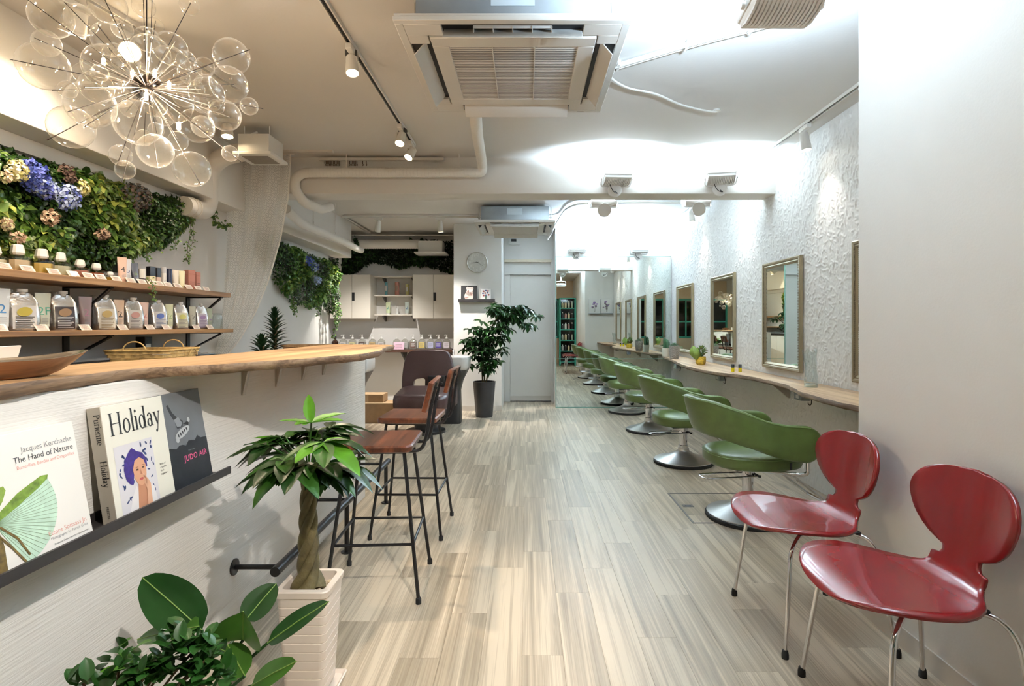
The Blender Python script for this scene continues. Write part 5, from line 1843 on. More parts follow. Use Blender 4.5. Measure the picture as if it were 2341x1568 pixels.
# ivy beyond the curtain
iv = thing('hanging_ivy', 'mass of hanging green ivy with small blue flowers beside the wall cabinets', 'ivy', (0, 0, 0))
top = [(5.4, 2.09), (6.2, 2.06), (7.0, 2.04), (7.42, 2.02)]
bot = [(5.4, 1.95), (5.6, 1.80), (5.85, 1.60), (6.15, 1.46), (6.6, 1.44), (7.0, 1.46), (7.25, 1.40), (7.42, 1.36)]
acc = [list(a) for a in wall_leaves(6000, 5.4, 7.42, top, bot, -2.64, 0.20, 0.042, (0.34, 0.36, 0.20, 0.04, 0.06), 22)]
stems = []
for i, path in enumerate(([(768, 690), (772, 720), (766, 750), (763, 775)], [(764, 680), (766, 710), (769, 740)], [(773, 690), (776, 715), (770, 742)], [(672, 680), (670, 700), (676, 720)], [(668, 660), (671, 690), (673, 712)], [(727, 690), (729, 706), (727, 722)], [(710, 690), (706, 704)])):
    d0 = 2.47 * F_PX / (VPX - path[0][0])
    stems.append(vine(acc, [W(a, b, d0) for a, b in path], 90 if i < 3 else 40, 0.028, (1, 1, 2), 80 + i))
leaf_cloud('foliage', *acc, [GD1, G2, G3, G4, G5], iv)
sm = MB()
for s in stems:
    sm.tube(s, 0.002, 4)
sm.build('trailing_stems', STEMB, iv)['kind'] = 'stuff'
for i, (px, py, pr, ms, lb) in enumerate(((706, 597, 10, [BL1, BL2], 'dark blue flower'), (719, 610, 9, [BL3, BL2], 'sky blue flower'), (725, 641, 8, [BL3], 'pale blue flower'))):
    d = 2.42 * F_PX / (VPX - px)
    petals('flower_head', W(px, py, d), pr / F_PX * d, ms, 90, 0.022, iv, lb, 150 + i)

# dark ivy above the cabinets
iv2 = thing('dark_ivy', 'dark ivy curtain hanging on the rear wall above the cabinets', 'ivy', (0, 0, 0))
top = [(-3.0, 2.5), (-2.6, 2.52), (-1.03, 2.52)]
bot = [(-3.0, 1.98), (-2.75, 2.02), (-2.6, 2.10), (-2.45, 2.20), (-2.2, 2.17), (-1.95, 2.10), (-1.8, 2.17), (-1.5, 2.12), (-1.25, 2.06), (-1.10, 2.0), (-1.03, 1.95)]
acc = [list(a) for a in wall_leaves(5200, -3.0, -1.03, top, bot, 8.70, 0.16, 0.052, (0.62, 0.30, 0.08), 23, axis='Y')]
for i, path in enumerate(([(-2.86, 8.25, 2.5), (-2.82, 8.2, 2.3), (-2.84, 8.2, 2.1), (-2.78, 8.2, 1.98)], [(-2.75, 8.3, 2.48), (-2.70, 8.27, 2.3), (-2.74, 8.27, 2.1)], [(-2.56, 8.28, 2.52), (-2.55, 8.27, 2.42), (-2.57, 8.28, 2.3)], [(-2.95, 8.15, 2.2), (-2.8, 8.12, 2.05), (-2.85, 8.1, 1.95)])):
    vine(acc, path, 110, 0.045, (0, 1, 1), 90 + i)
leaf_cloud('foliage', *acc, [GD1, GD2, G2], iv2)

# ---- braided money tree in a ribbed white pot
POTW = mat('pot_cream', (226, 214, 202), 0.35, var=0.03, vscale=10)
PX, PY = -0.708, 1.812
t = thing('braided_plant', 'braided money tree in a tall square ribbed white pot', 'potted plant', (PX, PY, 0))
rings = []
hp = 0.365
lv = []
nrib = 11
for k in range(nrib):
    z0_, z1_ = 0.02 + (hp - 0.045) * k / nrib, 0.02 + (hp - 0.045) * (k + 1) / nrib
    lv += [(z0_, -0.0018), (z0_ + 0.003, 0.0), (z1_ - 0.001, 0.0)]
lv += [(hp - 0.022, 0.0035), (hp - 0.004, 0.0045), (hp, 0.002)]
for z, e in lv:
    hw = 0.062 + 0.020 * (z / hp) + e
    rings.append([(p[0], p[1], z) for p in rrect(2 * hw, 2 * hw, 0.020)])
for z, ins in ((hp, 0.014), (hp - 0.035, 0.016)):
    hw = 0.062 + 0.020 * (z / hp) - ins
    rings.append([(p[0], p[1], z) for p in rrect(2 * hw, 2 * hw, 0.016)])
MB().loft(rings).build('pot', POTW, t, angle=30)
MB().loft([[(p[0], p[1], z) for p in rrect(w_, w_, 0.012)] for z, w_ in ((0, 0.165), (0.004, 0.175), (0.016, 0.185), (0.018, 0.178), (0.008, 0.16))]).build('saucer', POTW, t, angle=30)
peb = MB()
rp = random.Random(4)
for k in range(150):
    peb.sphere((rp.uniform(-0.058, 0.058), rp.uniform(-0.058, 0.058), hp - 0.036 + rp.uniform(0, 0.010)), rp.uniform(0.004, 0.0085), 6, 4, (1, 1, 0.7))
peb.build('pebbles', mat('pebble', (196, 178, 150), 0.8, var=0.3, vscale=120), t)['kind'] = 'stuff'
BARK = mat('braid_bark', (102, 92, 58), 0.7, var=0.45, vscale=16, bump=0.5, bscale=50)
for k in range(4):
    pts_ = []
    for i in range(40):
        z = hp - 0.03 + i / 39 * 0.36
        f = i / 39
        a = k * PI / 2 + f * 2.6 * PI
        rr_ = 0.021 - 0.008 * f + 0.012 * max(0, 1 - f * 6)
        pts_.append((-0.008 + rr_ * math.cos(a), rr_ * math.sin(a), z))
    rad = [0.0185 - 0.0075 * (i / 39) + 0.007 * max(0, 1 - i / 6) for i in range(40)]
    MB().tube(pts_, rad, 10).build('braided_stem', BARK, t)
LFA, LFB, LFC = leafmat('pachira_dark', (28, 54, 20), 0.32), leafmat('pachira_mid', (44, 84, 26), 0.32), leafmat('pachira_bright', (84, 138, 34), 0.34)
rl = random.Random(12)
ctop = Vector((-0.008, 0, hp + 0.335))
heads = []
NH = 24
for i in range(NH):
    a = i * 2.4 + 0.3
    el = -0.1 + 1.15 * ((i * 0.618) % 1.0)
    heads.append((a, el, rl.uniform(0.07, 0.15)))
heads.append((0.3, 1.5, 0.13))
heads.append((-0.9, 0.55, 0.175))       # big leaf cluster turned to the camera side
heads.append((-1.6, 0.2, 0.15))
heads.append((2.6, 0.35, 0.16))
PINNER = lambda q: max(0.0, math.sin(PI * q ** 0.85)) ** 0.75
for i, (a, el, l) in enumerate(heads):
    dv = Vector((math.cos(a) * math.cos(el), math.sin(a) * math.cos(el), math.sin(el)))
    tip = ctop + dv * l + Vector((0, 0, 0.05))
    MB().tube([ctop - Vector((0, 0, 0.03)), ctop + dv * l * 0.5 + Vector((0, 0, 0.04)), tip], 0.0028, 5).build('petiole', LFB, t)
    nl = 5 if i < NH else 6
    side = dv.cross(Vector((0, 0, 1)))
    side = side.normalized() if side.length > 0.1 else Vector((1, 0, 0))
    fwd = Vector((0, 0, 1)).cross(side).normalized() * -1
    if fwd.dot(dv) < 0:
        fwd = -fwd
    upr = i == NH
    for k in range(nl):
        b_ = (k - (nl - 1) / 2) * (0.62 if not upr else 1.2)
        ld = fwd * math.cos(b_) + side * math.sin(b_) + Vector((0, 0, (0.25 - 0.65 * rl.random()) if not upr else (0.15 if k != 2 else 2.5)))
        L_ = rl.uniform(0.10, 0.165) * (1.0 - 0.13 * abs(b_)) * (1.25 if i in (NH + 1, NH + 2) else 1)
        mt = LFC if (upr or (i in (NH + 1, NH + 3) and k % 2 == 0)) else (LFB if rl.random() < 0.5 else LFA)
        mbl = big_leaf(MB(), tip, ld, Vector((0, 0, 1)) if not (upr and k == 2) else Vector((0, -1, 0.2)), L_, L_ * 0.40, droop=rl.uniform(0.05, 0.5) if not upr else 0.05, fold=0.16, seg=8, shape=PINNER, ripple=0.03)
        mbl.build('leaf', mt, t, angle=80, fix=False)

# ---- broad-leaved plant and small shrub in the front corner
def potted(name, label, x, y, ph_, r_, col, rz=0):
    t = thing(name, label, 'potted plant', (x, y, 0), rz)
    MB().lathe([(r_ * 0.72, 0), (r_ * 0.78, 0.01), (r_, ph_ - 0.02), (r_ * 1.04, ph_), (r_ * 0.94, ph_), (r_ * 0.92, ph_ - 0.03)], n=28).build('pot', col, t)
    MB().lathe([(0.001, ph_ - 0.028), (r_ * 0.92, ph_ - 0.03)], n=20).build('soil', mat('soil', (58, 44, 32), 0.95, bump=0.8, bscale=60), t)
    return t


PHA, PHB = leafmat('philo_dark', (30, 66, 26), 0.28, 0.25), leafmat('philo_light', (64, 104, 38), 0.28, 0.25)
bx_, by_ = -0.80, 1.33
t = potted('broad_leaf_plant', 'broad glossy-leaved potted plant in the corner below the picture ledge', bx_, by_, 0.24, 0.11, mat('pot_clay', (128, 112, 98), 0.7))
OV = lambda q: max(0.0, math.sin(PI * min(1, q) ** 0.8)) ** 0.55
VEINM = mat('leaf_rib', (120, 150, 70), 0.5)
# leaves given by base point and tip point in the picture at chosen depths
LV = [((462, 1440), 1.38, (325, 1312), 1.42, 0.115, PHA, (0.35, -0.85, 0.4)), ((455, 1432), 1.36, (314, 1455), 1.40, 0.075, PHB, (0.2, -0.4, 0.9)),
      ((556, 1462), 1.42, (556, 1392), 1.34, 0.125, PHB, (0.15, -0.95, 0.3)), ((560, 1420), 1.52, (632, 1330), 1.60, 0.085, PHA, (-0.1, -0.9, 0.4)),
      ((612, 1470), 1.40, (752, 1368), 1.40, 0.060, PHA, (-0.3, -0.6, 0.75)), ((575, 1568), 1.33, (678, 1506), 1.30, 0.060, PHB, (-0.2, -0.6, 0.75)),
      ((560, 1545), 1.35, (520, 1470), 1.40, 0.07, PHB, (0.2, -0.8, 0.5)), ((470, 1470), 1.42, (515, 1485), 1.36, 0.07, PHA, (0.1, -0.7, 0.7))]
for i, (b_, db, tp, dt, wd, m_, upv) in enumerate(LV):
    B_, T_ = W(b_[0], b_[1], db), W(tp[0], tp[1], dt)
    o_ = Vector((bx_, by_, 0))
    L_ = (T_ - B_).length
    lf_ = big_leaf(MB(), B_ - o_, T_ - B_, Vector(upv), L_, wd, droop=0.04, fold=0.10 if i != 2 else 0.28, seg=12, shape=OV).build('leaf', m_, t, angle=80, fix=False)
    up_n = (T_ - B_).normalized()
    MB().tube([B_ - o_ + Vector(upv) * 0.001, (B_ + T_) / 2 - o_ + Vector(upv) * 0.002 - Vector((0, 0, 0.01 * L_)), T_ - o_ - Vector((0, 0, 0.04 * L_))], 0.0016, 5).build('midrib', VEINM, lf_)
    root = Vector((rl.uniform(-0.03, 0.03), rl.uniform(-0.03, 0.03), 0.21))
    MB().tube(spline([root, (root + (B_ - o_)) / 2 + Vector((0, 0, 0.02)), B_ - o_], 5), 0.0042, 6).build('stalk', PHA, t)
sx_, sy_ = -0.93, 1.235
t = potted('leafy_shrub', 'low shrub with small glossy rounded leaves at the bottom edge of the picture', sx_, sy_, 0.22, 0.09, mat('pot_grey', (120, 118, 114), 0.7))
SHA, SHB = leafmat('shrub_dark', (40, 82, 30), 0.38), leafmat('shrub_light', (88, 138, 46), 0.28)
rs = random.Random(31)
cl = [((400, 1462), 1.25, 30, 0), ((452, 1478), 1.28, 26, 0), ((380, 1520), 1.24, 24, 0), ((300, 1525), 1.22, 18, 1), ((275, 1500), 1.22, 10, 1), ((330, 1545), 1.2, 20, 0), ((440, 1540), 1.24, 26, 0), ((500, 1545), 1.26, 18, 0), ((240, 1550), 1.2, 14, 1), ((470, 1510), 1.25, 18, 0), ((190, 1562), 1.19, 12, 0)]
for (c, d, n, li) in cl:
    C_ = W(c[0], c[1], d) - Vector((sx_, sy_, 0))
    MB().tube(spline([(rs.uniform(-0.03, 0.03), rs.uniform(-0.03, 0.03), 0.2), C_ * 0.6 + Vector((0, 0, 0.1)), C_], 5), 0.003, 5).build('twig', STEMB, t)
    for k in range(n):
        a = k * 2.4
        el = rs.uniform(-0.2, 1.3)
        dv = Vector((math.cos(a) * math.cos(el), math.sin(a) * math.cos(el), math.sin(el)))
        off = Vector((rs.uniform(-0.025, 0.025), rs.uniform(-0.025, 0.025), rs.uniform(-0.03, 0.02)))
        L_ = rs.uniform(0.032, 0.055)
        big_leaf(MB(), C_ + off, dv, Vector((0, 0, 1)) + dv * 0.1 + Vector((0.01, 0.02, 0)), L_, L_ * 0.52, droop=0.15, fold=0.14, seg=5, shape=OV).build('leaf', SHB if (li and k % 4 == 0) else SHA, t, angle=80, fix=False)

# ---- umbrella tree in a fluted black pot
ux, uy = -0.553, 7.27
t = thing('umbrella_tree', 'tall umbrella tree leaning over the door in a fluted black pot', 'potted plant', (ux, uy, 0))
rings = []
for z, r_ in ((0, 0.108), (0.01, 0.112), (0.45, 0.150), (0.465, 0.152), (0.465, 0.140), (0.43, 0.138)):
    ring = []
    for j in range(36):
        a = 2 * PI * j / 36
        q = r_ * (1 - 0.035 * (0.5 + 0.5 * math.cos(12 * a)))
        ring.append((q * math.cos(a), q * math.sin(a), z))
    rings.append(ring)
MB().loft(rings).build('pot', mat('pot_black', (38, 36, 37), 0.4), t, angle=20)
MB().lathe([(0.001, 0.432), (0.137, 0.43)], n=20).build('soil', mat('soil'), t)
trunks = [[(0, 0, 0.42), (0.0, 0.01, 0.60), (-0.02, 0, 0.85), (0.04, 0, 1.05), (0.16, -0.02, 1.28), (0.30, -0.03, 1.42), (0.42, -0.03, 1.44)], [(0.02, 0.02, 0.42), (0.05, 0.0, 0.65), (0.02, 0.02, 0.9), (0.0, 0.0, 1.1)], [(-0.02, -0.01, 0.42), (-0.04, -0.02, 0.7), (-0.12, -0.02, 0.92)]]
for p in trunks:
    MB().tube(spline(p, 6), 0.010, 7).build('trunk', STEMB, t)
rg = np.random.default_rng(44)
pos, dr, nm, ln, wd, mi = [], [], [], [], [], []
blobs = [(-0.02, 0.70, 0.24, 0.10, 16), (0.02, 0.82, 0.22, 0.10, 16), (-0.10, 0.90, 0.22, 0.09, 14), (-0.18, 0.98, 0.14, 0.08, 9), (-0.05, 1.03, 0.2, 0.09, 14), (0.08, 1.0, 0.18, 0.1, 12), (0.12, 1.15, 0.18, 0.09, 12), (-0.1, 1.15, 0.14, 0.05, 7), (0.2, 1.27, 0.2, 0.1, 15), (0.3, 1.36, 0.22, 0.1, 18), (0.20, 1.44, 0.14, 0.07, 9), (0.42, 1.40, 0.2, 0.09, 14), (0.52, 1.30, 0.13, 0.07, 8), (0.60, 1.20, 0.07, 0.04, 4)]
for (bx, bz, rx_, rz2, n) in blobs:
    for k in range(n):
        c = np.array([bx + rg.normal(0, rx_ * 0.5), rg.normal(0, 0.09), bz + rg.normal(0, rz2 * 0.6)])
        nl = 7
        tilt = rg.normal(0, 0.35, 2)
        for j in range(nl):
            a = 2 * PI * j / nl + rg.uniform(0, 0.3)
            d_ = np.array([math.cos(a), math.sin(a), -0.45 + tilt[0] * math.cos(a) + tilt[1] * math.sin(a)])
            pos.append(c + d_ * 0.012)
            dr.append(d_)
            nm.append((0.2 * math.cos(a), 0.2 * math.sin(a), 1))
            l_ = rg.uniform(0.08, 0.125)
            ln.append(l_)
            wd.append(l_ * 0.46)
            mi.append(int(rg.random() < 0.4))
leaf_cloud('foliage', pos, dr, nm, ln, wd, mi, [leafmat('schef_dark', (26, 54, 26), 0.32), leafmat('schef_mid', (46, 84, 38), 0.32)], t)

# ---- spiky dracaenas behind the bar
DRA = leafmat('dracaena', (24, 48, 26), 0.35)
for (px, ptop, pbot, d, lab) in ((628, 706, 800, 4.30, 'taller dark spiky dracaena showing above the bar slab'), (598, 768, 800, 3.93, 'shorter dark spiky dracaena showing above the bar slab')):
    T_ = W(px, ptop, d)
    t = thing('dracaena', lab, 'potted plant', (T_.x, d, 0))
    MB().lathe([(0.09, 0), (0.12, 0.3), (0.125, 0.31), (0.11, 0.31), (0.11, 0.28)], n=24).build('pot', mat('pot_black'), t)
    MB().tube([(0, 0, 0.28), (0.01, 0, T_.z - 0.05)], 0.012, 8).build('stem', STEMB, t)
    rd = random.Random(px)
    nlv = 90 if px > 610 else 55
    for k in range(nlv):
        f = k / nlv
        z = T_.z - 0.02 - (0.38 if px > 610 else 0.22) * f
        a = k * 2.4
        el = 1.35 - 1.0 * f ** 0.6
        L_ = 0.06 + 0.07 * min(1, f * 4) * rd.uniform(0.8, 1.2)
        dv = Vector((math.cos(a) * math.cos(el), math.sin(a) * math.cos(el), math.sin(el)))
        big_leaf(MB(), Vector((0, 0, z)), dv, Vector((0.01, 0.0, 1)) - dv * 0.3, L_, 0.028, droop=0.25, fold=0.2, seg=5).build('leaf', DRA, t, angle=80, fix=False)

# ---- pots on the styling counter
ZC = 0.782
t = thing('yellow_cactus_pot', 'sprawling green succulent in a speckled yellow pot on the counter', 'potted plant', (1.875, 5.93, ZC))
MB().lathe([(0.040, 0), (0.050, 0.01), (0.056, 0.05), (0.054, 0.085), (0.048, 0.085), (0.046, 0.07)], n=24).build('pot', mat('pot_yellow', (204, 172, 62), 0.5, var=0.35, vscale=70), t)
CAC, CAC2, CAC3 = leafmat('cactus_light', (128, 150, 70), 0.5), leafmat('cactus_green', (70, 104, 48), 0.5), leafmat('cactus_brown', (136, 104, 70), 0.6)
rings = []
for i in range(9):
    f = i / 8
    ring = []
    for j in range(24):
        a = 2 * PI * j / 24
        r_ = 0.055 * math.sin(PI * (0.08 + 0.88 * f)) * (1 + 0.10 * math.cos(9 * a))
        ring.append((-0.045 + r_ * math.cos(a) - 0.04 * f, -0.02 + r_ * math.sin(a) * 0.8, 0.05 + 0.15 * f))
    rings.append(ring)
MB().loft(rings).build('fleshy_pad', CAC, t, angle=60)
pos, dr, nm, ln, wd, mi = [], [], [], [], [], []
for k in range(170):
    v = rg.normal(0, 1, 3)
    v /= np.linalg.norm(v)
    pos.append((0.005 + v[0] * 0.030, v[1] * 0.035, 0.12 + v[2] * 0.045))
    dr.append((v[0], v[1], abs(v[2]) + 0.4))
    nm.append((v[1], v[2], v[0] + 0.3))
    ln.append(rg.uniform(0.025, 0.05))
    wd.append(0.012)
    mi.append(int(rg.choice([0, 1, 1, 2])))
leaf_cloud('sprouts', pos, dr, nm, ln, wd, mi, [CAC, CAC2, CAC3], t)
t = thing('grey_aloe_pot', 'striped aloe in a grey stone-textured pot next to the big mirror', 'potted plant', (1.86, 6.93, ZC))
MB().lathe([(0.050, 0), (0.056, 0.01), (0.066, 0.10), (0.068, 0.165), (0.060, 0.165), (0.058, 0.15)], n=28).build('pot', mat('pot_stone', (146, 138, 130), 0.9, var=0.6, vscale=110, bump=0.9, bscale=140), t)
for k in range(26):
    a = k * 2.4
    el = 1.3 - 1.25 * (k / 26)
    dv = Vector((math.cos(a) * math.cos(el), math.sin(a) * math.cos(el), math.sin(el)))
    big_leaf(MB(), Vector((0, 0, 0.155)), dv, Vector((0.01, 0, 1)) - dv * 0.2, 0.085, 0.024, droop=0.35, fold=0.3, seg=5).build('leaf', leafmat('aloe_a', (150, 168, 140), 0.45) if k % 3 == 0 else leafmat('aloe_b', (88, 118, 88), 0.45), t, angle=80, fix=False)
t = thing('white_cactus_pot', 'columnar dark green cactus in a small white pot near the big mirror', 'potted plant', (1.875, 7.42, ZC))
MB().lathe([(0.038, 0), (0.044, 0.005), (0.052, 0.115), (0.046, 0.115), (0.045, 0.10)], n=24).build('pot', mat('pot_white', (226, 222, 208), 0.4), t)
for (cx, cy2, h_) in ((-0.015, 0.0, 0.17), (0.02, 0.01, 0.15), (0.03, -0.02, 0.12)):
    rings = []
    for i in range(8):
        f = i / 7
        ring = []
        for j in range(20):
            a = 2 * PI * j / 20
            r_ = 0.018 * (1 if f < 0.8 else math.sqrt(max(0.02, 1 - ((f - 0.8) / 0.2) ** 2))) * (1 + 0.2 * math.cos(5 * a))
            ring.append((cx + r_ * math.cos(a), cy2 + r_ * math.sin(a), 0.09 + h_ * f))
        rings.append(ring)
    MB().loft(rings).build('cactus_column', leafmat('cactus_dark', (44, 82, 48), 0.5), t, angle=60)
# clear vase and two small bottles
VASE = clear_glass('vase_glass', (240, 246, 246), refl=0.10, edge=0.85, rough=0.03, blend=0.4)
t = thing('glass_vase', 'tall wavy clear glass vase on the styling counter', 'vase', (1.933, 3.74, ZC))
rings = []
for i in range(16):
    f = i / 15
    ring = []
    for j in range(30):
        a = 2 * PI * j / 30
        r_ = 0.040 - 0.012 * f + 0.018 * max(0, f - 0.65) * 2.4
        r_ *= 1 + 0.16 * math.cos(5 * a + 5 * f) + 0.05 * math.cos(11 * a - 9 * f)
        ring.append((r_ * math.cos(a) - 0.012 * f, r_ * math.sin(a), 0.252 * f + (0.014 * math.cos(5 * a + 5) if i == 15 else 0)))
    rings.append(ring)
MB().loft(rings, cap=False).build('vase_wall', VASE, t, angle=8)
MB().lathe([(0.036, 0.001), (0.040, 0.02), (0.03, 0.026)], n=24).build('vase_foot', VASE, t)
for i, (x, y) in enumerate(((1.865, 4.98), (1.925, 4.965))):
    t = thing('oil_bottle', ('small yellow oil bottle with black cap, the one closer to the cactus', 'small yellow oil bottle with black cap, the one closer to the vase')[i], 'bottle', (x, y, ZC))
    MB().lathe([(0.013, 0), (0.0145, 0.002), (0.0145, 0.036), (0.012, 0.039)], n=18).build('body', mat('oil_yellow', (226, 208, 20), 0.15), t)
    MB().lathe([(0.0142, 0.038), (0.0145, 0.040), (0.0145, 0.067), (0.0135, 0.069)], n=18).build('cap', INK, t)
# ================================================================== PRODUCT SHELVES BEHIND THE BAR
SHW = wood('shelf_wood', [(112, 78, 46), (150, 110, 68), (176, 136, 90)], 'Y', rough=0.5, grain=0.8, scale=0.8, rand=False, knots=False)
XF = -2.26
SH_U, SH_L = 1.4475, 1.1755
for zt_, th, ye, lab in ((SH_U, 0.034, 4.22, 'upper wooden shelf of glass bottles and tubes behind the bar'), (SH_L, 0.028, 4.26, 'lower wooden shelf of silver refill pouches behind the bar')):
    t = thing('product_shelf', lab, 'shelf', (0, 0, 0))
    MB().box2((X_LW + 0.001, 0.6, zt_ - th), (XF, ye, zt_)).build('board', SHW, t, bevel=0.003, seg=1)
    for y in (1.96, 3.05, 4.15):
        zb = zt_ - th
        hb_ = 0.232 if zt_ > 1.3 else 0.150
        b_ = MB().box2((X_LW + 0.001, y - 0.02, zb - hb_), (X_LW + 0.009, y + 0.02, zb)).build('upright', BLACK, t, smooth=False)
        MB().box2((X_LW + 0.009, y - 0.015, zb - 0.008), (XF - 0.03, y + 0.015, zb)).build('arm', BLACK, t, smooth=False)
        a, c = Vector((X_LW + 0.009, y, zb - hb_ + 0.012)), Vector((XF - 0.04, y, zb - 0.010))
        dd = c - a
        M = Matrix((dd.normalized(), Vector((0, 1, 0)), dd.normalized().cross(Vector((0, 1, 0))))).transposed()
        MB().box((a + c) / 2, (dd.length, 0.024, 0.010), M).build('strut', BLACK, t, smooth=False)

GLB = clear_glass('bottle_glass', (248, 246, 240), refl=0.10, edge=0.85, rough=0.02, blend=0.4)


def yat(px, x):
    return abs(x) * F_PX / (VPX - px)


def hexring(w, z, rot=0.0, d=None):
    d = d or w
    return [(w / 2 * sx + (0 if True else 0), d / 2 * sy, z) for sx, sy in ((-1, -0.6), (-0.6, -1), (0.6, -1), (1, -0.6), (1, 0.6), (0.6, 1), (-0.6, 1), (-1, 0.6))]


def make_perfume(label, px, h, w, liquid, digits=None, x=-2.36):
    y = yat(px, x)
    t = thing('glass_bottle', label, 'bottle', (x, y, SH_U), math.radians(-28), 'faceted glass bottles on the upper shelf')
    hb = h * 0.62
    MB().loft([hexring(w * 0.96, 0.002), hexring(w, 0.006), hexring(w, hb * 0.82), hexring(w * 0.62, hb), hexring(w * 0.36, hb + 0.004), hexring(w * 0.34, hb + 0.012)]).build('body', GLB, t, angle=20)
    MB().loft([hexring(w * 0.86, 0.008), hexring(w * 0.88, 0.012), hexring(w * 0.88, hb * 0.70)]).build('liquid', liquid, t, angle=20)
    MB().loft([hexring(w * 0.46, hb + 0.001), hexring(w * 0.56, hb + 0.010), hexring(w * 0.46, h - 0.006), hexring(w * 0.38, h)]).build('stopper', mat('frost_cap', (236, 236, 232), 0.18, spec=0.7), t, angle=20)
    if digits:
        put_print('number_print', text_mesh(digits, 0.026, INK, 'CENTER'), t, Vector((w / 2, 0, hb * 0.2)), (0, 1, 0), (0, 0, 1))
    return t


LQ = lambda n, c: mat(n, c, 0.12, spec=0.6)
make_perfume('faceted glass bottle with pale cream liquid at the very start of the upper shelf', -12, 0.105, 0.075, LQ('liq_cream', (232, 222, 190)))
make_perfume('large faceted glass bottle with peach liquid, first full one on the upper shelf', 40, 0.128, 0.085, LQ('liq_peach', (238, 214, 176)))
make_perfume('faceted glass bottle with yellow liquid and number on the upper shelf', 95, 0.125, 0.085, LQ('liq_yellow', (222, 190, 92)), '14')
make_perfume('faceted glass bottle with clear greenish liquid on the upper shelf', 137, 0.122, 0.080, LQ('liq_clear', (222, 222, 198)))
make_perfume('shorter faceted bottle with rose liquid on the upper shelf', 183, 0.100, 0.072, LQ('liq_rose', (186, 128, 116)))
make_perfume('shorter faceted bottle with amber liquid on the upper shelf', 220, 0.094, 0.070, LQ('liq_amber', (150, 76, 40)))
make_perfume('smallest golden bottle standing low on the upper shelf before the tubes', 252, 0.058, 0.050, LQ('liq_gold', (176, 140, 56)))


def make_tube(label, px, z, h, r, col, capcol, x=-2.34, digit=None, dcol=None, group=None, rz=-28, lean=0.0):
    y = yat(px, x)
    t = thing('cosmetic_tube', label, 'tube', (x, y, z), math.radians(rz), group)
    if lean:
        t.rotation_euler = (lean, 0, math.radians(rz))
    rings = []
    hc = 0.020
    for f in (0, 0.15, 0.35, 0.6, 0.85, 0.97, 1.0):
        a, b = r * (1 - f) + 0.0016 * f, r + (r * 0.28) * f
        rings.append([(a * math.cos(q), b * math.sin(q), hc + (h - hc) * f) for q in np.linspace(0, 2 * PI, 20, endpoint=False)])
    MB().loft(rings).build('body', col, t, angle=50)
    MB().lathe([(r * 0.9, 0), (r * 0.92, 0.001), (r * 0.92, hc)], n=18).build('cap', capcol, t)
    if digit:
        put_print('number_print', text_mesh(digit, h * 0.30, dcol or INK, 'CENTER'), t, Vector((r * 0.66, 0, h * 0.42)), (0, 1, 0), (-0.16, 0, 1), 0.001)
        for k in range(4):
            put_print('small_print', flat_mesh('small_print', [[(-r * 0.5, 0), (r * 0.5, 0), (r * 0.5, 0.0016), (-r * 0.5, 0.0016)]], mat('print_grey')), t, Vector((r * 0.92, 0, h * (0.18 + 0.045 * k))), (0, 1, 0), (-0.12, 0, 1), 0.001)
    return t


CO = lambda n, c=None, r=0.35, m=0.0: mat(n, c or (128, 128, 128), r, metal=m)
gU = 'tubes and boxes on the upper shelf'
make_tube('pink tube printed with a four on the upper shelf', 279, SH_U, 0.148, 0.020, CO('tube_pink', (226, 190, 170)), CO('cap_pink', (216, 176, 158)), digit='4', group=gU)
make_tube('silvery white tube printed with a five on the upper shelf', 291, SH_U, 0.142, 0.017, CO('tube_silver', (206, 206, 212), 0.3), CO('cap_silver', (190, 192, 198)), digit='5', dcol=mat('print_blue', (70, 90, 140), 0.5), x=-2.33, group=gU)
make_tube('slate grey tube leaning on its neighbour on the upper shelf', 311, SH_U, 0.125, 0.018, CO('tube_slate', (92, 96, 108)), CO('cap_slate', (60, 62, 70)), digit='6', dcol=mat('print_green', (130, 150, 110), 0.5), group=gU, lean=0.10)


def make_stick(label, px, h, w, cols, x=-2.34, square=True, cap=0.35):
    """Box or cylinder pack: lower colour and cap colour."""
    y = yat(px, x)
    t = thing('cosmetic_pack', label, 'cosmetic', (x, y, SH_U), math.radians(-20), gU)
    hc = h * (1 - cap)
    if square:
        MB().box((0, 0, hc / 2), (w, w, hc)).build('body', cols[0], t, bevel=0.0015, seg=1)
        MB().box((0, 0, hc + (h - hc) / 2), (w * 1.001, w * 1.001, h - hc)).build('top', cols[1], t, bevel=0.0015, seg=1)
    else:
        MB().lathe([(w / 2, 0), (w / 2, hc)], n=20).build('body', cols[0], t)
        MB().lathe([(w / 2 * 1.01, hc), (w / 2 * 1.01, h - 0.002), (w / 2 * 0.9, h)], n=20).build('top', cols[1], t)
    for k in range(3):
        put_print('small_print', flat_mesh('small_print', [[(-w * 0.3, 0), (w * 0.3, 0), (w * 0.3, 0.002), (-w * 0.3, 0.002)]], INK), t, Vector((w / 2, 0, hc * (0.25 + 0.12 * k))), (0, 1, 0), (0, 0, 1), 0.0008)
    return t


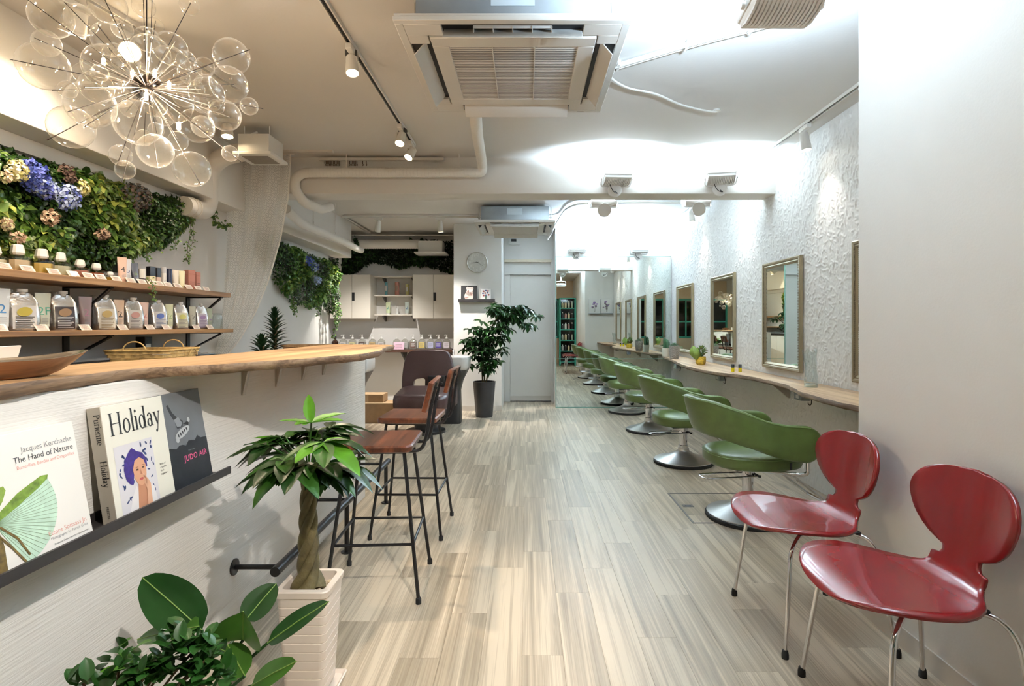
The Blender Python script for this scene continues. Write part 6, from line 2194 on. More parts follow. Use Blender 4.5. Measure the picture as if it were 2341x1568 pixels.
WH, CRMX, NAVY, BLK = CO('pack_white', (228, 226, 222)), CO('pack_cream', (222, 214, 178)), CO('pack_navy', (40, 46, 72)), CO('pack_black', (26, 26, 30))
make_stick('white pump pack with a dark plum base on the upper shelf', 325, 0.098, 0.036, (CO('pack_plum', (62, 40, 48)), WH), square=False, cap=0.6)
make_stick('tall box, black over cream, on the upper shelf', 345, 0.120, 0.036, (CRMX, BLK), cap=0.5)
make_stick('slimmer box, black over blush, on the upper shelf', 360, 0.118, 0.030, (CO('pack_blush', (214, 186, 168)), BLK), cap=0.5)
make_stick('white cylinder pack on the upper shelf', 374, 0.128, 0.032, (WH, CO('pack_grey', (196, 196, 200))), square=False, cap=0.3)
make_stick('navy cylinder pack on the upper shelf', 387, 0.124, 0.034, (NAVY, NAVY), square=False, cap=0.3)
make_tube('ivory tube next to the navy cylinder on the upper shelf', 401, SH_U, 0.122, 0.018, CO('tube_ivory', (232, 222, 206)), CO('cap_ivory', (214, 204, 188)), group=gU)
make_tube('yellowish ivory tube before the rose boxes on the upper shelf', 415, SH_U, 0.124, 0.019, CO('tube_lemon', (230, 224, 186)), CO('cap_lemon', (214, 208, 170)), group=gU)
ROSE = CO('pack_rose', (182, 122, 106), 0.5)
make_stick('wide rose brown box near the end of the upper shelf', 433, 0.136, 0.052, (ROSE, ROSE), cap=0.2)
make_stick('narrow rose brown box, last on the upper shelf', 450, 0.130, 0.034, (ROSE, ROSE), cap=0.2)

CARD = mat('card_white', (238, 232, 224), 0.55)
card_root = None


def price_card(px, z, x, label, group, w=0.062, h=0.036):
    global card_root
    y = yat(px, x)
    if card_root is None:
        t = thing('price_card', label, 'price card', (x, y, z), math.radians(-6), group)
        ang = math.radians(35)
        M = Matrix.Rotation(-ang, 3, 'Y')
        MB().box(Vector((-0.012, 0, h * 0.41)), (0.001, w, h), M).build('card', CARD, t, smooth=False)
        MB().prism([(0, 0), (-0.024, 0), (-0.020, h * 0.7)], (0.004, -w * 0.3, 0.0), (1, 0, 0), (0, 0, 1), (0, 1, 0), w * 0.6).build('stand', clear_glass('acrylic', (250, 250, 250)), t, smooth=False)
        wv = Vector((-math.sin(ang), 0, math.cos(ang)))
        for k in range(4):
            ww = w * (0.38 if k % 2 else 0.30)
            put_print('text_line', flat_mesh('text_line', [[(-w * 0.42, 0), (-w * 0.42 + 2 * ww * 0.9, 0), (-w * 0.42 + 2 * ww * 0.9, 0.0022), (-w * 0.42, 0.0022)]], mat('print_rose', (198, 150, 140), 0.6)), t, Vector((-0.012 + 0.0006, 0, h * 0.41)) + wv * (h * (0.25 - 0.17 * k)), (0, 1, 0), wv, 0.0004)
        card_root = t
        return t
    return dup(card_root, (x, y, z), math.radians(-6), label, group)


ORD = 'first second third fourth fifth sixth seventh eighth ninth tenth eleventh twelfth thirteenth fourteenth fifteenth sixteenth'.split()
for ci, c in enumerate((60, 285, 535, 720, 865, 980, 1130, 1270, 1375, 1470, 1540, 1625, 1715, 1820, 1910, 1990)):
    price_card(c * 0.2392, SH_U, -2.285, '%s tilted white price card along the upper shelf, counted from the picture edge' % ORD[ci], 'price cards on the upper shelf')
for ci, c in enumerate((20, 420, 835, 1190, 1450, 1605, 1890, 2020)):
    price_card(c * 0.2392, SH_L, -2.285, '%s tilted white price card along the lower shelf, counted from the picture edge' % ORD[ci], 'price cards on the lower shelf')

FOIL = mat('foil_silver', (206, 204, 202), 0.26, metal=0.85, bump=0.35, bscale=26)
FOILD = mat('foil_grey', (150, 146, 142), 0.32, metal=0.8, bump=0.35, bscale=26)  # darker grey foil of the plain rear pouches


def make_pouch(label, px, h, w, lab_cols, x=-2.36, rz=-34, foil=FOIL, group='refill pouches on the lower shelf', blank=False):
    y = yat(px, x)
    t = thing('refill_pouch', label, 'pouch', (x, y, SH_L), math.radians(rz), group)
    hb = h * 0.90
    rings = []
    for f, ww, tt, sh in ((0, 0.86, 0.58, 0), (0.03, 0.92, 0.62, 0), (0.25, 1.0, 0.64, 0.0), (0.5, 0.98, 0.50, 0), (0.68, 0.92, 0.34, -0.01), (0.80, 0.90, 0.20, -0.03), (0.93, 0.72, 0.10, -0.06), (1.0, 0.50, 0.05, -0.04)):
        a, b = tt * w / 2, ww * w / 2
        rings.append([(math.copysign(abs(math.cos(q)) ** 0.8, math.cos(q)) * a, math.copysign(abs(math.sin(q)) ** 0.6, math.sin(q)) * b + sh * w, f * hb) for q in np.linspace(0, 2 * PI, 24, endpoint=False)])
    MB().loft(rings).build('bag', foil, t, angle=50)
    MB().lathe([(w * 0.10, hb - 0.006), (w * 0.10, hb + 0.004), (w * 0.155, hb + 0.005), (w * 0.155, h - 0.002), (w * 0.14, h)], (0, 0.0, 0), 16).build('cap', PLASTIC, t)
    if not blank:
        la, lb, lc = lab_cols
        fx = lambda z: interp([(0, 0.58), (0.03, 0.62), (0.25, 0.64), (0.5, 0.50), (0.68, 0.34), (0.8, 0.2)], z / hb) * w / 2 + 0.0012
        rows = []
        for k in range(9):
            z = hb * (0.05 + 0.62 * k / 8)
            rows.append([(fx(z) * (1 - 0.12 * (s / 0.8) ** 2) + 0.0008, s * w * 0.40, z) for s in (-0.8, -0.4, 0, 0.4, 0.8)])
        lo = MB().grid(rows).build('label_panel', la, t, fix=False)
        zc = hb * 0.50
        put_print('label_art', flat_mesh('label_art', [ell(0, 0, w * 0.22, w * 0.17, 14, 0.4)], lb), t, Vector((fx(zc) + 0.002, 0, zc)), (0, 1, 0), (-0.35, 0, 1), 0.001)
        tl = []
        for k in range(7):
            tl.append([(-w * 0.26, -k * 0.0085), (w * (0.26 - 0.06 * (k % 3)), -k * 0.0085), (w * (0.26 - 0.06 * (k % 3)), -k * 0.0085 + 0.0026), (-w * 0.26, -k * 0.0085 + 0.0026)])
        put_print('label_text', flat_mesh('label_text', tl, lc), t, Vector((fx(hb * 0.3) + 0.0022, 0, hb * 0.36)), (0, 1, 0), (-0.04, 0, 1), 0.0008)
    return t


LW_ = CO('lab_white', (222, 220, 218))
PO = [(51, 0.196, 0.132, (LW_, CO('art_yellow', (206, 186, 70)), INK), 'first silver refill pouch with a yellow drop, biggest on the lower shelf'),
      (144, 0.200, 0.125, (CO('lab_brown', (54, 38, 34)), CO('art_tan', (176, 140, 104)), LW_), 'silver refill pouch with a dark brown label on the lower shelf'),
      (240, 0.196, 0.118, (CO('lab_cream', (226, 222, 210)), CO('art_gold', (196, 170, 112)), CO('txt_gold', (150, 130, 90))), 'silver refill pouch with gold flower art on the lower shelf'),
      (305, 0.192, 0.112, (LW_, CO('art_rose', (206, 160, 154)), CO('txt_grey', (130, 126, 126))), 'silver refill pouch with pale rose art on the lower shelf'),
      (362, 0.188, 0.105, (LW_, CO('art_blue', (96, 120, 190)), CO('txt_blue', (110, 124, 160))), 'silver refill pouch with blue art on the lower shelf'),
      (413, 0.184, 0.102, (CO('lab_lemon', (224, 222, 196)), CO('art_lemon', (206, 204, 120)), CO('txt_grey')), 'silver refill pouch with lemon tint beside the second bracket'),
      (460, 0.184, 0.092, (CO('lab_lilac', (214, 204, 220)), CO('art_lilac', (150, 120, 170)), CO('txt_lilac', (130, 110, 150))), 'silver refill pouch with lilac label, last on the lower shelf')]
for i, (px, h, w, lc, lab) in enumerate(PO):
    make_pouch(lab, px, h, w, lc)
wh = ('first', 'second', 'third', 'fourth', 'fifth')
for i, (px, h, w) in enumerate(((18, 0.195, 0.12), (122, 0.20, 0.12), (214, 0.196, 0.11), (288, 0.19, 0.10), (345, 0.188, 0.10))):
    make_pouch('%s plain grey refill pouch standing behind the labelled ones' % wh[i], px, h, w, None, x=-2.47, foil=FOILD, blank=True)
gL = 'tubes on the lower shelf'
CT = clear_glass('cap_clear', (230, 230, 230))
make_tube('pale tube with blue number cut by the picture edge on the lower shelf', 2, SH_L, 0.190, 0.026, CO('tb_a', (220, 224, 226)), WH, digit='2', dcol=CO('num_blue', (60, 130, 190)), group=gL)
make_tube('pale green tube with a green two on the lower shelf', 98, SH_L, 0.182, 0.025, CO('tb_b', (204, 206, 188)), WH, digit='2F', dcol=CO('num_green', (70, 160, 130)), group=gL)
make_tube('mauve tube behind the bracket strut on the lower shelf', 195, SH_L, 0.178, 0.024, CO('tb_c', (150, 128, 128)), CO('cap_dark', (54, 48, 48)), digit='2', dcol=CO('num_mauve', (180, 120, 140)), group=gL)
make_tube('peach tube with a dark two on the lower shelf', 272, SH_L, 0.172, 0.022, CO('tb_d', (226, 196, 168)), CO('cap_dark'), digit='2', group=gL)
make_tube('blush tube with a rose two on the lower shelf', 329, SH_L, 0.166, 0.021, CO('tb_e', (224, 192, 178)), CO('cap_dark'), digit='2', dcol=CO('num_rose', (190, 110, 110)), group=gL)
make_tube('lime tinted tube on the lower shelf', 387, SH_L, 0.164, 0.020, CO('tb_f', (214, 216, 178)), WH, digit='2', dcol=CO('num_lime', (150, 180, 110)), group=gL)
make_tube('olive grey tube by the second bracket on the lower shelf', 440, SH_L, 0.158, 0.019, CO('tb_g', (190, 186, 166)), CO('cap_dark'), digit='2', group=gL)
make_tube('green and purple tube next to the glass jar on the lower shelf', 479, SH_L, 0.150, 0.017, CO('tb_h', (172, 178, 150)), CO('cap_dark'), digit='2', dcol=CO('num_purple', (140, 100, 170)), group=gL)
t = thing('glass_jar', 'empty ribbed glass jar at the end of the lower shelf', 'jar', (-2.36, yat(497, 2.36), SH_L))
MB().lathe([(0.034, 0.002), (0.037, 0.006), (0.037, 0.085), (0.030, 0.100), (0.030, 0.108), (0.033, 0.112)], n=28).build('jar_wall', VASE, t)
MB().lathe([(0.034, 0.112), (0.034, 0.116)], n=28).build('jar_rim', VASE, t)

# ---- back counter with basket and odds and ends
DKT = mat('counter_black', (30, 29, 30), 0.4)
t = thing('back_counter', 'low black-topped counter behind the bar under the shelves', 'counter', (0, 0, 0))
MB().box2((X_LW + 0.002, 1.0, 0.962), (-2.02, 3.95, 0.992)).build('worktop', DKT, t, bevel=0.003, seg=1)
MB().box2((X_LW + 0.002, 1.0, 0.0), (-2.06, 3.93, 0.962)).build('cabinet_body', WHITE_S, t, smooth=False)
for k in range(4):
    dd = MB().box2((-2.06, 1.03 + k * 0.725, 0.06), (-2.045, 1.03 + k * 0.725 + 0.70, 0.935)).build('cabinet_door', WHITE_S, t, bevel=0.002, seg=1)
    MB().tube([(-2.035, 1.35 + k * 0.725, 0.9), (-2.035, 1.45 + k * 0.725, 0.9)], 0.005, 6).build('handle', STEEL, dd)
BSK = mat('basket_cane', (196, 164, 106), 0.6, var=0.25, vscale=40)
t = thing('woven_basket', 'shallow woven cane basket with loop handles on the back counter', 'basket', (-2.20, 3.27, 0.993), math.radians(8))
bw, bl, bh = 0.15, 0.20, 0.062
MB().box2((-bw + 0.01, -bl + 0.01, 0), (bw - 0.01, bl - 0.01, 0.006)).build('bottom', BSK, t, smooth=False)
for row in range(3):
    z = 0.008 + row * 0.019
    k_ = 1 + 0.04 * row
    pts_ = []
    pr = rrect(2 * bw * k_, 2 * bl * k_, 0.03, 4)
    dense = []
    for i in range(len(pr)):
        a, b = Vector((*pr[i], 0)), Vector((*pr[(i + 1) % len(pr)], 0))
        m_ = max(1, int((b - a).length / 0.012))
        dense += [a.lerp(b, q / m_) for q in range(m_)]
    rgs0, rgs1 = [], []
    for i, p in enumerate(dense):
        n_ = p.normalized()
        p2 = p + n_ * 0.0022 * (1 if ((i // 2 + row) % 2) else -1)
        rgs0.append((p2.x, p2.y, z))
        rgs1.append((p2.x, p2.y, z + 0.016))
    rgs = [rgs0, rgs1, [(p[0] * 0.975, p[1] * 0.975, z + 0.016) for p in rgs1], [(p[0] * 0.975, p[1] * 0.975, z) for p in rgs0]]
    MB().loft(rgs, cap=False).build('cane_strip', BSK, t)
MB().tube([(p[0] * 1.10, p[1] * 1.10, bh + 0.004) for p in rrect(2 * bw, 2 * bl, 0.03)], 0.006, 6, closed=True).build('rim', BSK, t)
for sy in (-1, 1):
    MB().tube([(0.06 * math.cos(a) * 1.0, sy * bl * 1.10, bh + 0.055 * math.sin(a)) for a in np.linspace(0, PI, 14)], 0.004, 6).build('loop_handle', BSK, t)
MB().tube([(bw * 1.12, 0.10 + 0.05 * math.cos(a), bh - 0.04 + 0.045 * math.sin(a)) for a in np.linspace(0, PI, 14)], 0.004, 6).build('side_loop', BSK, t)
t = thing('card_reader', 'small black box standing on the back counter behind the basket', 'device', (-2.44, yat(329, 2.44), 0.993))
MB().box2((-0.03, -0.035, 0), (0.03, 0.035, 0.135)).build('case', INK, t, bevel=0.004)
MB().box2((0.03, -0.025, 0.03), (0.032, 0.02, 0.09)).build('sticker', PAPER, t, smooth=False)
t = thing('black_tray', 'flat black tray of metal tools at the end of the back counter', 'tray', (-2.22, 3.78, 0.993))
MB().box2((-0.14, -0.13, 0), (0.14, 0.13, 0.006)).build('tray_base', DKT, t, smooth=False)
for k in range(3):
    MB().tube([(-0.09 + 0.05 * k, -0.08, 0.012), (-0.06 + 0.05 * k, 0.08, 0.012)], 0.006, 6).build('metal_tool', CHROME, t)
# laptop and bowl on the bar
t = thing('laptop', 'white laptop standing open at the near end of the bar', 'laptop', (-1.40, 1.42, 1.0775), math.radians(14))
R_ = Matrix.Rotation(math.radians(-18), 3, 'Y')
MB().box((-0.02, 0, 0.0035), (0.10, 0.19, 0.006)).build('keyboard_deck', WHITE_S, t, bevel=0.002, seg=1)
MB().box(Vector((0.024, 0, 0.038)), (0.004, 0.19, 0.062), Matrix.Rotation(math.radians(14), 3, 'Y')).build('screen_lid', WHITE_S, t, bevel=0.0015, seg=1)
t = thing('oval_bowl', 'boat-shaped wooden bowl with a silver inside on the bar', 'bowl', (-1.235, 1.25, 1.0775), math.radians(-28))
rings_o, rings_i = [], []
for i in range(7):
    f = i / 6
    a, b = 0.052 + 0.042 * f ** 0.7, 0.12 + 0.085 * f ** 0.7
    ro, ri = [], []
    for j in range(40):
        q = 2 * PI * j / 40
        pt = abs(math.sin(q)) ** 3
        lift = 0.018 * f * pt
        rx_ = a * math.cos(q) * (1 - 0.25 * pt)
        ro.append((rx_, b * math.sin(q), 0.042 * f + lift))
        ri.append((rx_ * 0.93, b * math.sin(q) * 0.96, 0.005 + 0.0375 * f + lift))
    rings_o.append(ro)
    rings_i.append(ri)
MB().loft(rings_o, cap=False).add(rings_o[0], [tuple(range(40))]).build('wooden_shell', wood('bowl_wood', [(96, 58, 34), (140, 92, 58), (170, 120, 82)], 'Y', rough=0.35, grain=0.6, rand=False, knots=False), t, angle=60)
MB().loft([rings_o[-1]] + rings_i[::-1], cap=False).add(rings_i[0], [tuple(range(39, -1, -1))]).build('silver_lining', mat('bowl_silver', (206, 198, 188), 0.22, metal=1.0), t, angle=60)
# brown cabinet seen over the slab
t = thing('brown_cabinet', 'low brown wooden cabinet just showing over the bar slab', 'cabinet', (-1.80, 4.62, 0))
BRW = wood('walnut', [(84, 50, 30), (118, 74, 46), (146, 96, 62)], 'X', rough=0.5, rand=False, knots=False)
MB().box2((-0.21, -0.06, 0), (0.24, 0.10, 1.02)).build('carcass', BRW, t, bevel=0.003, seg=1)
MB().box2((-0.22, -0.07, 1.02), (0.25, 0.11, 1.041)).build('top_board', SLAB, t, bevel=0.002, seg=1)
MB().box2((-0.20, -0.068, 0.05), (0.23, -0.06, 1.0)).build('front_panel', BRW, t, smooth=False)

# ================================================================== THE ALCOVE AT THE BACK
YC = 8.35
CABW = mat('cabinet_white', (226, 220, 208), 0.5)


def cabinet(label, xa, xb, split):
    t = thing('wall_cabinet', label, 'cabinet', ((xa + xb) / 2, Y_BACK - 0.002, 1.306))
    hw, h, dp = (xb - xa) / 2, 0.664, Y_BACK - 0.002 - YC
    MB().box2((-hw, -dp + 0.02, 0), (hw, 0, h)).build('carcass', CABW, t, smooth=False)
    sx = split - (xa + xb) / 2
    for (a, b, hs) in ((-hw, sx - 0.002, 1), (sx + 0.002, hw, -1)):
        d_ = MB().box2((a, -dp, 0), (b, -dp + 0.018, h)).build('door', CABW, t, bevel=0.002, seg=1)
        if label.startswith('white wall cabinet beside the ivy') and hs == -1 or (not label.startswith('white wall cabinet beside the ivy') and hs == -1):
            MB().box2((sx, -dp - 0.002, 0.27), (sx + 0.042, -dp + 0.001, 0.395)).build('finger_hole', INK, d_, smooth=False)
    MB().box2((-hw + 0.03, -0.03, -0.045), (hw - 0.03, 0, -0.002)).build('hanging_rail', CABW, t, smooth=False)
    return t


cabinet('white wall cabinet beside the ivy with two doors', -2.97, -2.36, -2.64)
cabinet('white wall cabinet next to the clock pillar with two doors', -1.72, -1.03, -1.405)
t = thing('open_wall_shelf', 'open white shelves between the two wall cabinets holding six products', 'shelf', (-2.03, Y_BACK - 0.002, 1.306))
SZ = (0.065, 0.36, 0.65)
for z in SZ:
    MB().box2((-0.30, -0.25, z - 0.016), (0.28, 0, z)).build('shelf_board', CABW, t, smooth=False)
    for sx in (-0.19, 0.26):
        MB().prism([(0, z - 0.017), (0, z - 0.11), (-0.018, z - 0.11), (-0.20, z - 0.03), (-0.20, z - 0.017)], (sx, 0, 0), (0, 1, 0), (0, 0, 1), (1, 0, 0), 0.016).build('shelf_bracket', mat('bracket_grey', (84, 80, 78), 0.4, metal=0.4), t, smooth=False)
y_ = Y_BACK - 0.14
for (x, sz, h, w, col, kind, lab) in ((-2.175, 1, 0.205, 0.042, CO('sp_teal', (96, 158, 166)), 'box', 'teal cylinder on the middle open shelf between the cabinets'),
                                      (-2.005, 1, 0.205, 0.070, CO('sp_rose', (186, 124, 104)), 'box', 'rose brown cylinder on the middle open shelf between the cabinets'),
                                      (-1.845, 1, 0.172, 0.048, CO('sp_lemon', (206, 198, 128)), 'box', 'pale yellow carton on the middle open shelf between the cabinets'),
                                      (-2.145, 0, 0.195, 0.030, CO('sp_lime', (206, 218, 178)), 'tube', 'lime tube with a two on the lowest open shelf between the cabinets'),
                                      (-2.00, 0, 0.130, 0.018, CO('sp_white', (224, 226, 224)), 'btl', 'small white pump bottle on the lowest open shelf between the cabinets'),
                                      (-1.85, 0, 0.195, 0.030, CO('sp_mint', (196, 210, 206)), 'tube', 'mint tube with a blue two on the lowest open shelf between the cabinets')):
    z = 1.306 + SZ[sz] + 0.0005
    t = thing('shelf_product', lab, 'cosmetic', (x, y_, z))
    if kind == 'box':
        if 'carton' in lab:
            MB().box((0, 0, h / 2), (w, w, h)).build('carton_body', col, t, bevel=0.001, seg=1)
        else:
            MB().lathe([(w / 2, 0), (w / 2, h - 0.002), (w / 2 - 0.002, h)], n=20).build('cylinder_body', col, t)
        MB().box((0, -w / 2 - 0.0005, h * 0.55), (w * 0.55, 0.003, h * 0.4)).build('print_panel', mat('sp_print', (150, 120, 100), 0.5) if 'rose' in lab else WH, t, smooth=False)
    elif kind == 'tube':
        rings = [[((w + w * 0.2 * f) * math.cos(q), (w * 0.8 * (1 - f) + 0.002) * math.sin(q), 0.02 + (h - 0.02) * f) for q in np.linspace(0, 2 * PI, 18, endpoint=False)] for f in (0, 0.3, 0.7, 1.0)]
        MB().loft(rings).build('body', col, t, angle=50)
        MB().lathe([(w * 0.8, 0), (w * 0.8, 0.02)], n=16).build('cap', WH, t)
        put_print('number_print', text_mesh('2', 0.085, CO('num_teal', (70, 140, 130)) if 'lime' in lab else CO('num_steel', (80, 120, 160)), 'CENTER'), t, Vector((0, -w * 0.62, h * 0.42)), (1, 0, 0), (0, 0.22, 1), 0.002)
    else:
        MB().lathe([(w, 0), (w, h * 0.7), (w * 0.5, h * 0.78)], n=16).build('body', col, t)
        MB().lathe([(w * 0.5, h * 0.78), (w * 0.5, h)], n=12).build('pump', WH, t)

# dark shelf with pump bottles
DKW = wood('dark_walnut', [(54, 34, 26), (76, 50, 38), (96, 66, 50)], 'X', rough=0.45, rand=False, knots=False)
t = thing('bottle_shelf', 'dark wooden shelf carrying the row of pump bottles', 'shelf', (0, 0, 0))
MB().box2((-3.04, 8.22, 0.800), (-1.024, Y_BACK - 0.002, 0.841)).build('board', DKW, t, bevel=0.003, seg=1)
for x in (-2.6, -1.9, -1.2):
    MB().prism([(0, 0.80), (0, 0.62), (-0.02, 0.62), (-0.36, 0.785), (-0.36, 0.80)], (x, Y_BACK - 0.002, 0), (0, 1, 0), (0, 0, 1), (1, 0, 0), 0.02).build('shelf_bracket', BLACK, t, smooth=False)
PB = clear_glass('pump_clear', (236, 236, 232), refl=0.12, edge=0.8, rough=0.03, blend=0.4)
yb_ = 8.40
BOT = [(785, 'white', (220, 216, 212), 0), (806, 'yellow', (220, 214, 160), 0), (828, 'dark brown', (74, 52, 46), 0), (852, 'gold', (196, 166, 106), 0), (872, 'pale grey', (208, 204, 204), 0),
       (907.5, 'blush', (224, 190, 186), 1), (926, 'silver', (176, 174, 170), 1), (944.7, 'cocoa brown', (108, 84, 74), 0), (964.6, 'ochre', (206, 184, 104), 0), (984.8, 'lavender blue', (186, 190, 220), 0), (1003, 'violet', (92, 80, 164), 0), (1021, 'pearl', (214, 208, 216), 0)]
for i, (px, nm_, c, short) in enumerate(BOT):
    x = (px - VPX) / F_PX * yb_
    lb = 'clear pump bottle with a %s label on the dark shelf' % nm_
    if short:
        lb = '%s refill bottle without a pump on the dark shelf' % nm_
    t = thing('pump_bottle', lb, 'bottle', (x, yb_, 0.8415), 0, 'pump bottles on the dark shelf')
    w, h = 0.058, 0.148
    rings = [[(p[0], p[1], z) for p in rrect(w * 2 * k, w * 1.3 * k, 0.018 * k)] for z, k in ((0.002, 0.94), (0.008, 1.0), (0.10, 0.97), (0.125, 0.86), (h, 0.45), (h + 0.008, 0.28), (h + 0.018, 0.28))]
    MB().loft(rings).build('body', PB, t, angle=35)
    MB().loft([[(p[0], p[1], z) for p in rrect(w * 1.82, w * 1.15, 0.016)] for z in (0.009, 0.105)]).build('contents', mat('gel_%d' % i, tuple(min(255, int(v * 0.3 + 150)) for v in c), 0.2), t, angle=35)
    lo = MB().box((0, -w * 0.66, 0.062), (w * 1.35, 0.003, 0.078)).build('label_panel', mat('plabel_%d' % i, c, 0.4), t, smooth=False)
    put_print('label_text', flat_mesh('label_text', [[(-0.03, -k * 0.014), (0.03 - 0.006 * (k % 2), -k * 0.014), (0.03 - 0.006 * (k % 2), -k * 0.014 + 0.005), (-0.03, -k * 0.014 + 0.005)] for k in range(4)], LW_ if sum(c) < 400 else mat('txt_grey')), lo, Vector((0, -w * 0.66 - 0.0018, 0.085)), (1, 0, 0), (0, 0, 1), 0.0004)
    if not short:
        MB().lathe([(0.019, h + 0.010), (0.019, h + 0.030), (0.007, h + 0.034), (0.007, h + 0.058), (0.013, h + 0.060), (0.013, h + 0.072)], n=14).build('pump', PLASTIC, t)
        MB().tube([(0, 0, h + 0.066), (-0.03, -0.004, h + 0.066), (-0.036, -0.005, h + 0.058)], 0.0055, 6).build('spout', PLASTIC, t)
    else:
        MB().lathe([(0.017, h + 0.010), (0.017, h + 0.03)], n=14).build('cap', PLASTIC, t)
xs_ = (912 - VPX) / F_PX * 8.28
t = thing('pink_card', 'small pink notice card leaning before the blush bottle on the dark shelf', 'card', (xs_, 8.28, 0.8415))
MB().box((0, 0, 0.055), (0.155, 0.002, 0.108), Matrix.Rotation(math.radians(-12), 3, 'X')).build('card', mat('pink_paper', (218, 178, 196), 0.6), t, smooth=False)
for k in range(3):
    MB().box((0, -0.006 - 0.003 * (2 - k), 0.03 + 0.022 * k), (0.10, 0.0006, 0.004), Matrix.Rotation(math.radians(-12), 3, 'X')).build('text_line', mat('txt_grey'), t, smooth=False)
t = thing('dark_bottle', 'plain dark brown bottle at the start of the pump bottle row', 'bottle', ((766 - VPX) / F_PX * yb_, yb_, 0.8415))
MB().lathe([(0.045, 0), (0.05, 0.01), (0.05, 0.11), (0.02, 0.14), (0.02, 0.17)], n=18).build('body', mat('brown_glass', (58, 34, 24), 0.15), t)
MB().lathe([(0.022, 0.165), (0.022, 0.20)], n=14).build('cap', INK, t)

# ---- shampoo chair and basins
LEA = mat('brown_leather', (62, 40, 38), 0.38, var=0.10, vscale=6, bump=0.12, bscale=120)
BASIN = mat('basin_white', (234, 234, 232), 0.15)


def make_shampoo(label, loc):
    t = thing('shampoo_chair', label, 'chair', loc)
    # backrest with a cut-out, facing the camera
    pr = [(-0.30, 0.46), (-0.295, 0.62), (-0.275, 0.80), (-0.235, 0.89), (-0.18, 0.905), (0.18, 0.905), (0.235, 0.89), (0.275, 0.80), (0.30, 0.62), (0.305, 0.46)]
    hole = [(-0.155, 0.50), (-0.125, 0.575), (-0.02, 0.578), (-0.02, 0.46)]
    # build as three vertical pads round the opening
    def pad(poly, nm):
        o_ = MB().prism(poly, (0, 0.14, 0), (1, 0, 0), (0, 0.13, 1), (0, 1, 0), 0.10).build(nm, LEA, t, bevel=0.032, seg=4, angle=60)
        return o_
    outer = spline([(p[0], p[1], 0) for p in [(-0.30, 0.44), (-0.30, 0.60), (-0.278, 0.78), (-0.225, 0.885), (-0.12, 0.91), (0.12, 0.91), (0.225, 0.885), (0.278, 0.78), (0.305, 0.60), (0.305, 0.44)]], 4)
    poly = [(p.x, p.y) for p in outer] + [(-0.03, 0.44), (-0.03, 0.572), (-0.055, 0.585), (-0.14, 0.575), (-0.165, 0.545), (-0.18, 0.44)]
    pad(poly, 'backrest')
    rings = []
    prs = rrect(0.60, 0.50, 0.10, 6)
    for z, k in ((0.30, 0.86), (0.315, 0.97), (0.34, 1.0), (0.42, 1.0), (0.455, 0.965), (0.475, 0.86), (0.482, 0.6)):
        rings.append([(p[0] * k, p[1] * k - 0.06 + (0.03 * (0.48 - z)), z + 0.03 * (p[1] / 0.25)) for p in prs])
    MB().loft(rings).build('seat', LEA, t, angle=70)
    MB().box2((0.02, 0.10, 0.30), (0.22, 0.20, 0.62)).build('back_support', BLACK, t, bevel=0.01)
    MB().box2((0.30, 0.02, 0.28), (0.345, 0.26, 0.70)).build('side_panel', LEA, t, bevel=0.018, seg=3, angle=60)
    MB().lathe([(0.22, 0), (0.22, 0.03), (0.13, 0.05), (0.12, 0.30)], (0.02, 0, 0), 28).build('base', mat('base_black', (26, 25, 26), 0.4), t)
    return t


make_shampoo('brown leather shampoo chair behind the bar stools', (-1.15, 6.22, 0))
for (x, y, lab) in ((-0.93, 6.85, 'white shampoo basin edge showing beside the brown leather chair'), (-2.04, 6.45, 'white shampoo basin on a black stand showing past the end of the bar')):
    t = thing('shampoo_basin', lab, 'basin', (x, y, 0))
    prs = rrect(0.46, 0.48, 0.09, 5)
    MB().loft([[(p[0] * k, p[1] * k, z) for p in prs] for z, k in ((0.64, 0.70), (0.66, 0.90), (0.70, 0.99), (0.80, 1.0), (0.815, 0.97), (0.81, 0.86), (0.72, 0.74), (0.70, 0.4))]).build('bowl', BASIN, t, angle=50)
    MB().loft([[(p[0] * k, p[1] * k, z) for p in prs] for z, k in ((0.0, 0.55), (0.40, 0.5), (0.52, 0.62), (0.66, 0.92))]).build('stand', mat('base_black'), t, angle=50)
    MB().tube(rounded([(0.0, 0.19, 0.80), (0, 0.19, 0.90), (0, 0.08, 0.90)], 0.04), 0.012, 8).build('tap', CHROME, t)
t = thing('cardboard_box', 'brown cardboard box on the floor past the end of the bar', 'box', (-1.93, 6.95, 0))
KRAFT = mat('kraft', (170, 140, 104), 0.8, var=0.08, vscale=20)
MB().box2((-0.30, -0.16, 0), (0.48, 0.16, 0.24)).build('carton', KRAFT, t, bevel=0.003, seg=1)
MB().box2((-0.30, -0.163, 0.236), (0.48, -0.10, 0.243)).build('flap', mat('kraft_light', (194, 166, 128), 0.8), t, smooth=False)
t = thing('flat_carton', 'flat brown carton lying on the bigger cardboard box', 'box', (-1.98, 6.97, 0.2435))
MB().box2((-0.25, -0.12, 0), (0.20, 0.12, 0.10)).build('carton', KRAFT, t, bevel=0.003, seg=1)
MB().box2((-0.02, -0.122, 0.0), (0.02, -0.1195, 0.10)).build('tape', mat('kraft_light'), t, smooth=False)

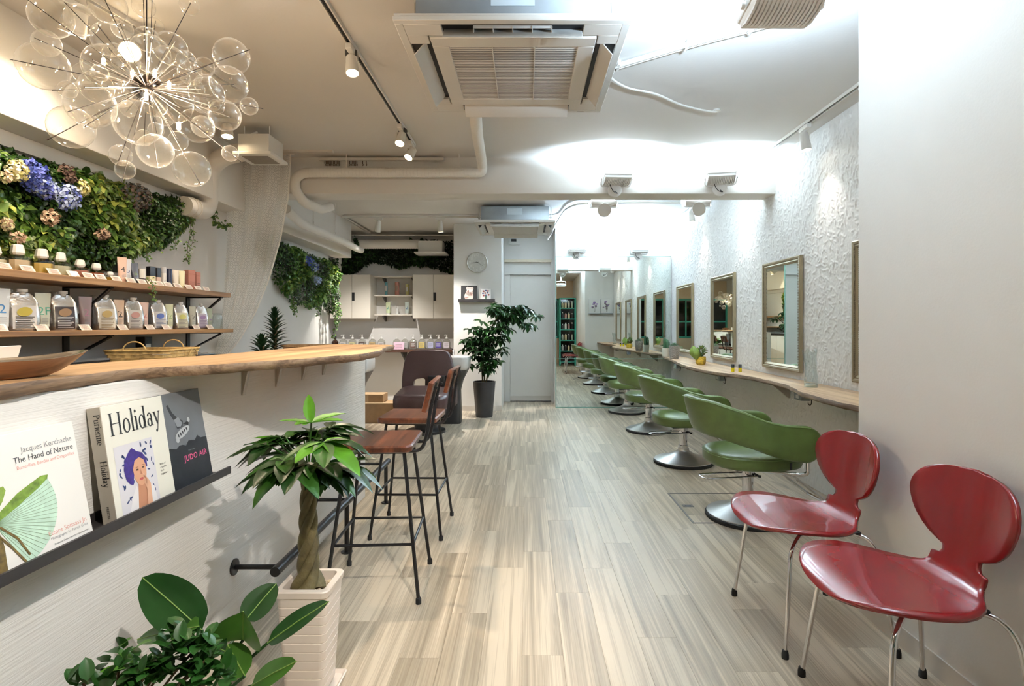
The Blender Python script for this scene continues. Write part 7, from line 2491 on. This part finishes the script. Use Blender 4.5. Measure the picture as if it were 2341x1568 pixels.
# ---- clock pillar: clock, ledge, two small pictures
t = thing('wall_clock', 'round pale wall clock with faint numerals on the white pillar', 'clock', W(1091, 600, 7.755))
R_ = Matrix.Rotation(PI / 2, 3, 'X')
MB().lathe([(0.146, 0), (0.146, 0.022), (0.140, 0.028), (0.134, 0.022), (0.134, 0.001)], (0, 0, 0), 48, R_).build('rim', mat('clock_rim', (196, 192, 184), 0.3, metal=0.3), t)
MB().lathe([(0.136, 0.0), (0.136, 0.016)], (0, 0, 0), 48, R_).build('dial', mat('clock_dial', (204, 204, 198), 0.4, var=0.08, vscale=30), t)
NUM = mat('clock_numeral', (228, 228, 224), 0.4)
for k in range(1, 13):
    a = math.radians(90 - 30 * k)
    me_ = text_mesh(str(k), 0.055, NUM, 'CENTER')
    put_print('numeral', me_, t, Vector((0.103 * math.cos(a), -0.0165, 0.103 * math.sin(a) - 0.018)), (1, 0, 0), (0, 0, 1), 0.0008)
for (a, l, w) in ((math.radians(188), 0.085, 0.010), (math.radians(-30), 0.11, 0.005)):
    u_, w_ = Vector((math.cos(a), 0, math.sin(a))), Vector((-math.sin(a), 0, math.cos(a)))
    MB().prism([(-0.02, -w / 2), (l, -w / 4), (l, w / 4), (-0.02, w / 2)], (0, -0.021, 0), u_, w_, (0, 1, 0), 0.002).build('hand', mat('clock_hand', (96, 94, 88), 0.4), t, smooth=False)
LX = lambda px: (px - VPX) / F_PX * 7.70
t = thing('small_picture_ledge', 'short black ledge on the white pillar holding two small pictures', 'shelf', (0, 7.759, 1.2 + 0.33))
MB().box2((LX(1048), -0.10, 0), (LX(1132), 0, 0.008)).build('ledge_base', LEDG, t, smooth=False)
MB().box2((LX(1048), -0.10, 0.008), (LX(1132), -0.093, 0.036)).build('ledge_lip', LEDG, t, smooth=False)


def small_pic(label, x0, x1, h, ground):
    t = thing('picture', label, 'picture', ((LX(x0) + LX(x1)) / 2, 7.70, 1.5385))
    w = (LX(x1) - LX(x0)) / 2
    M = Matrix.Rotation(math.radians(-9), 3, 'X')
    MB().box(M @ Vector((0, 0, h / 2)), (2 * w, 0.012, h), M).build('board', ground, t, bevel=0.001, seg=1)
    return t, M @ Vector((0, -0.0065, 0)), Vector((1, 0, 0)), M @ Vector((0, 0, 1))


t, o, u, w = small_pic('black picture of a pale huddled animal on the small ledge', 1053.5, 1090, 0.222, mat('pic_black', (20, 18, 20), 0.4))
for nm_, polys, c in (('pale_body', [ell(0.0, 0.07, 0.062, 0.07), ell(0.005, 0.12, 0.05, 0.045)], (196, 178, 168)), ('pale_head', [ell(0.012, 0.165, 0.045, 0.035), ell(-0.02, 0.185, 0.018, 0.02), ell(0.045, 0.18, 0.018, 0.022)], (224, 214, 208)), ('shading', [ell(-0.01, 0.14, 0.012, 0.02), ell(0.03, 0.10, 0.01, 0.03, 12, 0.5), ell(-0.03, 0.05, 0.03, 0.010, 12, 0.2)], (146, 112, 104))):
    put_print(nm_, flat_mesh(nm_, polys, mat('pic_' + nm_, c, 0.5)), t, o, u, w, {'pale_body': 0.0008, 'pale_head': 0.0014, 'shading': 0.002}[nm_])
t, o, u, w = small_pic('white picture of a bunch of red and blue flowers on the small ledge', 1099, 1122, 0.176, mat('pic_white', (228, 226, 224), 0.4))
rp = random.Random(2)
fl = [(-0.03, 0.14), (0.0, 0.15), (0.03, 0.145), (-0.04, 0.11), (-0.01, 0.115), (0.025, 0.12), (0.04, 0.09), (0.0, 0.085), (-0.03, 0.08)]
put_print('red_blooms', flat_mesh('red_blooms', [ell(a, b, 0.013, 0.013, 10) for a, b in fl[::2]], mat('pic_red', (150, 64, 60), 0.5)), t, o, u, w, 0.0008)
put_print('blue_blooms', flat_mesh('blue_blooms', [ell(a, b, 0.012, 0.012, 10) for a, b in fl[1::2]], mat('pic_blue', (62, 70, 120), 0.5)), t, o, u, w, 0.0012)
put_print('flower_stems', flat_mesh('flower_stems', [[(-0.012, 0.02), (0.012, 0.02), (0.016, 0.075), (-0.016, 0.075)]], mat('pic_stem', (84, 104, 84), 0.5)), t, o, u, w, 0.001)

# ---- behind the camera, seen in the big mirror: pictures on the pier's far face, turquoise shelving
t = thing('pier_picture_ledge', 'dark ledge with flower pictures on the pier, seen in the big mirror', 'shelf', (1.79, 2.336, 1.48))
MB().box2((-0.30, 0, 0), (0.30, 0.09, 0.02)).build('ledge_base', LEDG, t, smooth=False)
for i, (xa, lab) in enumerate(((-0.15, 'white orchid picture on the pier, seen in the big mirror'), (0.15, 'white hydrangea picture on the pier, seen in the big mirror'))):
    t = thing('flower_picture', lab, 'picture', (1.79 + xa, 2.375, 1.501))
    MB().box2((-0.14, -0.02, 0), (0.14, 0.0, 0.36)).build('canvas', mat('pic_white'), t, bevel=0.002, seg=1)
    rp = random.Random(20 + i)
    polys = [ell(rp.gauss(0, 0.045), 0.2 + rp.gauss(0, 0.05), rp.uniform(0.012, 0.03), rp.uniform(0.012, 0.026), 10) for k in range(14)]
    put_print('blooms', flat_mesh('blooms', polys[:8], mat('pic_purple', (140, 110, 160), 0.5)), t, Vector((0, 0.0005, 0)), (-1, 0, 0), (0, 0, 1), 0.0008)
    put_print('dark_blooms', flat_mesh('dark_blooms', polys[8:], mat('pic_grey', (112, 100, 104), 0.5)), t, Vector((0, 0.0005, 0)), (-1, 0, 0), (0, 0, 1), 0.0012)
    put_print('stems', flat_mesh('stems', [[(-0.004, 0.03), (0.004, 0.03), (0.02, 0.2), (0.012, 0.2)], [(-0.01, 0.03), (-0.004, 0.03), (-0.03, 0.18), (-0.036, 0.18)]], mat('pic_stem')), t, Vector((0, 0.0005, 0)), (-1, 0, 0), (0, 0, 1), 0.001)
t = thing('turquoise_shelving', 'turquoise shelf unit of products by the entrance, seen in the big mirror', 'shelf', (1.15, -0.5, 0))
MB().box2((-0.25, -0.16, 0), (-0.21, 0.16, 2.02)).build('side_post', GREEN, t, smooth=False)
MB().box2((0.205, -0.16, 0), (0.245, 0.16, 2.02)).build('side_post', GREEN, t, smooth=False)
MB().box2((-0.25, -0.16, 0.02), (0.245, -0.15, 2.02)).build('back_board', NIGHT, t, smooth=False)
SHZ = (0.10, 0.42, 0.74, 1.06, 1.38, 1.70)
for z in SHZ + (2.0,):
    MB().box2((-0.21, -0.15, z), (0.205, 0.16, z + 0.025)).build('shelf_board', GREEN, t, smooth=False)
rb_ = random.Random(8)
for zi, z in enumerate(SHZ[1:]):
    for k in range(4):
        c = rb_.choice([(222, 200, 160), (232, 226, 216), (196, 150, 140), (60, 56, 58), (206, 206, 190)])
        t = thing('entrance_bottle', '%s bottle of the %s row on the turquoise shelves, seen in the big mirror' % (ORD[k], ('lowest', 'second lowest', 'middle', 'second highest', 'highest')[zi]), 'bottle', (1.15 - 0.15 + 0.095 * k, -0.46, z + 0.0255), 0, 'bottles on the turquoise shelves')
        h = rb_.uniform(0.16, 0.21)
        MB().lathe([(0.032, 0), (0.034, 0.004), (0.034, h * 0.75), (0.014, h * 0.85)], n=12).build('body', mat('eb_%d_%d_%d' % c, c, 0.4), t)
        MB().lathe([(0.016, h * 0.84), (0.016, h)], n=10).build('cap', WH, t)
